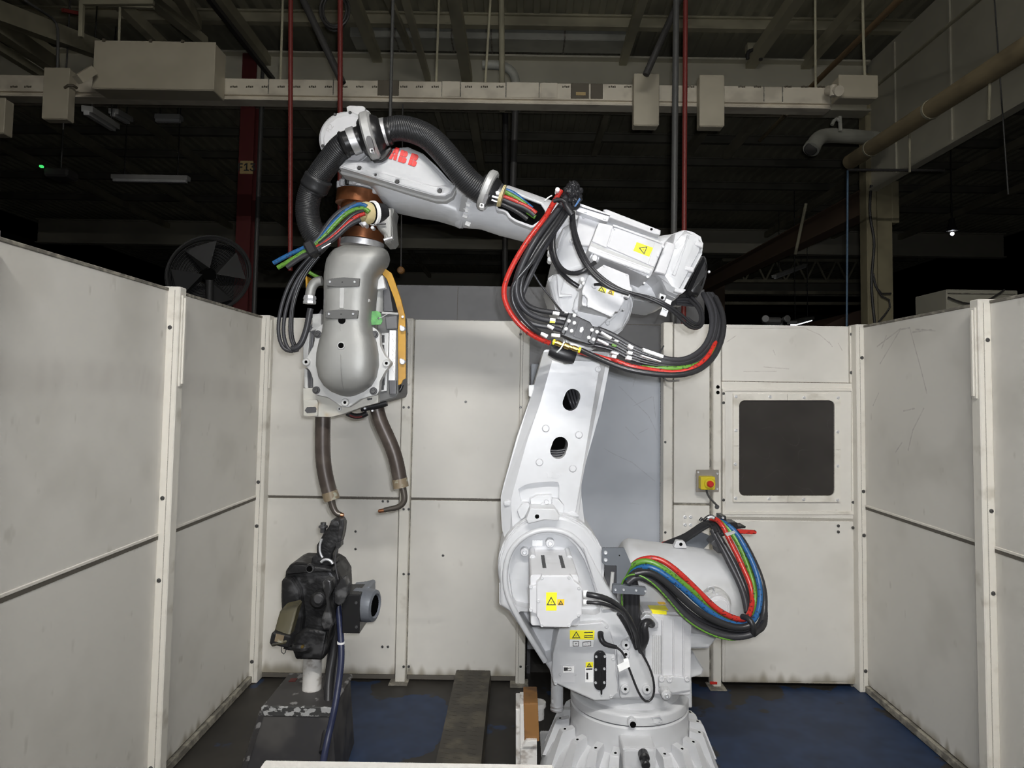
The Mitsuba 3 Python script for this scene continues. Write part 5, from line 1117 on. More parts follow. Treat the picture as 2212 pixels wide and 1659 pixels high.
add(RB, 'bronze_ring', lathe(U(782, 520, YW2), wx, [(0, SC(45, YW2)), (.004, SC(46, YW2)), (.045, SC(46, YW2)), (.05, SC(42, YW2))], 48), 'mat_bronze')
cl = plate(RB, 'hose_clamp', d5((1700, 380), (1760, 345), (2032, 362), (2005, 500), (2010, 640), (2022, 800), (2032, 860), (1985, 925), (1880, 940), (1870, 800), (1780, 720), (1720, 620)), 2.96, 3.1, .02, .003, 'mat_cast_alu', h=.02)
add(cl, 'clamp_bar', bar(U(*at(d5, 1720, 630), 2.945), U(*at(d5, 1910, 630), 2.945), .008, .008, bev=.002), 'mat_dark_steel')
add(cl, 'clamp_foot', ptube(d5((1880, 900), (1950, 870), (2020, 855)), 2.95, 4), 'mat_steel')
dx_ = np.array([-.72, -.66, -.18]); cc_ = U(*at(d5, 1560, 455), 2.92)
add(cl, 'hose_ring', lathe(cc_ - dx_ * .03, dx_, [(0, .044), (.01, .048), (.03, .048), (.04, .044), (.04, .036), (.0, .034)], 32), 'mat_tan_tape')
add(cl, 'white_band', lathe(cc_ - dx_ * .055, dx_, [(0, .046), (.004, .053), (.016, .053), (.02, .046)], 32), 'mat_tape_white')
add(cl, 'collar', lathe(cc_ - dx_ * .10, dx_, [(0, .04), (.05, .047), (.065, .047)], 32), 'mat_black')
add(cl, 'screw', cat(disc(*at(d5, 1560, 625), 5, 2.9, 2.95), disc(*at(d5, 1500, 615), 4, 2.9, 2.95), disc(*at(d5, 1690, 690), 4, 2.93, 2.96)), 'mat_zinc')
# ---------------------------------------------------------------- hoses
def ribbed(pts, r, pitch=.0075, amp=.0010, sides=22):
    p = spline(pts, pitch / 3)
    return sweep(p, r + amp * np.where(np.arange(len(p)) % 3 == 1, -1.0, 0.45), sides)
HP = RB + '__process_hose'
Yh = 2.83
add(RB, 'process_hose', ribbed([U(*p) for p in ((706, 532, 2.99), (684, 512, 2.98), (669, 485, 2.97), (664, 450, 2.96), (672, 412, 2.94), (690, 378, 2.92), (712, 348, 2.89), (733, 322, 2.86), (750, 308, 2.85))], SC(26, 2.93)), 'mat_hose', 40)
add(HP, 'joint', sweep(spline([U(*p) for p in ((675, 412, 2.94), (690, 382, 2.92))], .006), SC(np.array([27.5, 31, 31.5, 31, 31, 31, 31.5, 31, 28])[np.linspace(0, 8, len(spline([U(*p) for p in ((675, 412, 2.94), (690, 382, 2.92))], .006))).astype(int)], 2.93), 24), 'mat_hose', 40)
def along(px, py, dx, dy, Y, secs, m, name, sides=32, parent=HP, dy3=0.0):
    c = U(px, py, Y); d = U(px + dx, py + dy, Y) - c; d /= np.linalg.norm(d); d = d + [0, dy3, 0]; d /= np.linalg.norm(d)
    return add(parent, name, lathe(c, d, [(SC(t, Y), SC(r, Y)) for t, r in secs], sides), m)
along(744, 312, .93, -.37, Yh, [(-8, 20), (-4, 28), (0, 30), (4, 27), (40, 26), (60, 26)], 'mat_black', 'cuff')
along(765, 304, .93, -.36, Yh, [(-9, 27), (-8, 30), (8, 30), (9, 27)], 'mat_steel', 'band_clamp')
along(800, 294, .97, -.24, Yh, [(-12, 44), (-11, 49), (-7, 53), (7, 53), (11, 49), (12, 44)], 'mat_alu_bright', 'ball_ring')
along(800, 294, .97, -.24, Yh, [(-20, 36), (-12, 44), (12, 44), (24, 38), (30, 30)], 'mat_black', 'ball_socket')
along(826, 286, .98, -.2, Yh, [(-4, 28), (-3, 30.5), (9, 30.5), (10, 28)], 'mat_steel', 'band_clamp')
along(840, 284, .99, -.1, Yh, [(-14, 28), (0, 30), (6, 29)], 'mat_black', 'cuff')
pw = rnd(P2(d1((1570, 745), (1590, 680), (1640, 672), (1670, 690), (1730, 905), (1720, 935), (1640, 930), (1600, 850)), Yh - .114), .003)
add(HP, 'ring_window', ext(pw, Yh - .114, Yh - .09), 'mat_dark_steel')
add(HP, 'ring_nut', ext(P2(d1((1640, 935), (1715, 920), (1735, 995), (1660, 1015)), Yh - .112, .002), Yh - .114, Yh - .09), 'mat_zinc')
add(HP, 'ring_screw', disc(*at(d1, 1690, 965), 2.8, Yh - .116, Yh - .1), 'mat_ink')
plate(HP, 'ring_foot', d1((1640, 1100), (1950, 950), (2075, 865), (2070, 955), (1965, 1115), (1870, 1170), (1720, 1190)), 2.836, 2.858, .006, .004, 'mat_black')
add(RB, 'process_hose', ribbed([U(*p) for p in ((836, 282, 2.83), (862, 277, 2.82), (892, 282, 2.81), (925, 297, 2.80), (955, 325, 2.79), (982, 357, 2.79), (1008, 387, 2.80), (1032, 408, 2.82), (1050, 418, 2.84))], SC(27.5, 2.81)), 'mat_hose', 40)
HP2 = RB + '__process_hose_001'
along(1054, 411, .92, .385, 2.85, [(-10, 36), (-9, 42), (-5, 45.5), (5, 45.5), (9, 42), (10, 36)], 'mat_alu_bright', 'ball_ring', parent=HP2)
along(1054, 411, .92, .385, 2.85, [(-16, 30), (0, 36), (14, 32), (24, 26)], 'mat_black', 'ball_socket', parent=HP2)
along(1072, 419, .92, .33, 2.85, [(-4, 24), (6, 25), (14, 24)], 'mat_dark_steel', 'collar', parent=HP2)
for k in range(3): along(1081 + 2.6 * k, 423, .94, .3, 2.85, [(-1.2, 22), (-1, 24.5), (1, 24.5), (1.2, 22)], 'mat_tan_tape', 'tape_band', parent=HP2)
add(HP2, 'ring_window', ext(rnd(P2(d2((1640, 735), (1660, 720), (1692, 742), (1650, 860), (1610, 855)), 2.75), .002), 2.757, 2.80), 'mat_dark_steel')
add(HP2, 'ring_nut', ext(P2(d2((1580, 845), (1635, 855), (1622, 912), (1565, 900)), 2.75, .002), 2.757, 2.80), 'mat_tape_white'); add(HP2, 'ring_screw', disc(*at(d2, 1600, 880), 2.4, 2.755, 2.77), 'mat_ink')
for pts in (((1785, 705), (1815, 690), (1840, 715), (1825, 745), (1790, 738)), ((1745, 750), (1825, 775), (1815, 795), (1735, 775)), ((1735, 800), (1810, 830), (1800, 845), (1728, 820))): flat(HP2, 'white_sticker', d2(*pts), 2.80, 'mat_tape_white', .004)
rdisc(RB, 'cable_tie_end', d3, 1515, 265, 5, 2.7, 2.75, 'mat_tape_white', .3)

# wrist hose tails
WT = RB + '__wrist_hoses'
Yt = 2.88
for nm, m_, r, pts in (
    ('black_hose', 'mat_cable_grey', 5.2, ((1430, 290), (1260, 370), (1090, 490), (920, 700), (800, 870), (700, 980))),
    ('blue_hose', 'mat_blue_hose', 5, ((1600, 350), (1520, 315), (1420, 325), (1300, 385), (1150, 520), (980, 700), (830, 880), (700, 970), (560, 1030), (330, 1135), (80, 1270))),
    ('green_hose', 'mat_green_hose', 5.2, ((1640, 440), (1560, 385), (1450, 390), (1330, 430), (1180, 540), (1000, 730), (850, 880), (720, 990), (590, 1080), (400, 1200), (150, 1345))),
    ('red_hose', 'mat_red_hose', 4.8, ((1570, 460), (1440, 510), (1280, 630), (1100, 790), (930, 920), (790, 1010), (660, 1090))),
    ('black_hose', 'mat_cable_grey', 5.5, ((1500, 560), (1320, 650), (1150, 800), (1000, 920), (840, 1010), (700, 1090), (500, 1200), (300, 1340))),
    ('black_hose', 'mat_cable', 5.5, ((1560, 420), (1400, 470), (1200, 650), (1000, 830), (830, 960))),
    ('black_hose', 'mat_cable_grey', 4.5, ((1000, 960), (850, 1050), (700, 1110), (560, 1130), (300, 1330)))):
    cable(WT, nm, d5, pts, Yt, r, m_)
flat(WT, 'white_print', d5((860, 1022), (1010, 938), (1022, 950), (870, 1036)), Yt - .02, 'mat_tape_white')
a_, b_ = U(*at(d5, 590, 1010), Yt), U(*at(d5, 830, 1080), Yt)
add(WT, 'strap', obox(U(*at(d5, 712, 1040), Yt), [U(*at(d5, 500, 1130), Yt) - U(*at(d5, 700, 1020), Yt), [0, 1, 0], np.cross(U(*at(d5, 500, 1130), Yt) - U(*at(d5, 700, 1020), Yt), [0, 1, 0])], [SC(22, Yt), .075, SC(33, Yt)], .008), 'mat_rubber')
for nm, r, m_, pts in (
    ('drop_cable', 4.2, 'mat_cable_grey', ((300, 85), (210, 190), (140, 340), (112, 480), (118, 570), (150, 628), (195, 638))),
    ('drop_cable', 4.2, 'mat_cable_grey', ((318, 95), (230, 210), (165, 360), (140, 500), (150, 585), (180, 632), (225, 630))),
    ('drop_cable', 3.8, 'mat_cable_grey', ((330, 95), (250, 200), (200, 330), (180, 450), (182, 560), (200, 610))),
    ('drop_cable', 3.8, 'mat_cable', ((345, 90), (270, 190), (205, 340), (188, 470), (192, 560), (205, 600))),
    ('thick_cable', 7, 'mat_cable_grey', ((188, 625), (225, 612), (255, 565), (278, 490), (290, 425), (296, 392)))):
    cable(WT, nm, c3, pts, 2.95, r, m_)
cable(WT, 'green_hose', c3, ((270, 170), (310, 195), (350, 215)), 3.1, 4, 'mat_green_hose')

# hose pack around the elbow
DP = RB + '__elbow_hoses'
def hp(name, m_, r, pts, Y=2.66): cable(DP, name, c2, pts, Y, r, m_, .016, 10)
hp('red_hose', 'mat_red_hose', 6, ((560, 190, 2.74), (500, 290, 2.72), (430, 410, 2.68), (330, 540, 2.66), (230, 690, 2.65), (145, 850, 2.65), (106, 990, 2.65), (130, 1110, 2.65), (215, 1240, 2.65), (340, 1345, 2.66), (470, 1405, 2.68)))
hp('black_hose', 'mat_cable', 6, ((640, 190, 2.75), (570, 290, 2.72), (470, 420, 2.68), (350, 590, 2.64), (260, 740, 2.63), (205, 880, 2.63), (185, 1010, 2.63), (215, 1130, 2.64), (290, 1240, 2.65), (390, 1330, 2.66)))
hp('black_hose', 'mat_cable_grey', 6.2, ((610, 230, 2.72), (540, 340, 2.69), (430, 480, 2.65), (330, 630, 2.62), (245, 800, 2.62), (205, 960, 2.62), (230, 1080, 2.63), (310, 1170, 2.64), (420, 1215, 2.65), (590, 1245, 2.66)))
hp('black_hose', 'mat_cable', 6, ((630, 270, 2.73), (560, 370, 2.70), (440, 540, 2.66), (360, 660, 2.64), (280, 820, 2.63), (240, 970, 2.63), (270, 1080, 2.64), (370, 1140, 2.65), (520, 1165, 2.66), (620, 1185, 2.67)))
hp('black_hose', 'mat_cable_grey', 5.5, ((650, 300, 2.74), (590, 400, 2.70), (480, 560, 2.66), (390, 720, 2.65), (310, 880, 2.64), (260, 1000, 2.64), (230, 1120, 2.65), (260, 1200, 2.66), (330, 1250, 2.66), (470, 1280, 2.66), (590, 1310, 2.67)))
hp('black_hose', 'mat_cable', 5.5, ((620, 310, 2.70), (520, 470, 2.64), (400, 640, 2.61), (300, 790, 2.61), (190, 930, 2.62), (175, 1060, 2.62), (240, 1190, 2.63), (350, 1300, 2.64), (440, 1345, 2.66)))
hp('thin_wire', 'mat_cable', 2.2, ((320, 810, 2.72), (390, 930, 2.73), (460, 1020, 2.73), (530, 1110, 2.72), (580, 1170, 2.70)))
hp('black_cable', 'mat_cable', 3.4, ((640, 360, 2.70), (645, 470, 2.66), (680, 600, 2.60), (760, 770, 2.55), (880, 900, 2.53), (1050, 985, 2.52), (1230, 1040, 2.52), (1400, 1120, 2.52), (1500, 1200, 2.54), (1580, 1275, 2.58), (1650, 1285, 2.62), (1690, 1230, 2.68), (1670, 1120, 2.74), (1600, 1040, 2.78)))
hp('black_cable', 'mat_cable', 3.4, ((660, 360, 2.71), (670, 480, 2.67), (710, 620, 2.61), (790, 780, 2.56), (910, 900, 2.54), (1080, 995, 2.53), (1260, 1040, 2.53), (1420, 1110, 2.53), (1530, 1190, 2.56), (1600, 1250, 2.6), (1660, 1250, 2.66), (1660, 1150, 2.72), (1580, 1060, 2.78)))
hp('black_cable', 'mat_cable', 4, ((650, 380, 2.69), (655, 520, 2.64), (700, 680, 2.58), (790, 830, 2.54), (930, 950, 2.52), (1100, 1015, 2.52)))
hp('black_cable', 'mat_cable', 5, ((560, 400, 2.72), (505, 540, 2.68), (505, 680, 2.66), (555, 800, 2.63), (650, 850, 2.58), (740, 830, 2.55), (830, 765, 2.57)))
hp('black_cable', 'mat_cable', 5, ((545, 420, 2.73), (490, 560, 2.70), (490, 700, 2.68), (545, 820, 2.65), (630, 910, 2.62), (700, 955, 2.62)))
hp('black_cable', 'mat_cable', 3.4, ((830, 940, 2.58), (880, 940, 2.55), (960, 970, 2.53), (1060, 1000, 2.52)))
for k in range(6):
    o = 18 * k
    hp('black_hose', 'mat_cable' if k % 2 else 'mat_cable_grey', 5 if k % 3 else 5.8, ((850 - 8 * k, 1290 + 26 * k, 2.66), (980, 1345 + 24 * k, 2.65), (1120, 1425 + 22 * k, 2.64), (1300, 1500 + 16 * k, 2.63), (1480, 1540 + 12 * k, 2.63), (1620, 1500 + 14 * k, 2.65), (1720 + 10 * k, 1400 + 8 * k, 2.69), (1760 + 15 * k, 1270, 2.74), (1745 + 18 * k, 1130, 2.80), (1690 + 14 * k, 1010, 2.86)))
hp('red_hose', 'mat_red_hose', 5.2, ((960, 1530, 2.62), (1120, 1590, 2.60), (1300, 1622, 2.60), (1480, 1638, 2.60), (1640, 1590, 2.61), (1750, 1480, 2.65), (1800, 1360, 2.73), (1805, 1230, 2.83), (1760, 1080, 2.93)))
hp('red_hose', 'mat_red_hose', 6, ((700, 1470, 2.64), (800, 1500, 2.63), (960, 1545, 2.62)))
hp('black_hose', 'mat_cable', 6, ((720, 1462, 2.63), (900, 1545, 2.60), (1080, 1610, 2.58), (1280, 1648, 2.57), (1480, 1660, 2.57), (1660, 1615, 2.59), (1780, 1505, 2.63), (1845, 1350, 2.68), (1848, 1180, 2.75), (1790, 1040, 2.82)))
hp('green_hose', 'mat_green_hose', 5.5, ((1200, 1600, 2.63), (1440, 1608, 2.62), (1640, 1580, 2.63), (1772, 1490, 2.65), (1838, 1385, 2.70), (1835, 1250, 2.84), (1790, 1120, 2.94)))
hp('thin_wire', 'mat_cable', 1.6, ((1345, 1495, 2.7), (1370, 1440, 2.7), (1378, 1425, 2.7)))
# loops behind the casing
for k in range(3): hp('black_cable', 'mat_cable_grey', 3.4, ((1480, 1060 + 16 * k, 2.8), (1600, 1060 + 22 * k, 2.82), (1650 + 14 * k, 1130, 2.84), (1690 - 8 * k, 1210 + 22 * k, 2.84), (1640, 1250 + 18 * k, 2.82), (1560, 1200 + 22 * k, 2.8)))
# knot at the top
kn = add(DP, 'tie_wrap', trimesh.creation.icosphere(3, 1.0), 'mat_rubber')
v = trimesh.creation.icosphere(4, 1.0); vv = np.array(v.vertices)
vv *= (1 + .9 * (meshkit.fbm(vv * 3.1 + 5, 4) - .5))[:, None]
ctr = U(*at(c2, 650, 225), 2.74)
scene[kn] = mikit.ply(tm(ctr + vv * [SC(21, 2.74), .06, SC(27, 2.74)], v.faces), 'mat_rubber', True)
hp('strap', 'mat_rubber', 4.6, ((500, 275, 2.66), (570, 265, 2.65), (640, 330, 2.65), (690, 320, 2.68)))
hp('strap', 'mat_rubber', 7, ((590, 270, 2.66), (610, 330, 2.64), (650, 380, 2.64)))
add(DP, 'blue_hose', ext(P2(c2((708, 245), (716, 262), (655, 352), (645, 350)), 2.66, .001), 2.66, 2.67), 'mat_blue_hose', False)
hp('white_strip', 'mat_tape_white', 1.8, ((430, 272, 2.74), (460, 245, 2.74), (485, 232, 2.76)))
# connector block, couplers and white tapes
YK = 2.60
cb_ = plate(RB, 'connector_block', d8((745, 325), (800, 330), (850, 360), (1020, 440), (1050, 490), (1150, 510), (1075, 735), (1010, 730), (780, 665), (645, 600), (655, 545), (690, 470)), YK, YK + .07, .006, .003, 'mat_rubber')
plate(cb_, 'clip', d8((745, 325), (800, 345), (700, 600), (645, 575)), YK - .012, YK + .02, .004, .002, 'mat_black'); plate(cb_, 'clip', d8((1060, 490), (1150, 515), (1075, 735), (990, 690)), YK - .012, YK + .02, .004, .002, 'mat_black')
plate(cb_, 'label_plate', d8((885, 405), (985, 440), (905, 655), (805, 620)), YK - .003, YK + .01, .001, .001, 'mat_cable_grey')
for x, y in ((752, 425), (820, 450), (715, 525), (785, 550), (820, 355), (1042, 538), (1105, 562), (1002, 634), (1063, 657)): rdisc(cb_, 'white_cap', d8, x, y, 3.9, YK - .016, YK, 'mat_tape_white', .3)
plate(cb_, 'white_cap', d8((895, 510), (930, 500), (935, 540), (905, 575), (885, 560)), YK - .006, YK, .001, .002, 'mat_tape_white')
ba, bb = U(*at(d8, 545, 685), YK), U(*at(d8, 890, 795), YK)
bd = bb - ba; bl_ = np.linalg.norm(bd)
cp = add(RB, 'brass_coupler', lathe(ba, bd, [(bl_ * t, SC(r, YK)) for t, r in ((0, 4.5), (.12, 4.5), (.13, 6.5), (.3, 6.5), (.31, 4.6), (.42, 4.6), (.43, 7), (.6, 7), (.61, 5), (.72, 5), (.73, 6.2), (.88, 6.2), (.89, 4.6), (1, 4.6))], 12), 'mat_brass')
for t in (.04, .97): add(cp, 'yellow_ring', lathe(ba + bd * (t - .03), bd, [(0, SC(6.5, YK)), (.008, SC(6.5, YK))], 14), 'mat_yellow_label')
add(cp, 'zip_tie', ptube([at(d8, 690, 690) + (YK - .02,), at(d8, 650, 770) + (YK - .02,), at(d8, 600, 820) + (YK,)], YK, 1.6), 'mat_tape_white')
along(1205, 760, .9, .3, 2.70, [(-18, 14), (0, 18), (24, 18), (40, 12)], 'mat_rubber', 'sleeve', parent=cp)
for q in (((548, 315), (630, 325), (622, 368), (540, 352)), ((510, 400), (580, 408), (575, 458), (505, 450)), ((480, 475), (565, 510), (545, 545), (470, 505)), ((400, 570), (490, 610), (465, 650), (388, 605)), ((1150, 562), (1280, 640), (1270, 665), (1140, 590)), ((1105, 655), (1240, 720), (1235, 745), (1095, 680)), ((1275, 810), (1365, 835), (1355, 862), (1268, 835)), ((1280, 855), (1340, 865), (1330, 905), (1272, 890)), ((1490, 720), (1550, 755), (1530, 795), (1478, 765)), ((1480, 805), (1540, 825), (1525, 860), (1468, 840)), ((1465, 865), (1530, 880), (1520, 925), (1452, 912)), ((1660, 770), (1920, 860), (1915, 900), (1670, 815)), ((1640, 855), (1890, 935), (1885, 948), (1645, 875)), ((1320, 665), (1365, 685), (1355, 705), (1305, 685)), ((690, 320), (735, 330), (730, 345), (685, 335)), ((525, 590), (635, 600), (635, 640), (525, 630))):
    p = P2(d8(*q), 2.62)
    add(DP, 'white_tape', ext(rnd(p, .002), 2.585, 2.62, .004), 'mat_tape_white')
add(DP, 'green_tape', ext(P2(d8((1290, 715), (1345, 735), (1335, 760), (1280, 745)), 2.62), 2.60, 2.62, .003), 'mat_green_hose')
add(DP, 'green_tape', ext(P2(d8((515, 425), (577, 432), (574, 455), (508, 450)), 2.58), 2.578, 2.584), 'mat_yellow_label')

# lower hose pack beside the balancer
LP = RB + '__lower_hoses'
def lh(name, m_, r, pts, Y=2.84): cable(LP, name, c6, pts, Y, r, m_, .014, 10)
lh('red_hose', 'mat_red_hose', 6, ((390, 660, 2.92), (450, 610, 2.9), (530, 585, 2.88), (620, 582, 2.87), (730, 625, 2.86), (850, 715, 2.85), (980, 835, 2.85), (1110, 965, 2.85), (1240, 1085, 2.85), (1370, 1160, 2.86), (1480, 1190, 2.87), (1540, 1165, 2.89), (1580, 1080, 2.92), (1590, 960, 2.96), (1560, 820, 2.99), (1500, 680, 3.02), (1430, 530, 3.05), (1360, 390, 3.07), (1300, 270, 3.09), (1240, 200, 3.12), (1180, 190, 3.16)))
lh('green_hose', 'mat_green_hose', 6, ((310, 800, 2.9), (345, 715, 2.88), (410, 645, 2.86), (490, 612, 2.85), (590, 622, 2.84), (710, 685, 2.83), (850, 790, 2.83), (1000, 915, 2.84), (1130, 1035, 2.86), (1260, 1130, 2.87), (1400, 1195, 2.88), (1530, 1190, 2.90), (1600, 1090, 2.93), (1618, 950, 2.96), (1590, 790, 3.0), (1530, 610, 3.03), (1455, 440, 3.06), (1380, 320, 3.08), (1290, 230, 3.11), (1200, 200, 3.16)))
lh('blue_hose', 'mat_blue_hose', 6, ((330, 820, 2.9), (390, 720, 2.87), (470, 675, 2.85), (560, 668, 2.83), (660, 705, 2.82), (790, 795, 2.81), (930, 910, 2.81), (1060, 1025, 2.82), (1200, 1135, 2.82), (1340, 1215, 2.83), (1470, 1245, 2.84), (1570, 1225, 2.86), (1640, 1130, 2.89), (1668, 990, 2.92), (1655, 820, 2.96), (1590, 620, 3.0), (1510, 460, 3.04), (1430, 330, 3.07), (1330, 240, 3.1), (1230, 200, 3.15)))
for k, pts in enumerate((((370, 770), (440, 715), (530, 705), (640, 750), (780, 870), (920, 1000), (1080, 1130), (1270, 1240), (1440, 1280), (1580, 1275)),
                         ((360, 800), (450, 740), (560, 760), (690, 850), (820, 1000), (960, 1130), (1130, 1240), (1320, 1310), (1480, 1320), (1590, 1300)),
                         ((400, 790), (500, 760), (600, 800), (720, 910), (850, 1060), (990, 1190), (1180, 1290), (1380, 1340), (1520, 1345), (1600, 1320)),
                         ((350, 830), (430, 770), (540, 790), (660, 870), (790, 1010), (930, 1160), (1100, 1280), (1300, 1350), (1480, 1360), (1600, 1330)),
                         ((420, 740), (520, 720), (610, 740), (740, 830), (880, 960), (1030, 1090), (1200, 1190), (1390, 1260), (1520, 1265), (1600, 1230)))):
    lh('black_hose', 'mat_cable_grey' if k % 2 else 'mat_cable', 7, [(a, b, 2.84 - .012 * k) for a, b in pts])
lh('black_hose', 'mat_cable', 7, ((1560, 1320, 2.84), (1650, 1260, 2.86), (1700, 1150, 2.89), (1712, 1010, 2.92), (1695, 860, 2.96), (1640, 690, 3.0), (1570, 540, 3.04), (1490, 400, 3.07), (1400, 300, 3.1)))
lh('black_hose', 'mat_cable', 7, ((1560, 1310, 2.88), (1660, 1290, 2.9), (1705, 1230, 2.93), (1712, 1120, 2.96), (1690, 950, 3.0), (1630, 760, 3.04), (1540, 560, 3.08)))
lh('black_hose', 'mat_cable', 7, ((1560, 1180, 2.9), (1555, 1050, 2.95), (1520, 900, 3.0), (1460, 740, 3.03), (1390, 590, 3.05), (1320, 470, 3.07), (1250, 350, 3.1), (1200, 260, 3.13)))
lh('black_hose', 'mat_cable_grey', 6.5, ((1540, 1120, 2.93), (1500, 930, 2.98), (1430, 760, 3.02), (1350, 600, 3.05), (1280, 460, 3.08), (1190, 300, 3.12)))
for k in range(3): lh('black_hose', 'mat_cable', 7, ((1240 + 30 * k, 330 + 10 * k, 3.1), (1190 + 20 * k, 240, 3.14), (1120, 235 + 14 * k, 3.18), (1000, 310 + 16 * k, 3.22), (900, 370 + 14 * k, 3.25), (800, 410 + 12 * k, 3.28), (700, 450, 3.32)))
lh('red_hose', 'mat_red_hose', 5, ((850, 385, 3.27), (780, 410, 3.29), (700, 435, 3.32)))
lh('thin_green_wire', 'mat_green_hose', 1.8, ((300, 1180, 2.86), (292, 1000, 2.84), (290, 850, 2.82), (330, 770, 2.80), (400, 742, 2.79), (500, 765, 2.78), (620, 850, 2.77), (760, 1000, 2.77), (900, 1160, 2.77), (1060, 1280, 2.78), (1230, 1360, 2.79), (1400, 1392, 2.8), (1540, 1365, 2.82)))
lh('tie_wrap', 'mat_rubber', 6, ((1490, 1160, 2.82), (1560, 1190, 2.79), (1600, 1260, 2.78), (1600, 1330, 2.80)))
lh('tie_wrap', 'mat_rubber', 6, ((1600, 1340, 2.80), (1660, 1290, 2.82), (1705, 1220, 2.86)))
add(LP, 'clear_wrap', ext(P2(c6((1320, 335), (1410, 310), (1425, 330), (1340, 362)), 3.0, .001), 3.0, 3.01), 'mat_grey_rib')
for k, (x0, w_) in enumerate(((340, 8), (390, 9), (430, 8))): lh('black_hose', 'mat_cable', w_, ((x0 - 20, 800, 2.88), (x0, 900, 2.88), (x0 + 5, 1050, 2.88), (x0 + 10, 1200, 2.88), (x0 + 40, 1350, 2.9), (x0 + 90, 1480, 2.92)))
lh('black_hose', 'mat_cable', 5, ((440, 1480, 2.83), (400, 1380, 2.82), (330, 1240, 2.8), (260, 1130, 2.78)))
# carrier at the top of that pack
ca = plate(RB, 'hose_carrier', c6((1283, 160), (1330, 160), (1335, 222), (1440, 226), (1450, 262), (1528, 262), (1524, 282), (1450, 288), (1440, 330), (1380, 335), (1285, 250)), 3.12, 3.2, .003, .002, 'mat_black')
rdisc(ca, 'bolt', c6, 1302, 180, 2.4, 3.11, 3.13, 'mat_zinc')
plate(ca, 'red_handle', c6((1440, 296), (1600, 306), (1632, 308), (1638, 330), (1620, 345), (1475, 338)), 3.05, 3.07, .004, .003, 'mat_red_hose')
plate(ca, 'support_sheet', c6((930, 425), (1080, 320), (1215, 380), (1105, 490), (945, 482)), 3.26, 3.28, .002, .002, 'mat_blue_grey')
plate(ca, 'support_arm', c6((1180, 430), (1230, 380), (1270, 400), (1250, 440), (1290, 430), (1340, 540), (1250, 530), (1240, 480), (1215, 470)), 3.1, 3.18, .003, .002, 'mat_dark_steel')
add(ca, 'clamp_top', ptube(c6((1070, 210), (1080, 185), (1105, 200), (1130, 180), (1180, 160), (1215, 180)), 3.1, 3.4), 'mat_black')
add(ca, 'bright_clip', ptube(c6((1145, 180), (1180, 168), (1210, 178)), 3.07, 3.4), 'mat_zinc')
# ================================================================ the spot weld gun held by the robot
WG = thing('weld_gun', 'grey cast spot welding gun with two brown electrode arms hanging from the robot wrist', 'weld gun')
YS = 2.86
add(WG, 'mounting_ring', lathe(U(782, 535, YW2), wx, [(0, SC(46, YW2)), (.026, SC(46.5, YW2)), (.029, SC(44.5, YW2))], 48), 'mat_steel')
ho = add(WG, 'housing', limb([((829, 533), (727, 530), .085), ((831, 540), (714, 538), .10), ((832, 550), (707, 548), .112), ((829, 560), (701, 560), .118), ((818, 577), (698, 577), .12), ((806, 595), (696, 595), .12), ((801, 640), (696, 640), .118), ((797, 690), (695, 690), .118), ((800, 714), (693, 714), .12), ((808, 737), (686, 737), .126), ((812, 762), (681, 762), .132), ((813, 788), (680, 788), .134), ((808, 814), (685, 814), .128), ((797, 833), (696, 833), .112), ((780, 846), (711, 846), .085), ((762, 854), (728, 854), .05), ((750, 857), (741, 857), .02)], 3.0, 56, 3.6, yo=2.925), 'mat_cast_alu', 60)
add(ho, 'seam_ridge', tube([U(x, y, Y) for x, y, Y in ((736, 700, 2.882), (736, 760, 2.872), (737, 790, 2.858), (738, 815, 2.868), (742, 838, 2.90), (746, 852, 2.95))], .0022, .01, 8), 'mat_cast_alu', 60)
fl_ = rnd(P2(d6((355, 735), (372, 700), (440, 640), (905, 640), (985, 700), (1012, 745), (1015, 850), (1060, 950), (1135, 1030), (1075, 1105), (1015, 1210), (1005, 1320), (975, 1352), (930, 1362), (830, 1390), (700, 1475), (630, 1470), (500, 1380), (375, 1350), (345, 1290), (345, 1200), (320, 1120), (240, 1025), (300, 950), (345, 870), (362, 800)), 2.98), .012)
fg = add(WG, 'flange', ext(fl_, 2.985, 3.03, .004), 'mat_alu_bright')
for x, y in ((395, 745), (962, 748), (380, 1302), (950, 1312)):
    rdisc(fg, 'bolt_seat', d6, x, y, 8.2, 2.978, 2.99, 'mat_dark_steel', .1); rbolt(fg, d6, x, y, 5.5, 2.978, 'mat_bolt_dark')
for x, y in ((280, 1022), (1080, 1035), (667, 1425)):
    rdisc(fg, 'boss', d6, x, y, 8.5, 2.972, 2.99, 'mat_alu_bright'); rdisc(fg, 'hole', d6, x, y, 3.2, 2.9705, 2.975, 'mat_void')
for (y0, y1, xs) in ((185, 270, (485, 815)), (503, 588, (475, 800))):
    x0, x1 = xs
    k = plate(ho, 'cover_plate', d6((x0, y0 + 18), (x0 + 30, y0 + 8), ((x0 + x1) / 2, y0 - 6), (x1 - 30, y0 + 5), (x1, y0 + 5), (x1 - 8, y1 - 2), (x1 - 100, y1 + 2), (x0 + 100, y1 + 5), (x0, y1 - 6)), YS + .014, YS + .04, .002, .001, 'mat_drive_grey')
    for x in (x0 + 35, x1 - 50): rbolt(k, d6, x, (y0 + y1) / 2 - 2, 2.6, YS + .014, 'mat_zinc')
    rdisc(k, 'pin_hole', d6, (x0 + x1) / 2 - 8, (y0 + y1) / 2, 1.5, YS + .0132, YS + .016, 'mat_ink')
plate(ho, 'bright_strip', d6((618, 285), (660, 285), (655, 488), (612, 485)), YS + .0185, YS + .04, .001, .001, 'mat_alu_bright')
rdisc(ho, 'hole', d6, 635, 606, 8, YS + .016, YS + .034, 'mat_void')
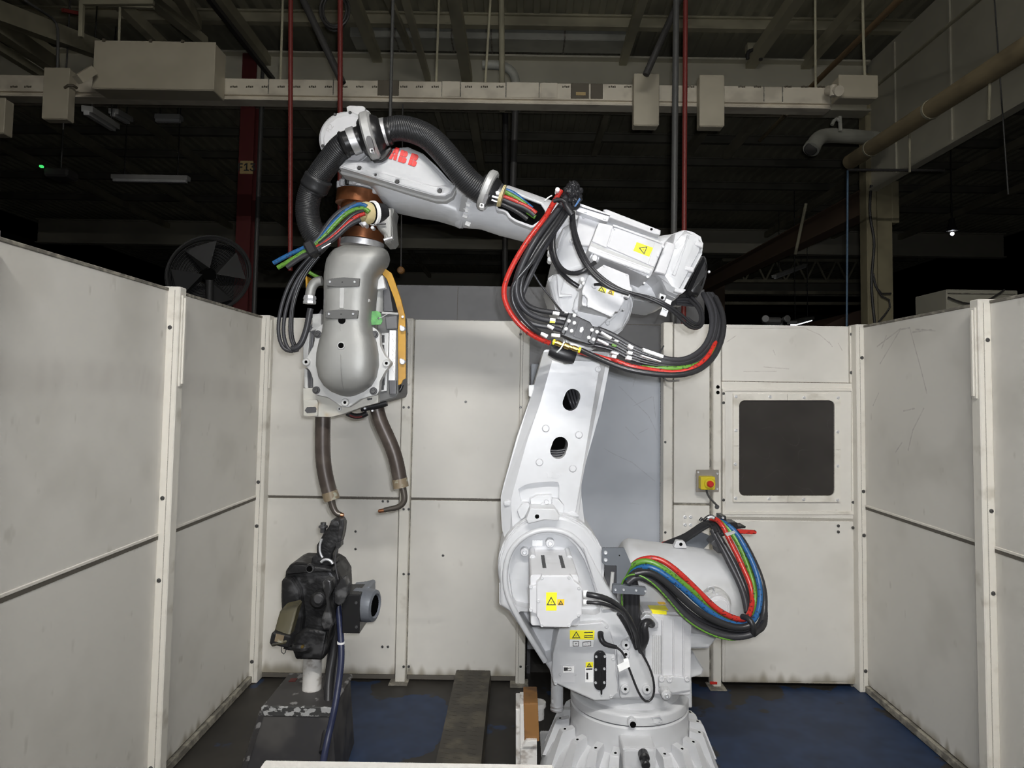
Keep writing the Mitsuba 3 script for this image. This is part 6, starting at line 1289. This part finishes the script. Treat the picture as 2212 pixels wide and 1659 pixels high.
rdisc(ho, 'hole_rim', d6, 628, 858, 9, YS + .005, YS + .05, 'mat_alu_bright', .1); rdisc(ho, 'hole', d6, 628, 858, 6.3, YS + .0035, YS + .02, 'mat_void')
for x, y in ((912, 105), (895, 410)): add(ho, 'side_screw', disc(*at(d6, x, y), 4.5, YS + .06, YS + .1, .3), 'mat_alu_bright')
# plates behind the flange
bpz = plate(WG, 'back_plate', d6((248, 1285), (345, 1278), (400, 1350), (640, 1380), (1000, 1330), (1000, 1428), (860, 1465), (640, 1545), (530, 1572), (400, 1570), (252, 1560)), 3.035, 3.12, .003, .003, 'mat_alu_plate')
plate(bpz, 'slot_block', d6((250, 1400), (385, 1398), (398, 1425), (392, 1560), (300, 1568), (252, 1560)), 3.015, 3.06, .004, .004, 'mat_alu_plate')
plate(bpz, 'slot', d6((290, 1470), (375, 1468), (385, 1485), (382, 1525), (290, 1532), (268, 1505)), 3.0135, 3.02, .0, .004, 'mat_dark_steel')
rdisc(bpz, 'boss', d6, 613, 1490, 4.6, 3.025, 3.04, 'mat_alu_bright'); rdisc(bpz, 'hole', d6, 613, 1490, 2, 3.0235, 3.03, 'mat_ink')
plate(bpz, 'slot', d6((885, 1385), (940, 1378), (940, 1395), (895, 1405)), 3.033, 3.04, 0, .002, 'mat_ink')
plate(WG, 'side_bar', d6((250, 850), (305, 735), (345, 680), (425, 650), (425, 690), (320, 720), (300, 990), (252, 1000)), 3.04, 3.1, .003, .002, 'mat_alu_bright')
plate(WG, 'side_bar', d6((262, 1080), (292, 1100), (300, 1290), (262, 1280)), 3.04, 3.1, .003, .002, 'mat_alu_bright')
plate(WG, 'gear_side', d6((300, 700), (440, 480), (440, 700), (360, 760), (345, 900), (300, 960)), 3.06, 3.2, .004, .003, 'mat_dark_steel')
plate(WG, 'gear_side', d6((280, 1080), (345, 1130), (350, 1280), (310, 1278), (285, 1200)), 3.05, 3.2, .004, .003, 'mat_dark_steel')
plate(WG, 'fin_block', d6((345, 545), (430, 540), (430, 690), (340, 680)), 3.04, 3.15, .003, .002, 'mat_grey_rib')
# drive on the right: dark body, plate, motor, yellow guard
gbx = plate(WG, 'drive_body', d6((985, 545), (1035, 520), (1198, 530), (1205, 690), (1200, 1330), (1185, 1375), (1100, 1400), (1000, 1430), (985, 1340)), 3.07, 3.32, .008, .004, 'mat_drive_grey')
plate(gbx, 'open_plate', d6((1030, 735), (1105, 732), (1100, 980), (1085, 1310), (1020, 1320), (1060, 1250), (1062, 1000), (1040, 900)), 3.055, 3.09, .003, .002, 'mat_alu_bright')
for q in (((1030, 755), (1062, 755), (1062, 830), (1028, 832)), ((1040, 850), (1058, 850), (1062, 930), (1045, 930)), ((1030, 1140), (1058, 1120), (1055, 1300), (1022, 1300))): plate(gbx, 'slot', d6(*q), 3.0535, 3.06, 0, .001, 'mat_ink')
lbp = plate(gbx, 'data_plate', d6((1112, 705), (1176, 708), (1165, 1205), (1102, 1205)), 3.052, 3.08, .001, .001, 'mat_label_white')
add(lbp, 'small_print', cat(*[ext(P2(d6((1138 + (i % 3) * 11, 740 + i * 17), (1141 + (i % 3) * 11, 740 + i * 17), (1141 + (i % 3) * 11, 755 + i * 17), (1138 + (i % 3) * 11, 755 + i * 17)), 3.05), 3.0512, 3.053) for i in range(24) if i % 7 != 6]), 'mat_robot_dark', False, kind='stuff')
plate(gbx, 'lower_block', d6((1105, 1205), (1180, 1205), (1178, 1340), (1110, 1345)), 3.05, 3.1, .003, .002, 'mat_dark_steel')
plate(gbx, 'upper_block', d6((1068, 575), (1185, 560), (1188, 690), (1080, 700)), 3.05, 3.1, .004, .003, 'mat_cabinet_grey')
plate(gbx, 'top_edge', d6((1035, 522), (1200, 530), (1198, 552), (1035, 545)), 3.05, 3.12, .003, .001, 'mat_grey_rib')
add(WG, 'servo_motor', lathe(U(815, 676, 3.14), [0.02, 0, 1], [(0, SC(25, 3.14)), (.085, SC(25, 3.14)), (.10, SC(24, 3.14)), (.13, SC(20, 3.14))], 28), 'mat_cast_alu')
plate(WG, 'motor_box', d6((925, 180), (1045, 158), (1068, 285), (920, 315)), 3.04, 3.1, .003, .002, 'mat_label_white')
plate(WG, 'motor_side', d6((1048, 165), (1085, 185), (1120, 320), (1150, 520), (1050, 520), (1050, 300)), 3.08, 3.2, .004, .002, 'mat_dark_steel')
yg = plate(WG, 'yellow_guard', d6((950, 48), (975, 42), (1025, 62), (1130, 135), (1160, 210), (1225, 400), (1265, 560), (1272, 800), (1272, 1185), (1245, 1200), (1228, 1240), (1198, 1255), (1195, 700), (1205, 560), (1160, 400), (1085, 200), (1055, 165), (1000, 100), (955, 62)), 3.04, 3.055, .002, .002, 'mat_yellow_paint')
plate(yg, 'yellow_return', d6((935, 140), (1020, 135), (1035, 165), (930, 185)), 3.12, 3.2, .002, .002, 'mat_yellow_paint')
plate(yg, 'yellow_return', d6((272, 170), (290, 165), (300, 290), (280, 320)), 3.12, 3.2, .002, .002, 'mat_yellow_paint')
for y in (690, 1020):
    add(yg, 'guard_bolt', cat(disc(*at(d6, 1238, y), 6, 3.02, 3.045, .2), disc(*at(d6, 1225, y - 20), 3, 3.02, 3.045, .2)), 'mat_zinc')
rdisc(yg, 'guard_bolt', d6, 1242, 572, 3, 3.03, 3.045, 'mat_zinc')
plate(WG, 'green_tag', d6((915, 520), (985, 512), (1020, 530), (1042, 615), (1025, 650), (925, 655)), 2.97, 2.975, .001, .003, 'mat_green_tag')
rdisc(WG + '__green_tag', 'eyelet', d6, 1003, 588, 2, 2.9685, 2.972, 'mat_ink')
add(WG + '__green_tag', 'wire', ptube(d6((1003, 588), (1050, 570), (1090, 545), (1120, 540)), 2.97, .9), 'mat_steel')
add(WG, 'lower_hump', cat(ptube(d6((830, 1480), (900, 1470), (1000, 1450), (1085, 1425)), 3.1, 8), ptube(d6((690, 1530), (760, 1560), (840, 1555), (890, 1530)), 3.12, 6)), 'mat_black')
add(WG, 'red_edge', ptube(d6((715, 1550), (770, 1572), (840, 1565)), 3.1, 2), 'mat_red_steel')
add(WG, 'drain_hose', ptube(d6((1200, 1320), (1225, 1290), (1238, 1250)), 3.1, 4), 'mat_black')
for x, y in ((865, 1485), (940, 1508)): rdisc(WG, 'lower_bolt', d6, x, y, 2.4, 3.07, 3.09, 'mat_zinc')
# cable elbow on the left
ef = add(WG, 'elbow_fitting', ptube(d6((440, 215), (385, 225), (345, 265), (325, 330), (318, 380)), 2.99, 10.5, .01, 20), 'mat_cast_alu', 60)
add(ef, 'union_nut', lathe(U(*at(d6, 320, 365), 2.99), U(*at(d6, 315, 450), 2.99) - U(*at(d6, 320, 365), 2.99), [(0, SC(13, 3)), (.012, SC(14.5, 3)), (.02, SC(13, 3)), (.024, SC(14.5, 3)), (.034, SC(14, 3))], 8), 'mat_zinc', 20)
# electrode arms
la = [U(698, 885, 3.13), U(697, 950, 3.13), U(699, 1000, 3.13), U(706, 1040, 3.13), U(716, 1078, 3.13)]
add(WG, 'electrode_arm', sweep(spline(la, .012), SC(16, 3.13), 24), 'mat_arm_brown', 60)
A1 = WG + '__electrode_arm'
add(A1, 'cuff', sweep([U(712, 1062, 3.13), U(717, 1080, 3.13)], SC(17, 3.13), 24), 'mat_arm_tan')
sp = spline([U(715, 1078, 3.13), U(719, 1094, 3.13), U(727, 1108, 3.13), U(736, 1112, 3.13)], .006)
add(A1, 'shank', sweep(sp, np.linspace(SC(8.5, 3.13), SC(6, 3.13), len(sp)), 16), 'mat_tip_steel', 60)
add(A1, 'copper_tip', sweep([U(733, 1112, 3.13), U(739, 1112.5, 3.13), U(743, 1112.5, 3.13)], [SC(5, 3.13), SC(4.8, 3.13), SC(3, 3.13)], 14), 'mat_copper', 40)
ra = [U(812, 872, 3.14), U(820, 905, 3.14), U(835, 940, 3.14), U(849, 973, 3.14), U(858, 1005, 3.14), U(866, 1050, 3.14)]
add(WG, 'electrode_arm', sweep(spline(ra, .012), SC(15.5, 3.14), 24), 'mat_arm_brown', 60)
A2 = WG + '__electrode_arm_001'
add(A2, 'cuff', sweep([U(863, 1034, 3.14), U(866.5, 1053, 3.14)], SC(16.5, 3.14), 24), 'mat_arm_tan')
sp = spline([U(869, 1050, 3.14), U(873, 1068, 3.14), U(872, 1084, 3.14), U(860, 1095, 3.14), U(844, 1099, 3.14), U(830, 1102, 3.14)], .006)
add(A2, 'shank', sweep(sp, np.linspace(SC(7.5, 3.13), SC(5, 3.13), len(sp)), 16), 'mat_tip_steel', 60)
add(A2, 'copper_tip', sweep([U(831, 1102, 3.14), U(820, 1104, 3.14), U(817, 1104.5, 3.14)], [SC(4.2, 3.13), SC(4.2, 3.13), SC(2.5, 3.13)], 14), 'mat_copper', 40)

# ================================================================ tip dresser on its pedestal
TD = thing('tip_dresser', 'grimy black tip dresser on a white post and dark pedestal under the weld gun', 'tip dresser')
YP = 3.22
pf = 3.02
zt_ = U(640, 1535, pf)[2]
xl0, xr0 = U(572, 1535, pf)[0], U(716, 1535, pf)[0]
add(TD, 'pedestal', hull([[xl0, pf, zt_], [xr0, pf, zt_], [xl0 + .01, pf + .33, zt_ + .005], [xr0 - .0, pf + .33, zt_ + .005], [xl0 - .075, pf - .06, 0], [xr0 + .05, pf - .06, 0], [xl0 - .02, pf + .36, 0], [xr0 + .02, pf + .36, 0]]), 'mat_pedestal', False)
pd = TD + '__pedestal'
add(pd, 'top_plate', box(xl0 - .01, xr0 + .008, pf - .012, pf + .34, zt_ - .0, zt_ + .02, .004), 'mat_worn_edge')
add(pd, 'left_edge', bar([xl0 - .008, pf - .008, zt_], [xl0 - .085, pf - .066, 0.0], .012, .02), 'mat_worn_edge')
add(pd, 'chipped_edge', box(xl0 - .011, xr0 + .009, pf - .014, pf + .002, zt_ - .018, zt_ + .021, .002), 'mat_chipped')
add(pd, 'red_mark', box(xl0 + .02, xl0 + .05, pf + .24, pf + .28, zt_ + .019, zt_ + .0212), 'mat_red_steel', False)
c7 = crop(520, 1100, .33697)
yc0 = 3.22
b0 = U(677, 1507, yc0); b1 = U(677, 1424, yc0)
add(TD, 'post', lathe([b0[0], yc0 - .03, zt_ + .015], [0, 0, 1], [(0, SC(20, yc0)), (.004, SC(19.5, yc0)), (b1[2] - zt_ + .05, SC(18.5, yc0))], 28), 'mat_pipe_white')
D1, B = 'mat_tip_black', 'mat_tip_metal'
hd_ = add(TD, 'gear_head', ext(rnd(P2(c7((285, 395), (310, 360), (345, 345), (450, 350), (560, 350), (600, 375), (640, 440), (645, 560), (610, 720), (590, 820), (545, 940), (520, 970), (350, 965), (330, 900), (300, 840), (260, 700), (255, 560), (258, 460), (280, 440)), 3.12), .01), 3.10, 3.32, .03, .04, 4), D1, 50)
plate(hd_, 'top_cap', c7((282, 405), (310, 362), (345, 345), (440, 352), (500, 362), (585, 380), (592, 410), (300, 425)), 3.07, 3.2, .015, .008, D1)
rdisc(hd_, 'port', c7, 440, 382, 9.5, 3.055, 3.08, B); rdisc(hd_, 'port_hole', c7, 440, 384, 6.5, 3.0535, 3.06, 'mat_void')
rdisc(hd_, 'drum', c7, 490, 590, 18, 3.03, 3.14, D1, .3); rdisc(hd_, 'drum_core', c7, 495, 580, 11, 3.02, 3.05, 'mat_dark_steel', .3)
plate(hd_, 'lever', c7((520, 470), (545, 450), (580, 460), (585, 520), (565, 570), (575, 650), (590, 740), (570, 775), (530, 775), (512, 740), (520, 690), (545, 620), (540, 560), (525, 510)), 3.0, 3.06, .01, .006, B)
plate(hd_, 'side_shield', c7((600, 520), (640, 450), (662, 440), (680, 490), (678, 560), (660, 600), (630, 620), (600, 600)), 3.04, 3.1, .004, .004, B)
plate(hd_, 'lower_cover', c7((345, 800), (420, 760), (560, 780), (540, 900), (520, 970), (440, 970), (350, 960), (330, 900)), 3.05, 3.2, .02, .006, D1)
plate(hd_, 'side_cover', c7((258, 460), (330, 440), (380, 520), (400, 700), (380, 860), (330, 860), (270, 720), (256, 600)), 3.06, 3.2, .02, .006, D1)
am = add(TD, 'air_motor', obox((U(*at(c7, 320, 640), 2.98) + U(*at(c7, 270, 815), 2.93)) / 2, [U(*at(c7, 320, 620), 3.0) - U(*at(c7, 262, 830), 2.92), [1, 0, 0.25], [0, 1, .1]], [.155, .075, .08], .01), 'mat_olive')
add(am, 'nose', obox(U(*at(c7, 268, 825), 2.91), [[1, 0, -.2], [0, 1, 0], [.2, 0, 1]], [.082, .06, .05], .006), 'mat_black')
add(am, 'nose_label', obox(U(*at(c7, 248, 828), 2.877), [[1, 0, -.2], [0, 1, 0], [.2, 0, 1]], [.034, .004, .03]), 'mat_arm_tan')
bw_ = add(TD, 'bowl', lathe(U(*at(c7, 385, 865), 3.0), [0, -.2, -1], [(0, .03), (.012, .038), (.024, .03), (.028, .015)], 20), B)
add(bw_, 'pull_ring', tube([U(*at(c7, 275 + 15 * math.cos(t), 900 + 28 * math.sin(t)), 3.0) for t in np.linspace(0, 6.28, 14)], .0016, .01, 6), 'mat_dark_steel')
rdisc(bw_, 'brass_plug', c7, 393, 884, 3, 2.955, 2.97, 'mat_brass')
add(bw_, 'arm', ptube(c7((280, 880), (330, 890), (370, 890)), 2.99, 5), D1)
# cutter head on top
ch = add(TD, 'cutter_head', ext(rnd(P2(c7((520, 190), (540, 150), (575, 105), (590, 65), (610, 58), (645, 62), (660, 90), (655, 150), (640, 210), (605, 270), (600, 320), (520, 310), (500, 270), (500, 220)), 3.14), .005), 3.10, 3.2, .012, .015, 3), D1, 40)
plate(ch, 'blade_plate', c7((630, 65), (655, 60), (662, 110), (650, 170), (632, 240), (620, 200)), 3.085, 3.12, .005, .003, B)
add(ch, 'spring_pin', lathe(U(*at(c7, 528, 150), 3.13), [0, 0, 1], [(0, .013), (.02, .013), (.022, .020), (.03, .02), (.034, .012), (.045, .012)], 14), B)
plate(ch, 'bracket', c7((450, 350), (455, 310), (495, 275), (520, 300), (560, 310), (600, 330), (590, 360), (460, 365)), 3.1, 3.2, .006, .004, D1)
add(ch, 'bright_pipe', cat(ptube(c7((520, 190), (508, 230), (510, 280), (525, 310)), 3.08, 2.6), ptube(c7((515, 340), (540, 322), (575, 330), (590, 350)), 3.08, 3)), 'mat_zinc')
add(ch, 'wire', ptube(c7((620, 250), (605, 320), (612, 390), (625, 450)), 3.07, 1.6), 'mat_dark_steel')
plate(ch, 'knuckle', c7((605, 215), (640, 205), (640, 240), (610, 270)), 3.07, 3.12, .004, .003, B)
# blower on the right
bo = plate(TD, 'blower_box', c7((648, 548), (765, 548), (762, 798), (650, 795)), 3.08, 3.25, .004, .003, 'mat_black')
add(bo, 'blower_wheel', lathe(U(*at(c7, 760, 610), 3.16), [1, -.22, 0], [(-.02, SC(33, 3.16)), (.05, SC(34, 3.16)), (.075, SC(32, 3.16)), (.08, SC(25, 3.16)), (.07, SC(21, 3.16))], 36), 'mat_blue_silver')
add(bo, 'inlet', lathe(U(*at(c7, 760, 610), 3.16) + np.array([1, -.22, 0]) / 1.024 * .071, [1, -.22, 0], [(0, SC(21, 3.16)), (.002, SC(21, 3.16))], 28), 'mat_void')
plate(bo, 'scroll', c7((690, 520), (770, 512), (810, 500), (825, 505), (825, 560), (810, 690), (790, 705), (765, 700)), 3.17, 3.3, .012, .006, 'mat_blue_silver')
for x, y in ((740, 600), (742, 755)): rbolt(bo, c7, x, y, 3.2, 3.08, 'mat_dark_steel')
add(TD, 'mount_plate', bar(U(*at(c7, 600, 720), 3.2), U(*at(c7, 545, 1180), 3.2), .03, .02), D1)
hq = add(TD, 'hose', ptube(c7((625, 620, 3.13), (640, 800, 3.1), (645, 950, 3.06), (630, 1100, 3.03), (605, 1260, 2.98), (570, 1420, 2.95), (540, 1560, 2.9), (520, 1680, 2.84)), 3.0, 7), 'mat_navy_hose')
add(TD, 'hose', ptube(c7((600, 640, 3.16), (600, 860, 3.16), (580, 1000, 3.14), (565, 1100, 3.12), (560, 1250, 3.08), (550, 1420, 3.02), (530, 1560, 2.95)), 3.05, 9), 'mat_rubber')
add(TD, 'hose', ptube(c7((620, 700, 3.18), (625, 900, 3.17), (610, 1080, 3.14), (590, 1250, 3.1), (560, 1440, 3.03)), 3.1, 8), 'mat_black')
add(hq, 'white_band', lathe(U(*at(c7, 642, 862), 3.083), [0.02, 0, 1], [(0, SC(8, 3.08)), (.008, SC(8, 3.08))], 14), 'mat_tape_white')
# ---------------------------------------------------------------- end
